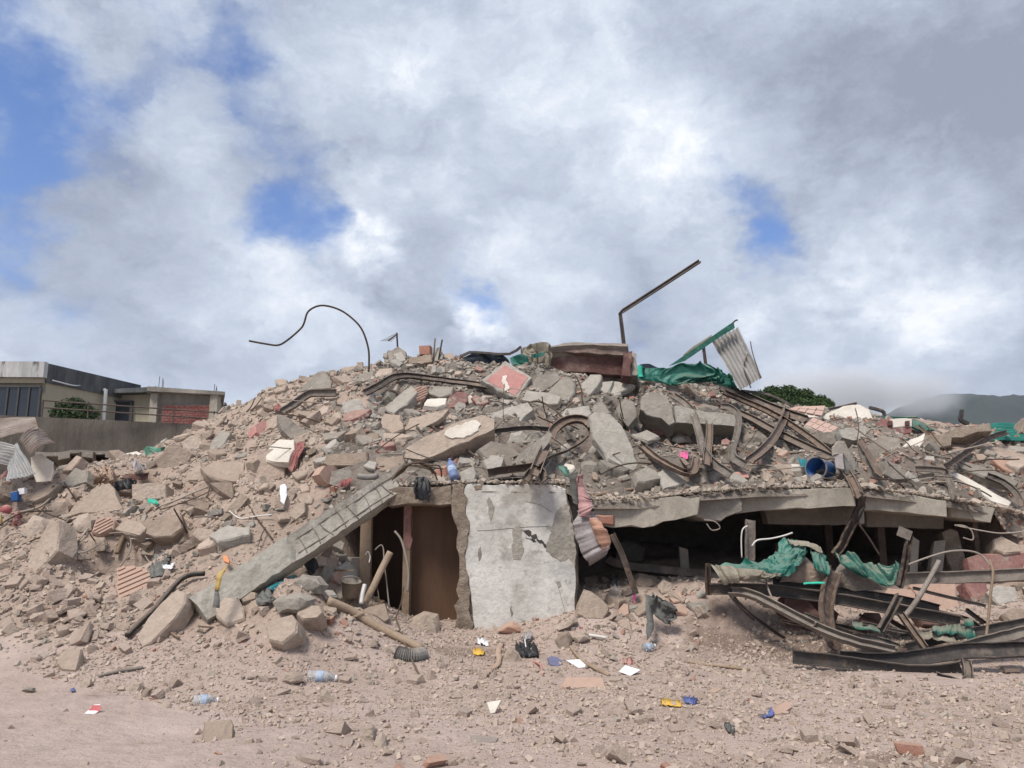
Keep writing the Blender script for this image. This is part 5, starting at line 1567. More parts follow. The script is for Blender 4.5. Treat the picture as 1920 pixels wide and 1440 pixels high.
# ------------------------------------------------------------------ steel: channels, beams, bars
C1 = P_channel(.12, .06, .012)
ST = [
    # label, points, profile, material, off/Y, up
    ('bent flat steel strip crossing below the skyline to the pink diamond slab', [(684, 738), (710, 725), (735, 710), (760, 706), (790, 709), (820, 713), (870, 719), (916, 726)], P_channel(.14, .05, .012), M_steel, .35, (0, -1, .3)),
    ('kinked steel channel on the left shoulder of the heap', [(530, 774), (556, 757), (580, 740), (605, 738), (631, 737)], P_channel(.15, .07, .014), M_dustysteel, .4, (0, -1, .4)),
    ('arched steel channel rising in the middle of the heap', [(1000, 892), (1009, 868), (1020, 845), (1030, 822), (1040, 806), (1057, 793), (1080, 788), (1098, 792), (1108, 800)], P_channel(.15, .07, .014), M_rust, .75, (0, -1, 0)),
    ('curled thin steel angle under the arched channel', [(1107, 800), (1106, 815), (1090, 832), (1062, 848), (1030, 860), (1010, 876)], P_L(.05, .05, .01), M_rust, .7, (0, -1, 0)),
    ('curved rusty channel dipping right of the pale block', [(1204, 840), (1222, 856), (1245, 871), (1272, 885), (1292, 890), (1300, 880), (1303, 860)], P_channel(.13, .06, .012), M_rust, .45, (0, -1, .2)),
    ('short dark channel leaning beside the pink plastic piece', [(1250, 832), (1268, 856), (1289, 882)], P_channel(.16, .06, .012), M_rust, .5, (.3, -1, .1)),
    ('horizontal brown steel bar above the doorway wall', [(915, 887), (935, 883), (960, 880), (1000, 874)], P_channel(.11, .05, .012), M_rust, .4, (0, -1, 0)),
    ('dark folded steel plate foot below the arched channel', [(985, 902), (993, 890), (1006, 880), (1018, 890), (1022, 902)], P_channel(.12, .05, .012), M_steel, .45, (0, -1, 0)),
    ('thin horizontal steel angle under the long broken slab', [(925, 806), (960, 801), (1000, 799), (1042, 803)], P_L(.07, .07, .01), M_steel, .5, (0, -1, 0)),
    ('leftmost curved channel hanging from the slab over the hollow', [(1262, 742), (1285, 757), (1300, 775), (1307, 795), (1314, 820), (1319, 840), (1328, 857), (1345, 875), (1370, 892)], P_channel(.13, .06, .012), M_dustysteel, .8, (0, -1, 0)),
    ('straight rusty channel hanging beside the leftmost curved one', [(1326, 776), (1329, 800), (1328, 825), (1325, 850), (1324, 872)], P_channel(.13, .06, .012), M_rust, .9, (0, -1, 0)),
    ('s shaped channel curling down right of the hollow', [(1352, 762), (1372, 766), (1384, 778), (1387, 795), (1383, 820), (1375, 848), (1380, 862), (1397, 873)], P_channel(.13, .06, .012), M_dustysteel, .85, (0, -1, 0)),
    ('dark rusty curved beam standing up beside the long sloping beams', [(1473, 764), (1468, 785), (1458, 806), (1446, 827), (1428, 848), (1405, 867)], P_channel(.14, .07, .014), M_rust, .8, (0, -1, 0)),
    ('upper dark beam sloping down from the green tarpaulin', [(1352, 726), (1395, 745), (1437, 763), (1475, 778), (1510, 790)], P_channel(.22, .08, .014), M_steel, .5, (0, -1, .2)),
    ('longest brown beam sloping from the crest down over the floor edge', [(1358, 737), (1410, 759), (1460, 783), (1505, 812), (1547, 843), (1572, 867), (1592, 890), (1606, 912), (1614, 932)], P_channel(.12, .07, .012), M_rust, .6, (0, -1, .2)),
    ('lower dark beam running down behind the blue tub', [(1384, 776), (1420, 793), (1460, 816), (1510, 840), (1562, 864)], P_channel(.16, .07, .012), M_steel, .45, (0, -1, .2)),
    ('thin bent steel frame bar crossing in front of the tree', [(1366, 731), (1410, 735), (1447, 742), (1480, 758), (1512, 775), (1560, 766), (1605, 756)], P_box(.05, .05), M_steel, .6, (0, -1, .2)),
    ('slanting rusty angle bar between the blue tub and the floor edge', [(1612, 828), (1626, 850), (1640, 873), (1652, 896)], P_L(.11, .06, .012), M_rust, .5, (0, -1, 0)),
    ('hanging bent steel bar over the edge of the floor slab', [(1614, 930), (1612, 948), (1601, 972), (1588, 998), (1576, 1022), (1562, 1040)], P_channel(.12, .05, .012), M_rust, .0, (0, -1, 0)),
    ('bent steel angle pointing up to the right near the right edge', [(1772, 876), (1786, 866), (1804, 853), (1840, 829), (1862, 819), (1887, 811)], P_channel(.10, .05, .012), M_rust, .7, (0, -1, .2)),
    ('curved steel strip along the pale slab at the right edge', [(1850, 893), (1880, 905), (1905, 925), (1918, 950)], P_channel(.10, .05, .012), M_steel, .4, (0, -1, .2)),
    ('bent down steel strip above the right end of the floor edge', [(1716, 880), (1745, 880), (1770, 884), (1779, 895), (1786, 915), (1790, 935)], P_channel(.09, .04, .01), M_dustysteel, .35, (0, -1, .2)),
    ('short leaning angle bar under the lying column', [(1722, 800), (1735, 812), (1755, 830)], P_L(.07, .05, .01), M_rust, .4, (0, -1, .2)),
    ('small bent angle on the skyline beside the rounded white slab', [(1630, 764), (1645, 768), (1657, 773), (1658, 784)], P_box(.06, .06), M_steel, .5, (0, -1, .2)),
    ('short dark pipe bent upright on the far right skyline', [(1815, 795), (1808, 792), (1801, 787), (1802, 778), (1803, 769)], P_box(.08, .08), M_steel, .6, (0, -1, .2)),
]
for label, pts, prof_, m, off, up in ST:
    nm = 'steel_channel' if 'channel' in label else ('steel_bar' if 'bar' in label or 'angle' in label or 'pipe' in label else 'steel_beam')
    if off == 0.0:
        beam(label, pts, prof_, m, 0, nm, nm.replace('_', ' '), Y=11.35, up=up)
    else:
        beam(label, pts, prof_, m, off, nm, nm.replace('_', ' '), up=up)

# the tangle in front of the cavity: depths given
TG = [
    ('dark channel lying on the earth at the front of the steel tangle', [(1486, 1231, 8.95), (1560, 1239, 8.88), (1630, 1249, 8.80), (1700, 1258, 8.74), (1760, 1258, 8.7), (1800, 1250, 8.7)], P_channel(.145, .06, .012), M_steel, (0, -1, .1)),
    ('long dark beam bending along the ground to the right edge', [(1575, 1233, 9.1), (1640, 1238, 8.95), (1700, 1236, 8.85), (1740, 1231, 8.8), (1800, 1222, 8.75), (1860, 1221, 8.7), (1935, 1219, 8.65)], P_channel(.16, .07, .012), M_steel, (0, -1, .1)),
    ('slanting channel rising to the right edge above the ground beam', [(1785, 1219, 9.0), (1830, 1208, 9.0), (1880, 1196, 8.95), (1935, 1185, 8.9)], P_channel(.12, .06, .012), M_dustysteel, (0, -1, .3)),
    ('curved light edged channel sweeping down to the ground beam', [(1372, 1112, 10.0), (1410, 1118, 9.8), (1467, 1146, 9.55), (1541, 1184, 9.3), (1612, 1209, 9.1), (1678, 1224, 8.95)], P_channel(.10, .07, .012), M_dustysteel, (0, -1, .5)),
    ('dark upper long beam running through the steel tangle', [(1330, 1104, 10.2), (1438, 1106, 10.1), (1559, 1121, 10.0), (1683, 1143, 9.9), (1800, 1165, 9.8)], P_I(.11, .14, .014), M_steel, (0, 0, 1)),
    ('second dark beam lying just above the long tangle beam', [(1449, 1092, 10.25), (1540, 1104, 10.2), (1683, 1124, 10.1), (1760, 1142, 10.0)], P_channel(.09, .06, .012), M_steel, (0, -1, .3)),
    ('dusty steel i beam jutting level out to the right edge', [(1686, 1084, 9.9), (1760, 1083, 9.75), (1840, 1081, 9.6), (1935, 1077, 9.45)], P_I(.10, .145, .014), M_dustysteel, (0, 0, 1)),
    ('upright curved steel channel in the middle of the tangle', [(1562, 1072, 10.1), (1552, 1100, 9.95), (1546, 1130, 9.8), (1546, 1165, 9.65), (1552, 1195, 9.5), (1562, 1218, 9.4)], P_channel(.18, .07, .014), M_rust, (0, -1, 0)),
    ('steel post with a flat cap plate standing right of the green tarpaulins', [(1704, 1003, 9.6), (1697, 1040, 9.58), (1690, 1072, 9.55), (1683, 1100, 9.5)], P_channel(.07, .05, .01), M_rust, (0, -1, 0)),
    ('short dark steel bar leaning below the cap plate post', [(1683, 1118, 9.4), (1668, 1146, 9.3), (1648, 1180, 9.25)], P_channel(.08, .05, .01), M_steel, (0, -1, 0)),
    ('slanting dark bar reaching the ground beam', [(1688, 1153, 9.35), (1710, 1184, 9.2), (1733, 1217, 9.05)], P_channel(.075, .05, .01), M_rust, (0, -1, 0)),
    ('low slanting bar under the faded green sheet', [(1600, 1195, 9.6), (1640, 1200, 9.5), (1685, 1215, 9.3)], P_channel(.08, .05, .01), M_dustysteel, (0, -1, .3)),
    ('dark bar lying behind the ground beam at the right', [(1700, 1215, 9.5), (1780, 1195, 9.6), (1850, 1180, 9.6), (1935, 1165, 9.6)], P_channel(.10, .05, .01), M_steel, (0, -1, .3)),
    ('ribbed steel channel standing upright in the cavity', [(1406, 975, 10.85), (1405, 1010, 10.85), (1404, 1050, 10.85)], P_channel(.13, .05, .012), M_dustysteel, (0, -1, 0)),
    ('rusty upright stub at the left end of the tangle', [(1326, 1056, 10.2), (1326, 1085, 10.2), (1327, 1116, 10.2)], P_channel(.06, .05, .01), M_rust, (0, -1, 0)),
    ('dark slanting beam deep in the cavity', [(1140, 1050, 12.0), (1170, 1062, 11.9), (1290, 1076, 11.8), (1330, 1080, 11.7)], P_box(.12, .10), M_steel, (0, -1, .2)),
    ('rusty angle strut standing in the cavity beside the fallen board', [(1153, 1000, 10.9), (1172, 1040, 10.8), (1185, 1075, 10.7), (1198, 1112, 10.6)], P_L(.08, .05, .012), M_rust, (0, -1, 0)),
    ('bent steel bracket under the right end of the ground beam', [(1756, 1270, 8.6), (1782, 1278, 8.5), (1806, 1284, 8.45), (1814, 1266, 8.5), (1810, 1240, 8.6)], P_channel(.09, .05, .01), M_steel, (0, -1, .3)),
]
for label, pts, prof_, m, up in TG:
    nm = 'steel_channel' if 'channel' in label else ('steel_bar' if ' bar' in label or 'stub' in label or 'post' in label or 'strut' in label or 'bracket' in label else 'steel_beam')
    o = beam(label, pts, prof_, m, 0, nm, nm.replace('_', ' '), up=up)
    if 'cap plate standing' in label:
        vv, ff = sweep_mesh([at(1684, 995, 9.55), at(1708, 1005, 9.55)], P_box(.02, .12), up=(0, 0, 1))
        obj('cap_plate', vv, ff, M_dustysteel, o)

r_ = random.Random(91)
NM = ['leftmost', 'second', 'third', 'fourth', 'fifth', 'sixth', 'seventh', 'eighth', 'ninth', 'tenth', 'eleventh', 'twelfth', 'thirteenth', 'rightmost']
for k in range(14):                                       # thinner bars lost in the shadow of the tangle
    px, py = 1390 + k * 36 + r_.uniform(-10, 10), r_.uniform(1112, 1190)
    Y_ = r_.uniform(9.6, 10.4)
    dx, dy = r_.uniform(25, 75), r_.uniform(-22, 40)
    beam(NM[k] + ' of the thin dark bars lost in the shade inside the steel tangle', [(px - dx, py - dy, Y_ + r_.uniform(-.2, .2)), (px, py + r_.uniform(-8, 8), Y_), (px + dx, py + dy, Y_ + r_.uniform(-.2, .2))], P_channel(r_.uniform(.03, .06), .03, .008), [M_rust, M_steel, M_dustysteel][k % 3], 0, 'steel_bar', 'steel bar', up=(0, -1, .2), group='thin bars in the steel tangle')
for k, (px, w_) in enumerate(((1285, 14), (1450, 16), (1705, 12), (1745, 20))):
    Y_ = r_.uniform(12.0, 13.4)
    a, b = at(px, 1085, Y_), at(px + r_.uniform(-40, 40), r_.uniform(985, 1040), Y_)
    tag(MB().prism([a + Vector((x * w_ / 200, y * .06, -.2)) for x, y in ((-1, -1), (1, -1), (1, 1), (-1, 1))], [b + Vector((x * w_ / 220, y * .05, r_.uniform(-.05, .05))) for x, y in ((-1, -1), (1, -1), (1, 1), (-1, 1))]).build('post', [M_dark, M_rust, M_slabedge][k % 3]),
        ['leftmost', 'second', 'third', 'rightmost'][k] + ' broken post standing in the dark of the cavity', 'post', 'broken posts in the cavity')
# pole frame and roof sheets on the crest
beam('tall bent steel pole sticking up from the crest against the sky', [(1170, 652, 17.0), (1166, 618, 17.0), (1163, 589, 17.0), (1168, 584, 17.0), (1241, 537, 17.0), (1312, 491, 17.0)], P_channel(.085, .06, .02), M_steel, name='bent_pole', cat='steel pole', up=(0, -1, 0), curve=1)
rf = thing('roof_fragment', 'torn piece of green and zinc roofing propped up on the right of the crest', 'roof piece', at(1320, 715, 17.0))
fz = MB().prism([at(1253, 687, 17.0), at(1284, 677, 17.0), at(1344, 636, 17.0), at(1378, 615, 17.0), at(1375, 603, 17.0)],
                [at(1253, 687, 17.08), at(1284, 677, 17.08), at(1344, 636, 17.08), at(1378, 615, 17.08), at(1375, 603, 17.08)]).build('green_fascia', M_greenrough, rf)
MB().prism([at(1281, 666, 17.1), at(1300, 650, 17.1), at(1335, 628, 17.1), at(1330, 640, 17.1), at(1285, 670, 17.1)],
           [at(1281, 665, 17.3), at(1300, 649, 17.3), at(1335, 627, 17.3), at(1330, 639, 17.3), at(1285, 669, 17.3)]).build('tin_strip', M_tarpback, rf)
MB().tube(smooth_path([at(1374, 606, 17.0), at(1379, 601, 17.0), at(1383, 600, 17.0)], 3), .02, 5).build('hook', M_steel, rf)
MB().tube([at(1319, 651, 17.05), at(1325, 697, 17.0)], .04, 6).build('prop', M_rust, rf)
corrugated('', [(1335, 640, 17.25), (1384, 614, 17.25), (1429, 708, 16.8), (1387, 731, 16.8)], M_zinc, 7, .035, parent=rf)
rod('', [(1402, 664, 17.0), (1395, 690, 16.9), (1408, 727, 16.75)], .015, M_rebar, parent=rf)
rod('', [(1407, 640, 17.0), (1412, 665, 16.9), (1427, 709, 16.7)], .012, M_rebar, parent=rf)

# left corrugated sheets
corrugated('old rusty roofing sheet lying flat at the left edge', [(-40, 828, 12.9), (-40, 786, 13.6), (66, 783, 13.9), (72, 804, 13.2)], M_zincold, 12, .02)
corrugated('rusty corrugated sheet with a curled corner, right of the grey sheets', [(37, 826, 13.0), (57, 853, 12.7), (106, 834, 13.0), (73, 803, 13.5)], M_zincold, 9, .02, bend=.1)
corrugated('grey corrugated sheet with wide ribs at the left edge', [(-30, 862, 12.2), (-30, 822, 12.5), (33, 836, 12.6), (22, 873, 12.3)], M_zinc, 7, .025)
corrugated('grey corrugated sheet hanging down beside the pale panel', [(21, 872, 12.2), (31, 830, 12.5), (67, 888, 12.2), (13, 903, 12.0)], M_zinc, 8, .02)
slab('pale plastic panel with notches behind the grey sheets', [(57, 857), (75, 852), (97, 868), (100, 884), (95, 902), (68, 904), (60, 880)], (0, -1, .1), .04, M_pale, 0, 'panel', 'panel', Y=13.0)
rnd = random.Random(12)
ftop = [at(px, 846 + rnd.uniform(-3, 5), 15.7) for px in range(66, 352, 22)]
mb = MB()
for a, b in zip(ftop[:-1], ftop[1:]):
    th = rnd.uniform(.06, .16)
    mb.prism([a - Vector((0, 0, th)), b - Vector((0, 0, th)), Vector((b.x * 1.18, 19.4, b.z - th - .1)), Vector((a.x * 1.18, 19.4, a.z - th - .1))], [a, b, Vector((b.x * 1.18, 19.4, b.z - .1)), Vector((a.x * 1.18, 19.4, a.z - .1))])
tag(mb.build('roof_wreck', M_dark), 'dark flat roof wreck over the black gap below the retaining wall', 'roof wreck')
for px in (152, 178, 262):
    a = at(px, 848, 15.72)
    tag(MB().tube([a, a + Vector((.03, 0, -1.6))], .035, 6).build('post', M_rust), {152: 'left', 178: 'middle', 262: 'right'}[px] + ' rusty post under the dark roof wreck by the retaining wall', 'post')
slab('pale broken board lying on the dark roof wreck', [(236, 850), (256, 846), (285, 858), (268, 864), (244, 860)], (0, -.5, .86), .06, M_pale, 0, 'board', 'board', Y=15.5)
slab('white tile scraps beside the pale board on the roof wreck', [(208, 850), (226, 846), (230, 856), (214, 858)], (0, -.5, .86), .05, M_whiteplastic, 0, 'board', 'board', Y=15.5)
corrugated('green corrugated roofing sheet at the right edge of the heap', [(1858, 796, 16.6), (1858, 826, 15.6), (1950, 826, 15.6), (1950, 796, 16.6)], M_zincgreen, 6, .035)
beam('green roof beam behind the red and white wall block', [(1640, 784, 16.6), (1690, 785, 16.6), (1718, 784, 16.6)], P_box(.09, .09), M_greenrough, name='roof_beam', cat='roof beam', up=(0, 0, 1))
slab('green metal flap slanting down beside the red and white block', [(1710, 787), (1718, 788), (1752, 806), (1722, 805), (1711, 800)], (0, -.9, .45), .05, M_greenrough, .5, 'metal_flap', 'metal sheet')
beam('pale edged strip along the green metal flap', [(1711, 785), (1735, 796), (1765, 812)], P_box(.03, .04), M_dustysteel, .6, 'metal_trim', 'metal trim')
# lying column on the right
lc = thing('lying_column', 'broken concrete column lying level on the right of the heap', 'column', pt(1780, 820))
slab('', [(1700, 828), (1735, 815), (1776, 808), (1812, 798), (1857, 792), (1861, 808), (1820, 814), (1786, 820), (1784, 836), (1760, 840), (1726, 843), (1702, 838)], (0, -.88, .48), .4, M_jamb, .4, 'column_body', parent=lc, jit=.04)
slab('', [(1813, 800), (1826, 796), (1832, 805), (1822, 811)], (0, -.88, .48), .02, M_peach, .43, 'plaster_patch', parent=lc, jit=.02, seg=.06, Y=hit(1780.4, 818.3))

# ------------------------------------------------------------------ wires, rebars, cables
WR = [
    ('long arching wire standing up against the sky on the left', [(686, 738, 16.3), (690, 710, 16.3), (692, 680, 16.3), (690, 650, 16.3), (677, 615, 16.3), (652, 590, 16.3), (627, 577, 16.3), (600, 573, 16.3), (578, 584, 16.3), (570, 606, 16.3), (563, 617, 16.3), (540, 637, 16.3), (522, 647, 16.3), (500, 645, 16.3), (467, 639, 16.3)], .022, M_rebar),
    ('left of the two straight rebars on the skyline beside the cube', [(816, 635, 17.0), (812, 680, 16.9)], .02, M_rebar),
    ('right of the two straight rebars on the skyline beside the cube', [(829, 637, 17.0), (821, 682, 16.9)], .02, M_rebar),
    ('short rebar on the left skyline shoulder', [(634, 695, 16.3), (628, 714, 16.2)], .016, M_rebar),
    ('curled pair wire on the tilted slab of the left shoulder', [(604, 697, 16.0), (614, 700, 15.9), (620, 708, 15.8), (619, 716, 15.8)], .014, M_rebar),
    ('thin rebar leaning at the left end of the skyline', [(478, 746, 15.6), (471, 762, 15.5), (462, 772, 15.4)], .013, M_rebar),
    ('second thin rebar leaning at the left end of the skyline', [(492, 745, 15.6), (482, 758, 15.5), (470, 771, 15.4)], .013, M_rebar),
    ('long thin rebar lying across the white patched pillar', [(782, 783), (815, 803), (850, 826), (885, 850), (921, 873)], .016, M_rebar),
    ('hooked rebar above the white patched pillar', [(840, 769), (828, 778), (817, 792), (806, 800)], .014, M_rebar),
    ('bent rebar in front of the thin triangular slab', [(793, 812), (781, 798), (790, 787), (812, 778)], .012, M_rebar),
    ('kinked rebar lying on the front of the fallen pillar', [(764, 855), (770, 838), (785, 832), (803, 826), (807, 831)], .013, M_rebar),
    ('bent white cable on the left slope near the fallen column', [(430, 958), (450, 972), (480, 968), (510, 965)], .010, M_whiteplastic),
    ('thin rebar standing crossed on the left slope', [(458, 932), (475, 962), (492, 985), (512, 1012)], .010, M_rebar),
    ('thin rebar beside the crossed one above the fallen column', [(498, 988), (490, 1005), (484, 1024)], .008, M_rebar),
    ('black hose sweeping along the leaning tan stone slab', [(238, 1192), (262, 1168), (290, 1142), (315, 1112), (340, 1086), (360, 1077), (384, 1075)], .035, M_blackrubber),
    ('fine rod standing in the debris in front of the doorway', [(742, 1160), (755, 1195), (768, 1228), (786, 1266)], .012, M_rebar),
    ('bent bar hanging in the doorway', [(740, 996, 10.7), (752, 1012, 10.68), (760, 1040, 10.65), (766, 1075, 10.62), (764, 1110, 10.6)], .016, M_cable),
    ('hooked thin wire in the left half of the doorway', [(703, 1031, 10.6), (714, 1022, 10.6), (719, 1030, 10.6), (720, 1052, 10.55), (724, 1085, 10.5), (730, 1140, 10.4)], .010, M_cable),
    ('white cable arc at the foot of the left door frame', [(685, 1040, 10.6), (690, 1034, 10.6), (694, 1044, 10.6), (692, 1055, 10.55)], .010, M_whiteplastic),
    ('first dark rebar arc springing from the door debris', [(704, 1095, 10.4), (709, 1110, 10.35), (711, 1130, 10.3)], .008, M_rebar),
    ('curved rebar before the brown door', [(757, 1100, 10.5), (752, 1130, 10.4), (742, 1158, 10.3), (735, 1165, 10.2)], .010, M_rebar),
    ('pale pipe lying under the corrugated sheets at the left edge', [(20, 963), (50, 958), (75, 950), (95, 934), (112, 914)], .022, M_cable),
    ('dark cable looping over the boulder on the left heap', [(50, 990), (68, 975), (90, 978), (96, 995), (80, 1010), (95, 1030), (120, 1030), (150, 1010), (165, 990)], .013, M_cable),
    ('tan cable curling over the left heap', [(-10, 990), (40, 962), (95, 958), (130, 960), (150, 948), (172, 930)], .013, M_rebar),
    ('grey cable drooping at the left edge', [(-10, 1032), (5, 1015), (20, 1002), (38, 1000), (48, 1006)], .013, M_cable),
    ('thick cable hanging under the hollow block on the left slope', [(205, 1000), (235, 1000), (245, 1012), (243, 1035), (225, 1062), (205, 1085)], .012, M_cable),
    ('white cable running from the hanging cable to the right', [(246, 1010), (275, 1010), (300, 1008), (318, 1002)], .010, M_whiteplastic),
    ('wire bundle lying on the long block left of the hollow', [(298, 950), (330, 938), (360, 925), (392, 912)], .014, M_cable),
    ('second wire of the bundle near the cracked slab', [(300, 956), (335, 945), (370, 932), (400, 918)], .010, M_rebar),
    ('brown cable rising beside the peaked tan cloth', [(178, 905), (182, 885), (178, 872), (165, 868), (150, 868)], .012, M_cable),
    ('pale cable arching above the pale slab on the right heap', [(1594, 815), (1620, 820), (1645, 828), (1682, 846), (1717, 862)], .017, M_cable),
    ('hooked pale wire over the fallen panel', [(1680, 832), (1710, 827), (1722, 824), (1722, 832), (1712, 836)], .010, M_cable),
    ('bright cable arc in the middle of the right rubble', [(1400, 873), (1430, 872), (1455, 876), (1470, 888), (1476, 904)], .014, M_cable),
    ('dark thin wire over the floor slab corner', [(1800, 928), (1812, 946), (1820, 965), (1830, 980)], .010, M_rebar),
    ('white bent cable beside the ribbed channel in the cavity', [(1391, 1046, 10.7), (1390, 1010, 10.7), (1393, 992, 10.7), (1402, 986, 10.7)], .010, M_whiteplastic),
    ('white curved cable end right of the ribbed channel', [(1410, 1024, 10.6), (1420, 1013, 10.6), (1445, 1010, 10.6), (1468, 1005, 10.6), (1486, 999, 10.6)], .012, M_whiteplastic),
    ('pale cable hanging down the curved tangle channel', [(1437, 1094, 9.9), (1448, 1122, 9.7), (1470, 1152, 9.5), (1500, 1168, 9.4), (1524, 1174, 9.35), (1530, 1166, 9.3)], .013, M_cable),
    ('pale cable stretched over the right of the cavity', [(1700, 1060, 10.2), (1740, 1045, 10.2), (1780, 1034, 10.2), (1815, 1033, 10.2), (1840, 1041, 10.2), (1858, 1062, 10.1)], .013, M_cable),
    ('tan rod hanging in front of the steel beam at the right', [(1855, 1050, 9.5), (1862, 1072, 9.4), (1858, 1110, 9.35), (1854, 1150, 9.3), (1849, 1195, 9.2)], .016, M_wood),
    ('thin rod hanging from the ceiling of the cavity', [(1612, 985, 11.2), (1630, 1010, 11.2), (1650, 1042, 11.2)], .014, M_rust),
    ('curled wire at the broken joint of the floor slab', [(1320, 975, 10.9), (1340, 978, 10.85), (1350, 990, 10.85), (1335, 994, 10.85), (1325, 982, 10.85)], .010, M_cable),
    ('curled wire beside the concrete stump in the cavity', [(1790, 985, 11.0), (1808, 986, 11.0), (1822, 996, 11.0), (1824, 1012, 11.0), (1806, 1008, 11.0)], .010, M_cable),
    ('wire running from the floor slab corner to the right edge', [(1790, 985, 11.4), (1840, 995, 11.2), (1880, 1000, 11.2), (1930, 995, 11.2)], .010, M_cable),
    ('thin long wire crossing the slab above the floor edge', [(1050, 776), (1100, 771), (1135, 767), (1165, 764)], .010, M_rebar),
    ('thin wire hanging before the pale concrete left of the arched channel', [(933, 806), (936, 825), (932, 850)], .008, M_rebar),
    ('stick of rusty rebar in the rubble above the wall', [(962, 872), (985, 858), (1020, 848), (1050, 840)], .014, M_rebar),
    ('short bar leaning across the arched channel foot', [(1020, 880), (1034, 862), (1048, 850)], .018, M_cable),
]
for label, pts, r, m in WR:
    nm = 'cable' if 'cable' in label else ('wire' if 'wire' in label else ('hose' if 'hose' in label else ('pipe' if 'pipe' in label else 'rebar')))
    rod(label, pts, r, m, .12, nm, nm)
# bunch of rebars curling out of the long broken slab
for k in range(7):
    o = rod(['lowest', 'second', 'third', 'middle', 'fifth', 'sixth', 'topmost'][k] + ' thin rebar of the bunch curling out of the long broken slab', [(985 + k * 4, 756 - k * 1.2), (1010 + k * 3, 752 + k * 1.5), (1035 + k * 2.5, 764 + k * 2), (1052 + k * 2, 782 + k * 1.4), (1064 + k * 3.5, 796 + k * 1.6)],
            .010, M_rebar, .5, group='rebars of the middle bunch')
for k in range(6):
    rod(['first', 'second', 'third', 'fourth', 'fifth', 'last'][k] + ' dark rebar from the left splaying from the top of the fallen column', [(735 + k * 4, 900 - k * 3, 10.4), (752 + k * 5, 880 - k * 3, 10.3), (775 + k * 7, 868 + (k % 3) * 4, 10.25), (800 + k * 6, 874 + (k % 4) * 5, 10.3), (812 + k * 4, 888 + (k % 3) * 6, 10.4)][:5 - k % 2],
        .011, M_rebar, group='rebars at the top of the fallen column')

# TV antenna behind the ridge
an_ = thing('tv_antenna', 'small television antenna on a thin mast on the left skyline', 'antenna', at(748, 700, 17.5))
YA = 17.5
MB().tube([at(748, 702, YA), at(746, 660, YA), at(744, 624, YA)], .022, 6).build('mast', M_steel, an_)
MB().tube([at(728, 639, YA - .1), at(744, 627, YA)], .018, 5).build('boom', M_steel, an_)
for k in range(6):
    t_ = k / 5
    a = at(728 + 16 * t_, 639 - 12 * t_, YA - .1)
    L = .19 - .02 * k
    MB().tube([a + Vector((-L, .1, .03)), a + Vector((L * .55, -.1, -.03))], .007, 4).build('element', M_steel, an_)

# ------------------------------------------------------------------ tarpaulins and clothes
cloth('green tarpaulin piled on the right of the crest under the roof piece', [[(1197, 688), (1240, 690), (1285, 680), (1315, 682), (1345, 690), (1372, 705)], [(1197, 705), (1235, 706), (1285, 700), (1320, 704), (1350, 706), (1380, 722)], [(1198, 712), (1230, 716), (1262, 722), (1300, 718), (1350, 722), (1381, 728)]],
      M_green, 'tarpaulin', 'tarpaulin', smooth=False, Y=16.2, amp=.16, wl=.5, nu=44, nv=16, fold=(1, .4))
cloth('bright green scrap of tarpaulin at the left end of the crest pile', [[(1195, 684), (1204, 686)], [(1196, 700), (1205, 702)], [(1196, 706), (1207, 706)]], M_brightgreen, 'plastic_scrap', 'plastic scrap', Y=16.0, amp=.03, wl=.2, nu=8, nv=8)
cloth('dark flap of tarpaulin lying on the green crest pile', [[(1197, 684), (1216, 682), (1236, 690)], [(1204, 692), (1220, 693), (1238, 693)]], M_navy, 'tarpaulin', 'tarpaulin', smooth=False, Y=16.3, amp=.04, wl=.3, nu=14, nv=8)
cloth('navy tarpaulin heaped left of the crest', [[(866, 672), (884, 663), (905, 661), (940, 663)], [(880, 680), (900, 674), (920, 672), (952, 674)], [(892, 686), (910, 688), (930, 686), (955, 684)]], M_navy, 'tarpaulin', 'tarpaulin', smooth=False, Y=16.8, amp=.06, wl=.4, nu=20, nv=12)
beam('thin dark frame over the navy tarpaulin', [(862, 670, 16.7), (880, 661, 16.7), (910, 662, 16.7), (955, 664, 16.7), (977, 650, 16.6)], P_box(.05, .05), M_steel, name='steel_bar', cat='steel bar', curve=2)
cloth('tan and grey tarpaulin draped on the left end of the maroon crest block', [[(978, 652), (1000, 645), (1024, 643), (1036, 650)], [(978, 668), (1000, 662), (1022, 660), (1034, 662)], [(985, 690), (1000, 688), (1018, 682), (1028, 690)]], M_tarpback, 'tarpaulin', 'tarpaulin', smooth=False, Y=16.5, amp=.09, wl=.35, nu=22, nv=14)
cloth('green torn tarpaulin strip hanging under the tan one by the crest', [[(957, 670), (975, 664), (990, 668)], [(960, 682), (978, 680), (992, 686)], [(975, 690), (985, 692), (992, 694)]], M_green, 'tarpaulin', 'tarpaulin', smooth=False, Y=16.4, amp=.06, wl=.3, nu=14, nv=12)
cloth('small green tarpaulin fold on the dark end of the crest block', [[(994, 665), (1010, 662), (1022, 660)], [(996, 672), (1010, 670), (1018, 668)]], M_green, 'tarpaulin', 'tarpaulin', smooth=False, Y=16.3, amp=.04, wl=.2, nu=10, nv=6)

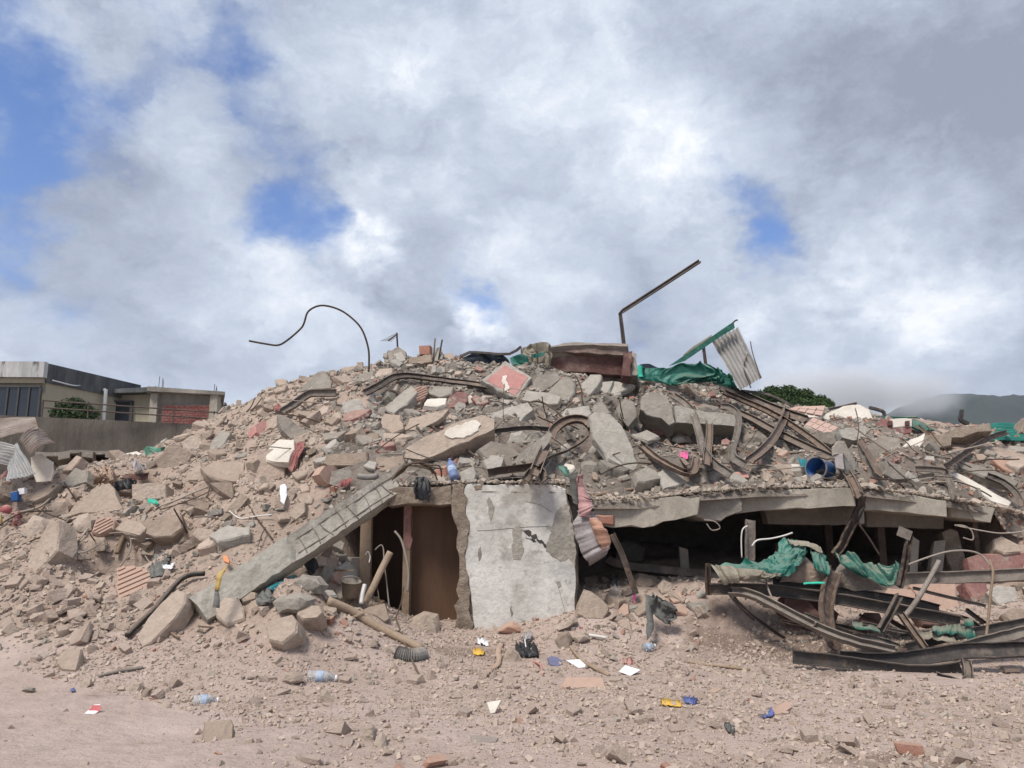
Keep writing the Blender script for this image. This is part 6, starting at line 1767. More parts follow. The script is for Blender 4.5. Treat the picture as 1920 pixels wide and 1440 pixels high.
cloth('big green tarpaulin draped over the steel tangle', [[(1336, 1057, 10.2), (1380, 1052, 10.2), (1425, 1052, 10.2), (1452, 1035, 10.3), (1484, 1010, 10.4), (1508, 1022, 10.4)],
                                                       [(1345, 1062, 10.0), (1390, 1062, 10.0), (1430, 1062, 10.0), (1462, 1052, 10.0), (1490, 1038, 10.1), (1512, 1034, 10.2)],
                                                       [(1350, 1064, 9.9), (1400, 1068, 9.85), (1440, 1074, 9.8), (1475, 1077, 9.8), (1488, 1066, 9.85), (1496, 1052, 9.9)]],
      M_green, 'tarpaulin', 'tarpaulin', smooth=False, amp=.07, wl=.3, nu=44, nv=18, fold=(.8, .8))
cloth('tan underside of the tarpaulin hanging at its left end', [[(1334, 1058, 10.0), (1380, 1064, 9.85), (1430, 1070, 9.78), (1466, 1076, 9.75)], [(1345, 1078, 9.9), (1380, 1080, 9.8), (1425, 1078, 9.75), (1460, 1080, 9.74)], [(1356, 1098, 9.9), (1375, 1092, 9.85), (1410, 1088, 9.8), (1440, 1086, 9.76)]],
      M_tarpback, 'tarpaulin', 'tarpaulin', smooth=False, amp=.05, wl=.22, nu=26, nv=12)
cloth('narrow green tarpaulin falling beside the brown earth lump', [[(1520, 1030, 10.2), (1540, 1034, 10.2), (1552, 1050, 10.1)], [(1522, 1046, 10.0), (1540, 1052, 10.0), (1554, 1062, 10.0)], [(1528, 1066, 9.95), (1542, 1074, 9.9), (1555, 1078, 9.9)]], M_green, 'tarpaulin', 'tarpaulin', smooth=False, amp=.06, wl=.2, nu=14, nv=14)
cloth('dirty green tarpaulin hanging right of the upright tangle channel', [[(1562, 1038, 10.2), (1600, 1044, 10.1), (1640, 1058, 10.0), (1681, 1058, 9.9)], [(1580, 1056, 10.0), (1615, 1064, 9.95), (1650, 1076, 9.85), (1680, 1076, 9.8)], [(1600, 1072, 9.95), (1625, 1084, 9.9), (1655, 1094, 9.8), (1680, 1094, 9.75)]],
      M_greenrough, 'tarpaulin', 'tarpaulin', smooth=False, amp=.08, wl=.25, nu=30, nv=14)
cloth('crumpled folded tarpaulin top along the big green one', [[(1480, 1010, 10.3), (1510, 1014, 10.3), (1536, 1024, 10.2)], [(1486, 1018, 10.2), (1512, 1024, 10.2), (1540, 1036, 10.1)]], M_tarpback, 'tarpaulin', 'tarpaulin', smooth=False, amp=.06, wl=.18, nu=16, nv=8)
rock('brown earth lump caught between the green tarpaulins', [(1462, 1090), (1490, 1060), (1510, 1045), (1528, 1068), (1555, 1082), (1540, 1092), (1500, 1094)], m=M_soil, name='earth_lump', cat='earth lump', Y=10.25, lift=0, bulge=.3)
rock('dark earth heap under the dirty green tarpaulin', [(1562, 1075), (1580, 1052), (1620, 1060), (1660, 1090), (1655, 1106), (1600, 1108), (1570, 1098)], m=M_upper, name='earth_lump', cat='earth lump', Y=10.25, lift=0, bulge=.3)
cloth('faded green sheet lying low beneath the crossed bars', [[(1598, 1166, 9.6), (1625, 1168, 9.6), (1650, 1178, 9.5)], [(1600, 1176, 9.5), (1626, 1180, 9.45), (1652, 1188, 9.4)]], M_greenrough, 'metal_scrap', 'metal scrap', amp=.03, wl=.2, nu=14, nv=6)
cloth('crumpled green sheet at the right of the steel tangle', [[(1748, 1180, 9.5), (1775, 1172, 9.5), (1800, 1170, 9.5), (1830, 1178, 9.4)], [(1746, 1190, 9.4), (1775, 1188, 9.4), (1805, 1192, 9.35), (1832, 1200, 9.3)]], M_greenrough, 'metal_scrap', 'metal scrap', amp=.05, wl=.15, nu=22, nv=8)
cloth('small green sheet corner above the crumpled one at the right', [[(1806, 1160, 9.45), (1822, 1158, 9.4)], [(1808, 1172, 9.4), (1826, 1174, 9.35)]], M_greenrough, 'metal_scrap', 'metal scrap', amp=.03, wl=.15, nu=8, nv=8)
cloth('pale dusty sheet under the crumpled green one', [[(1710, 1180, 9.6), (1750, 1186, 9.5), (1790, 1196, 9.4)], [(1716, 1194, 9.5), (1750, 1200, 9.4), (1795, 1206, 9.3)]], M_tarpback, 'metal_scrap', 'metal scrap', amp=.04, wl=.2, nu=18, nv=8)
cloth('thin green strip between the two long tangle beams', [[(1506, 1093, 9.8), (1530, 1091, 9.8), (1546, 1092, 9.8)], [(1508, 1096, 9.78), (1530, 1095, 9.78), (1547, 1095, 9.78)]], M_brightgreen, 'plastic_scrap', 'plastic scrap', amp=.01, wl=.2, nu=8, nv=4)

hg = thing('hanging_clothes', 'bundle of dirty pink and peach clothes hanging from a wire beside the white wall', 'clothes', at(1090, 1060, 10.55))
YH = 10.5
cloth('', [[(1082, 890, YH), (1090, 888, YH)], [(1084, 930, YH), (1106, 935, YH - .05)], [(1085, 960, YH - .05), (1113, 945, YH - .1)], [(1090, 968, YH - .05), (1108, 968, YH - .1)]], M_pinkcloth, 'pink_shirt', parent=hg, amp=.055, wl=.10, nu=16, nv=24, fold=(1.0, .35))
cloth('', [[(1079, 960, YH), (1112, 958, YH - .05)], [(1080, 1000, YH), (1128, 985, YH - .1)], [(1090, 1040, YH), (1144, 1015, YH - .1)], [(1108, 1058, YH), (1136, 1042, YH - .05)]], M_lilac, 'pale_garment', parent=hg, amp=.065, wl=.12, nu=22, nv=24, fold=(1.0, .4))
cloth('', [[(1108, 972, YH - .12), (1118, 970, YH - .14)], [(1110, 990, YH - .14), (1134, 990, YH - .18)], [(1120, 1012, YH - .14), (1145, 1012, YH - .16)], [(1134, 1034, YH - .12), (1143, 1028, YH - .12)]], M_peach, 'peach_garment', parent=hg, amp=.04, wl=.12, nu=14, nv=18, fold=(1.0, .5))
cloth('', [[(1068, 888, YH + .05), (1084, 884, YH)], [(1068, 915, YH + .03), (1084, 918, YH)], [(1074, 940, YH), (1084, 948, YH)]], M_greycloth, 'dark_cloth', parent=hg, amp=.035, wl=.12, nu=8, nv=18)
rod('', [(1090, 880, YH), (1086, 892, YH - .02), (1083, 905, YH - .03)], .008, M_rebar, parent=hg, name='wire')
cloth('green rag on the rubble above the hanging clothes', [[(1042, 874), (1058, 872), (1066, 882)], [(1050, 882), (1062, 890), (1066, 898)]], M_green, 'rag', 'rag', .35, amp=.04, wl=.12, nu=12, nv=8)
cloth('black plastic bag hanging over the lintel of the doorway', [[(780, 896, 10.6), (795, 892, 10.6), (806, 902, 10.6)], [(776, 915, 10.55), (792, 918, 10.5), (808, 922, 10.55)], [(778, 934, 10.55), (794, 938, 10.5), (806, 942, 10.55)]], M_black, 'plastic_bag', 'plastic bag', amp=.06, wl=.12, nu=16, nv=16)
cloth('tan cloth standing in a peak behind the left boulder', [[(196, 860), (200, 859), (203, 861)], [(186, 882), (198, 880), (210, 882)], [(176, 908), (196, 905), (214, 908)]], M_tancloth, 'cloth', 'cloth', .45, amp=.07, wl=.16, nu=18, nv=22, fold=(2, .2))
cloth('dark red cloth under the tan peaked cloth', [[(230, 890), (258, 888), (280, 884)], [(238, 900), (260, 900), (276, 898)]], M_maroon, 'cloth', 'cloth', .25, amp=.05, wl=.2)
cloth('white bundled cloth behind the left heap', [[(247, 868), (256, 864), (268, 872)], [(248, 880), (258, 882), (276, 880)]], M_lilac, 'cloth', 'cloth', .4, amp=.06, wl=.12)
cloth('black plastic sheet lying behind the square tan block', [[(214, 905), (235, 898), (256, 900)], [(216, 920), (238, 918), (254, 914)]], M_black, 'plastic_bag', 'plastic bag', .2, amp=.05, wl=.15)
cloth('dark bag lying on the dusty left slope', [[(290, 1042), (305, 1036), (318, 1040)], [(282, 1062), (300, 1060), (312, 1060)], [(284, 1084), (298, 1082), (308, 1072)]], M_greycloth, 'cloth_bag', 'bag', .15, amp=.05, wl=.14)
cloth('white crumpled tissue on the dark bag', [[(304, 1058), (316, 1060), (328, 1054)], [(306, 1066), (318, 1066), (324, 1062)]], M_white, 'tissue', 'paper', .22, amp=.03, wl=.07, nu=10, nv=8)
cloth('green net draped on the edge of the left heap below the wall', [[(263, 842), (285, 838), (305, 840), (327, 840)], [(272, 852), (290, 850), (308, 850), (327, 848)], [(280, 862), (296, 860), (310, 862), (324, 860)]], M_netting, 'netting', 'netting', Y=14.6, amp=.09, wl=.2, nu=24, nv=14)
cloth('small bright green scrap on the left heap', [[(277, 937), (290, 936), (297, 941)], [(282, 944), (290, 946), (296, 946)]], M_brightgreen, 'plastic_scrap', 'plastic scrap', .2, amp=.03, wl=.1, nu=10, nv=8)
cloth('red pink cloth on the left skyline shoulder', [[(515, 760), (522, 757), (530, 764)], [(511, 770), (520, 770), (530, 772)]], M_redcloth, 'cloth', 'cloth', .3, amp=.05, wl=.15, nu=12, nv=10)
cloth('red netting bag beside the cream white slab', [[(556, 832), (564, 828), (572, 830)], [(548, 852), (556, 852), (564, 848)], [(541, 880), (548, 886), (556, 872)]], M_redcloth, 'net_bag', 'net bag', .25, amp=.04, wl=.1)
cloth('dull red rag on the rubble above the fallen column', [[(634, 905), (648, 898), (662, 896)], [(630, 915), (644, 912), (656, 908)]], M_redcloth, 'rag', 'rag', .15, amp=.04, wl=.1)
cloth('white torn strip hanging on the slope left of the fallen column', [[(526, 908), (535, 907)], [(525, 925), (538, 926)], [(526, 940), (532, 946)]], M_white, 'paper_strip', 'paper', .2, amp=.03, wl=.08, nu=6, nv=14)
cloth('dirty yellow strap over the left end of the fallen column', [[(420, 1065, 9.2), (426, 1062, 9.2)], [(408, 1078, 9.05), (418, 1076, 9.05)], [(405, 1095, 9.0), (414, 1096, 9.0)], [(403, 1106, 8.98), (411, 1108, 8.98)]], M_yellowcloth, 'strap', 'strap', amp=.015, wl=.08, nu=6, nv=14)
cloth('grey green rag below the yellow strap', [[(404, 1105, 9.0), (410, 1105, 9.0)], [(400, 1125, 8.95), (412, 1128, 8.95)], [(398, 1138, 8.95), (412, 1140, 8.95)]], M_greycloth, 'rag', 'rag', amp=.02, wl=.08, nu=6, nv=12)
cloth('black bag under the middle of the fallen column', [[(572, 1042), (582, 1038), (592, 1046)], [(570, 1058), (580, 1060), (592, 1062)], [(576, 1074), (584, 1076), (590, 1072)]], M_black, 'plastic_bag', 'plastic bag', .15, amp=.05, wl=.12)
cloth('pale crumpled cloth lying beside the cavity board', [[(1143, 1076), (1154, 1073), (1162, 1078)], [(1145, 1090), (1153, 1092), (1158, 1092)], [(1146, 1108), (1156, 1112), (1166, 1113)]], M_lilac, 'cloth', 'cloth', .25, amp=.05, wl=.1, nu=12, nv=16)
cloth('grey crumpled shirt thrown on the earth bank', [[(1222, 1112), (1236, 1120), (1256, 1130)], [(1218, 1134), (1240, 1142), (1268, 1142)], [(1225, 1150), (1244, 1160), (1266, 1158)], [(1240, 1164), (1252, 1171), (1262, 1162)]], M_greycloth, 'shirt', 'shirt', Y=10.1, amp=.06, wl=.13, nu=20, nv=20, fold=(1, 1))
cloth('long grey cloth hanging from the shirt to the ground', [[(1211, 1112, 10.2), (1224, 1118, 10.2)], [(1210, 1140, 10.05), (1226, 1150, 10.05)], [(1212, 1165, 9.95), (1228, 1168, 9.95)], [(1213, 1200, 9.85), (1222, 1190, 9.85)]], M_greycloth, 'cloth', 'cloth', amp=.03, wl=.12, nu=8, nv=20)
cloth('brown strap curling in the litter before the white wall', [[(936, 1204), (944, 1206)], [(930, 1222), (940, 1222)], [(930, 1240), (938, 1244)], [(915, 1252), (924, 1256)], [(908, 1264), (914, 1266)]], M_tancloth, 'strap', 'strap', .12, amp=.02, wl=.1, nu=6, nv=20)
cloth('black green plastic bag in the litter before the white wall', [[(968, 1206), (985, 1202), (1002, 1206)], [(968, 1220), (986, 1220), (1006, 1222)], [(976, 1230), (992, 1232), (1006, 1230)]], M_black, 'plastic_bag', 'plastic bag', .1, amp=.05, wl=.1, nu=14, nv=12)
cloth('clear crumpled bag above the black green one', [[(984, 1188), (992, 1184), (998, 1190)], [(980, 1202), (988, 1198), (996, 1198)]], M_lilac, 'plastic_bag', 'plastic bag', .15, amp=.04, wl=.08, nu=10, nv=10)
rod('pink ribbon lying on the earth in front of the white wall', [(987, 1222), (993, 1236), (1004, 1242), (1014, 1248), (1017, 1266)], .014, M_pinkplastic, .03, 'ribbon', 'ribbon')
rod('white cord ending in the black green bag', [(984, 1198), (986, 1212), (990, 1226)], .008, M_white, .12, 'cord', 'cord')
cloth('crumpled white paper before the white wall', [[(893, 1198), (904, 1195), (916, 1202)], [(894, 1206), (904, 1208), (915, 1210)]], M_white, 'paper', 'paper', .1, amp=.04, wl=.07, nu=10, nv=8)
cloth('yellow and brown food packet before the white wall', [[(888, 1216), (900, 1216), (909, 1220)], [(889, 1226), (900, 1228), (908, 1226)]], M_yellow, 'food_packet', 'packet', .1, amp=.02, wl=.1, nu=8, nv=6)


# ------------------------------------------------------------------ small things
def flat(label, pts, m, name, cat, th=.004, lift=.02, n=(0, -.25, .97), parent=None, Y=None):
    return slab(label, pts, n, th, m, lift, name, cat, Y, parent, jit=0, seg=9)


flat('left sheet of white paper on the earth, nearer the white wall', [(1061, 1238), (1095, 1235), (1107, 1250), (1085, 1252)], M_white, 'paper_sheet', 'paper', lift=.10)
flat('right sheet of white paper on the earth', [(1161, 1259), (1172, 1247), (1201, 1256), (1182, 1267)], M_white, 'paper_sheet', 'paper', lift=.10)
cloth('bright yellow wrapper lying in the right foreground', [[(1239, 1310), (1258, 1311), (1277, 1314)], [(1240, 1321), (1258, 1323), (1277, 1325)]], M_yellow, 'wrapper', 'wrapper', .08, amp=.012, wl=.12, nu=12, nv=6, solid=.004)
cloth('crumpled blue foil beside the yellow wrapper', [[(1279, 1306), (1292, 1304), (1308, 1312)], [(1283, 1318), (1294, 1319), (1304, 1318)]], M_bluescrap, 'foil_scrap', 'foil', .08, amp=.03, wl=.08, nu=12, nv=8, solid=.003)
flat('grey blue shoe sole lying left of the white papers', [(1026, 1234), (1034, 1229), (1044, 1231), (1053, 1237), (1054, 1246), (1044, 1249), (1032, 1246)], M_slateblue, 'shoe_sole', 'shoe sole', .02, .05, (.1, -.5, .86))
cloth('dark blue scrap leaning on the pink painted stone', [[(1429, 1340), (1438, 1336), (1450, 1326)], [(1430, 1345), (1442, 1345), (1452, 1338)]], M_bluescrap, 'foil_scrap', 'foil', .12, amp=.02, wl=.08, nu=8, nv=6)
cloth('grey crumpled plastic in the right foreground', [[(1358, 1360), (1366, 1358), (1377, 1362)], [(1360, 1370), (1368, 1374), (1376, 1378)]], M_greycloth, 'plastic_scrap', 'plastic scrap', .06, amp=.03, wl=.06, nu=8, nv=8)
flat('tan folded card lying in the right foreground', [(1325, 1298), (1342, 1287), (1354, 1292), (1340, 1299)], M_tancloth, 'card', 'card', lift=.04)
flat('dark grey flat board lying near the bottom of the picture', [(882, 1378), (910, 1379), (934, 1383), (930, 1391), (884, 1391)], M_hose, 'board', 'board', .015, .05)
flat('pale stone chip with a dusty face in the centre foreground', [(912, 1316), (940, 1312), (928, 1336), (920, 1338)], M_pale, 'stone_chip', 'stone chip', .03, .04, (0, -.7, .7))
ct = thing('crushed_carton', 'crushed red and white drink carton on the smooth left yard', 'carton', pt(180, 1328))
flat('', [(158, 1338), (166, 1331), (176, 1330), (184, 1334), (178, 1338)], M_white, 'white_flap', '', .004, .06, parent=ct)
flat('', [(166, 1332), (174, 1322), (188, 1322), (190, 1326), (184, 1337), (175, 1337)], M_red, 'red_side', '', .004, .12, (0, -.7, .7), ct)
flat('', [(168, 1328), (176, 1321), (188, 1320), (188, 1324), (178, 1326)], M_white, 'white_side', '', .004, .135, (0, -.7, .7), ct)
cloth('dark blue rag scrap at the near edge of the left rubble', [[(131, 1292), (140, 1292)], [(132, 1298), (141, 1297)]], M_bluescrap, 'rag', 'rag', .05, amp=.02, wl=.06, nu=6, nv=5)
rod('broken white trim stick near the foot of the white wall', [(1104, 1191), (1120, 1193), (1137, 1196)], .022, M_whiteplastic, .1, 'trim_stick', 'stick', sides=4)
rod('grey metal trim lying in the left rubble', [(185, 1268), (210, 1262), (240, 1256), (268, 1252)], .02, M_dustysteel, .06, 'metal_trim', 'metal trim', sides=4)
cloth('hot pink tag caught in the rubble right of the white wall', [[(1187, 1116), (1192, 1114)], [(1187, 1124), (1196, 1126)], [(1189, 1131), (1197, 1129)]], M_hotpink, 'plastic_tag', 'tag', .25, amp=.01, wl=.1, nu=5, nv=6)
cloth('small hot pink plastic piece by the dipping channel', [[(1273, 848), (1282, 846), (1291, 850)], [(1275, 856), (1282, 858), (1290, 860)]], M_hotpink, 'plastic_piece', 'plastic piece', .55, amp=.02, wl=.1, nu=8, nv=6)
flat('dusty pink plastic board lying under the hanging channels', [(1370, 886), (1385, 884), (1402, 888), (1405, 895), (1378, 895)], M_pinkplastic, 'plastic_board', 'plastic piece', .02, .3, (0, -.6, .8))
cloth('pink crumbs of torn plastic on the earth right of the papers', [[(1168, 1236), (1180, 1232), (1190, 1238)], [(1168, 1246), (1180, 1246), (1188, 1244)]], M_pinkplastic, 'plastic_scrap', 'plastic scrap', .04, amp=.03, wl=.05, nu=10, nv=8)
flat('orange lighter like plastic piece on the upper side of the fallen column', [(417, 1042), (424, 1040), (430, 1050), (429, 1056), (420, 1052)], M_orange, 'plastic_piece', 'plastic piece', .04, .25, (0, -.8, .6))
for (px, py, r_, lab, m, nm) in ((12, 956, .085, 'round dusty pink ball at the left edge', M_pinkplastic, 'ball'),):
    c = pt(px, py, .3)
    bm = bmesh.new()
    bmesh.ops.create_icosphere(bm, subdivisions=3, radius=r_, matrix=Matrix.Translation(c))
    o = obj(nm, [v_.co[:] for v_ in bm.verts], [[v_.index for v_ in f_.verts] for f_ in bm.faces], m, smooth=True)
    bm.free()
    tag(o, lab, 'ball')
cloth('pink plastic rag beside the ball at the left edge', [[(26, 964), (34, 960), (42, 966)], [(25, 976), (33, 974), (38, 972)], [(28, 984), (34, 985), (38, 980)]], M_pinkplastic, 'plastic_bag', 'plastic bag', .3, amp=.04, wl=.1)
cloth('yellow rag at the left edge under the ball', [[(-4, 966), (4, 966)], [(-4, 980), (6, 980)]], M_yellowcloth, 'rag', 'rag', .3, amp=.03, wl=.1, nu=6, nv=6)
flat('blue and white box corner behind the rubble at the left edge', [(18, 922), (32, 920), (33, 938), (20, 940)], M_blue, 'box', 'box', .12, .2, (0, -1, .1))
flat('white carton panel beside the blue box at the left edge', [(33, 916), (46, 914), (46, 926), (33, 928)], M_white, 'carton', 'carton', .08, .2, (0, -1, .1))

# bottles
def bottle(label, pa, pb, r, m, off=.07, capm=None, labelm=M_label):
    a, b = pt(*pa, off), pt(*pb, off)
    b.y = a.y + (b.y - a.y) * .35
    L = (b - a).length
    t = thing('bottle', label, 'bottle', a)
    v, f = lathe([(r * .7, 0), (r, L * .03), (r, L * .16), (r * .93, L * .2), (r, L * .24), (r, L * .62), (r * .86, L * .74), (r * .5, L * .86), (r * .38, L * .9), (r * .38, L * .94)], a, b)
    obj('bottle_body', v, f, m, t, smooth=True)
    v, f = lathe([(r * 1.015, L * .3), (r * 1.02, L * .31), (r * 1.02, L * .52), (r * 1.015, L * .53)], a, b)
    obj('label_band', v, f, labelm, t, smooth=True)
    v, f = lathe([(r * .44, L * .93), (r * .46, L * .94), (r * .46, L * .99), (r * .4, L)], a, b)
    obj('cap', v, f, capm or M_white, t, smooth=True)
    return t


bottle('clear plastic bottle lying on the earth in the left centre foreground', (576, 1268), (636, 1268), .062, M_bottle)
bottle('clear plastic bottle lying at the near edge of the left rubble', (362, 1316), (420, 1307), .058, M_bottle)
bottle('blue tinted bottle standing on the slab edge beside the orange clay block', (852, 897), (849, 868), .065, M_bluebottle, .28, M_blue)
bottle('small crushed bottle with a blue band at the foot of the grey cloth', (1206, 1216), (1226, 1208), .05, M_bottle, .08)
b1 = pt(1004, 0) if False else None

# blue tub, hose, pipes, poles
tb_ = thing('blue_tub', 'bright blue plastic tub lying on its side among the right rubble', 'tub', pt(1550, 882))
Yt = hit(1548, 880) - .4
a, b = at(1530, 878, Yt - .05), at(1566, 884, Yt + .30)
ax_ = (b - a).normalized()
v, f = lathe([(.16, 0), (.168, .0), (.168, .02), (.16, .03), (.14, .32), (.13, .34)], a, b, 22)
f = f[:-2] + [f[-1]]                                       # open mouth
obj('tub_body', v, f, M_blue, tb_, smooth=True, solid=.012)
v, f = lathe([(.163, -.008), (.178, -.008), (.178, .018), (.163, .018)], a, b, 22)
obj('rim', v, f[:-2], M_hose, tb_, smooth=True, solid=.004)
cloth('torn teal plastic piece left of the blue tub', [[(1497, 856), (1505, 862), (1512, 860)], [(1500, 868), (1507, 872), (1513, 870)], [(1504, 874), (1509, 876), (1512, 875)]], M_teal, 'plastic_piece', 'plastic piece', .35, amp=.03, wl=.15, nu=8, nv=10)
ck = thing('broken_cabinet', 'dark broken cabinet shell standing behind the blue tub', 'cabinet', pt(1585, 885))
Yk = hit(1585, 880) - .4
slab('', [(1563, 838), (1572, 826), (1583, 826), (1606, 870), (1600, 890), (1592, 868), (1582, 850), (1564, 852)], (.3, -.9, .3), .05, M_dark, 0, 'back_panel', parent=ck, Y=Yk)
slab('', [(1563, 854), (1580, 852), (1583, 880), (1568, 878)], (-.2, -.95, .2), .04, M_lilac, .06, 'side_panel', parent=ck, Y=Yk)
slab('', [(1583, 858), (1596, 868), (1604, 890), (1588, 889)], (.1, -.95, .2), .04, M_greycloth, .08, 'drawer', parent=ck, Y=Yk)

ho = [pt(744, 1226, .10), pt(760, 1230, .12), pt(776, 1231, .12), pt(792, 1228, .10)]
hp = smooth_path(ho, 12)
v, f = tube_mesh(hp, .085, 14)
V_ = np.array([tuple(x) for x in v]).reshape(len(hp), 14, 3)
for i in range(len(hp)):
    c = V_[i].mean(0)
    V_[i] = c + (V_[i] - c) * (1.0 + .10 * (1 if i % 2 else -1))
o = obj('corrugated_hose', V_.reshape(-1, 3), f, M_hose)
tag(o, 'ribbed grey plastic hose lying at the foot of the doorway ramp', 'hose')
rod('thick wooden pole lying down the ramp before the doorway', [(615, 1127), (660, 1146), (705, 1174), (750, 1196), (790, 1216)], .055, M_wood, .12, 'wooden_pole', 'pole', sides=8, r1=.045)
rod('wooden pole leaning up in the left half of the doorway', [(732, 1035, 10.45), (714, 1070, 10.4), (700, 1100, 10.35), (684, 1130, 10.3)], .045, M_wood, 0, 'wooden_pole', 'pole', sides=8)
rod('teal plastic pipe sticking out under the fallen column', [(506, 1108), (528, 1096), (551, 1084)], .05, M_teal, .15, 'plastic_pipe', 'pipe', sides=8)
cloth('dark rag wrapped round the teal pipe', [[(478, 1122), (492, 1112), (508, 1104)], [(482, 1132), (496, 1124), (512, 1116)], [(498, 1134), (506, 1130), (514, 1122)]], M_greycloth, 'rag', 'rag', .2, amp=.04, wl=.1)
rod('grey pipe lying under the upper end of the fallen column', [(672, 893), (690, 895), (708, 893)], .045, M_hose, .2, 'plastic_pipe', 'pipe', sides=8)
rod('white rusty strip standing before the doorway', [(684, 1096, 10.2), (680, 1112, 10.15), (677, 1132, 10.1)], .03, M_whiteplastic, 0, 'strip', 'strip', sides=4)
bk_ = thing('bucket', 'dented grey bucket in the debris below the fallen column', 'bucket', pt(655, 1105))
a = pt(656, 1118, .18)
v, f = lathe([(.085, 0), (.10, .01), (.125, .2), (.13, .2)], a, a + Vector((.03, -.05, .24)), 16)
obj('bucket_body', v, f[:-1], M_dustysteel, bk_, smooth=True, solid=.006)
v, f = tube_mesh(smooth_path([a + Vector((-.11, -.05, .2)), a + Vector((-.06, -.12, .25)), a + Vector((.06, -.13, .26)), a + Vector((.14, -.04, .22))], 5), .008, 5)
obj('handle', v, f, M_cable, bk_, smooth=True)
STK = [('long tan stick lying across the earth behind the papers', [(1070, 1212), (1085, 1232), (1110, 1250), (1142, 1266)], .02),
       ('dark branch lying on the earth in the right foreground', [(1283, 1240), (1320, 1246), (1360, 1250), (1406, 1256)], .016),
       ('thin twig crossing the dark branch', [(1374, 1250), (1395, 1244), (1418, 1236)], .009),
       ('tan slanted wooden bar rising in the right of the steel tangle', [(1761, 1052, 9.7), (1745, 1082, 9.6), (1729, 1110, 9.5), (1712, 1136, 9.4), (1696, 1156, 9.35)], .032),
       ('wooden stake standing in the lower left rubble', [(297, 1165), (312, 1180), (336, 1196)], .014),
       ('dark slat lying under the square tan block on the left', [(200, 926), (222, 926), (248, 928)], .03),
       ('plank end in the hollow of the left heap', [(232, 1005), (225, 1022), (219, 1038)], .035),
       ('brown batten lying on the floor slab edge right of the clothes', [(1113, 930), (1150, 922), (1180, 918), (1207, 913)], .025)]
for label, pts, r in STK:
    rod(label, pts, r, M_dustysteel if 'slanted' in label else M_wood, .08, 'stick' if r < .03 else 'wooden_bar', 'stick' if r < .03 else 'wooden bar', sides=4 if 'slanted' in label else 6)


# ------------------------------------------------------------------ loose rubble: the larger pieces are objects, the rest one mass per kind
def rand_hull(r, n, dims):
    P = (r.random((n, 3)) - .5) * np.array(dims)
    k = r.integers(0, 3)
    P[: n // 2, k] = np.sign(P[: n // 2, k]) * dims[k] * .5          # some flat faces
    return [tuple(p) for p in P]


def proto(seed, kind, fine):
    r = np.random.default_rng(seed)
    if kind == 'chunk':
        dims = (1, r.uniform(.5, .95), r.uniform(.22, .7))
        if seed % 4:                                       # a squarish lump with a corner or two knocked off
            P = []
            for sx in (-1, 1):
                for sy in (-1, 1):
                    for sz in (-1, 1):
                        c_ = np.array([sx * dims[0], sy * dims[1], sz * dims[2]]) * .5 * (1 - r.random(3) * .22)
                        if r.random() < .3:
                            for ax in range(3):
                                e_ = c_.copy()
                                e_[ax] *= r.uniform(.2, .7)
                                P.append(tuple(e_))
                        else:
                            P.append(tuple(c_))
            return hull(P, sub=2 if fine else 0, rough=.028 if fine else 0, seed=seed)
        return hull(rand_hull(r, 15 if fine else 9, dims), sub=2 if fine else 0, rough=.03 if fine else 0, seed=seed)
    if kind == 'plate':
        dims = (1, r.uniform(.5, .9), r.uniform(.10, .2))
        n = r.integers(5, 8)
        a = np.sort(r.random(n)) * 2 * np.pi
        P = []
        for t in a:
            rr = r.uniform(.75, 1)
            for z in (-.5, .5):
                P.append((math.cos(t) * .5 * rr, math.sin(t) * dims[1] * .5 * rr, z * dims[2]))
        return hull(P, sub=1 if fine else 0, rough=.02 if fine else 0, seed=seed)
    # brick: a cuboid with a broken end
    L = r.uniform(.55, 1.0)
    P = [(x * .5 * L + r.uniform(-.12, .12) * (x > 0), y * .25, z * .17) for x in (-1, 1) for y in (-1, 1) for z in (-1, 1)]
    P += [(.5 * L + r.uniform(-.05, .1), r.uniform(-.2, .2), r.uniform(-.1, .1))]
    return hull(P, sub=1 if fine else 0, rough=.02 if fine else 0, seed=seed)


def rotm(r, n, flat):
    """random turns; flat pieces keep close to lying"""
    yaw = r.random(n) * 2 * np.pi
    tx = r.normal(size=n) * flat
    ty = r.normal(size=n) * flat
    cz, sz, cx, sx, cy, sy = np.cos(yaw), np.sin(yaw), np.cos(tx), np.sin(tx), np.cos(ty), np.sin(ty)
    Z, I = np.zeros(n), np.ones(n)
    Rz = np.stack([np.stack([cz, -sz, Z], -1), np.stack([sz, cz, Z], -1), np.stack([Z, Z, I], -1)], 1)
    Rx = np.stack([np.stack([I, Z, Z], -1), np.stack([Z, cx, -sx], -1), np.stack([Z, sx, cx], -1)], 1)
    Ry = np.stack([np.stack([cy, Z, sy], -1), np.stack([Z, I, Z], -1), np.stack([-sy, Z, cy], -1)], 1)
    return Rx @ Ry @ Rz


def slope_rot(x, y, up):
    e = .15
    f = lambda a, b: np.where(up, samp(GU, a, b), samp(GL, a, b))
    dx = (f(x + e, y) - f(x - e, y)) / (2 * e)
    dy = (f(x, y + e) - f(x, y - e)) / (2 * e)
    n = np.stack([-dx, -dy, np.ones_like(x)], -1)
    n /= np.linalg.norm(n, axis=1)[:, None]
    t = np.cross(np.array([0, 1.0, 0]), n)
    t /= np.linalg.norm(t, axis=1)[:, None]
    b = np.cross(n, t)
    return np.stack([t, b, n], -1), n


def yard(px, py):
    """the swept smooth yard in the near left corner"""
    return (py > 1248 + px * .25) & (px < 395 - (py - 1330) * .55)


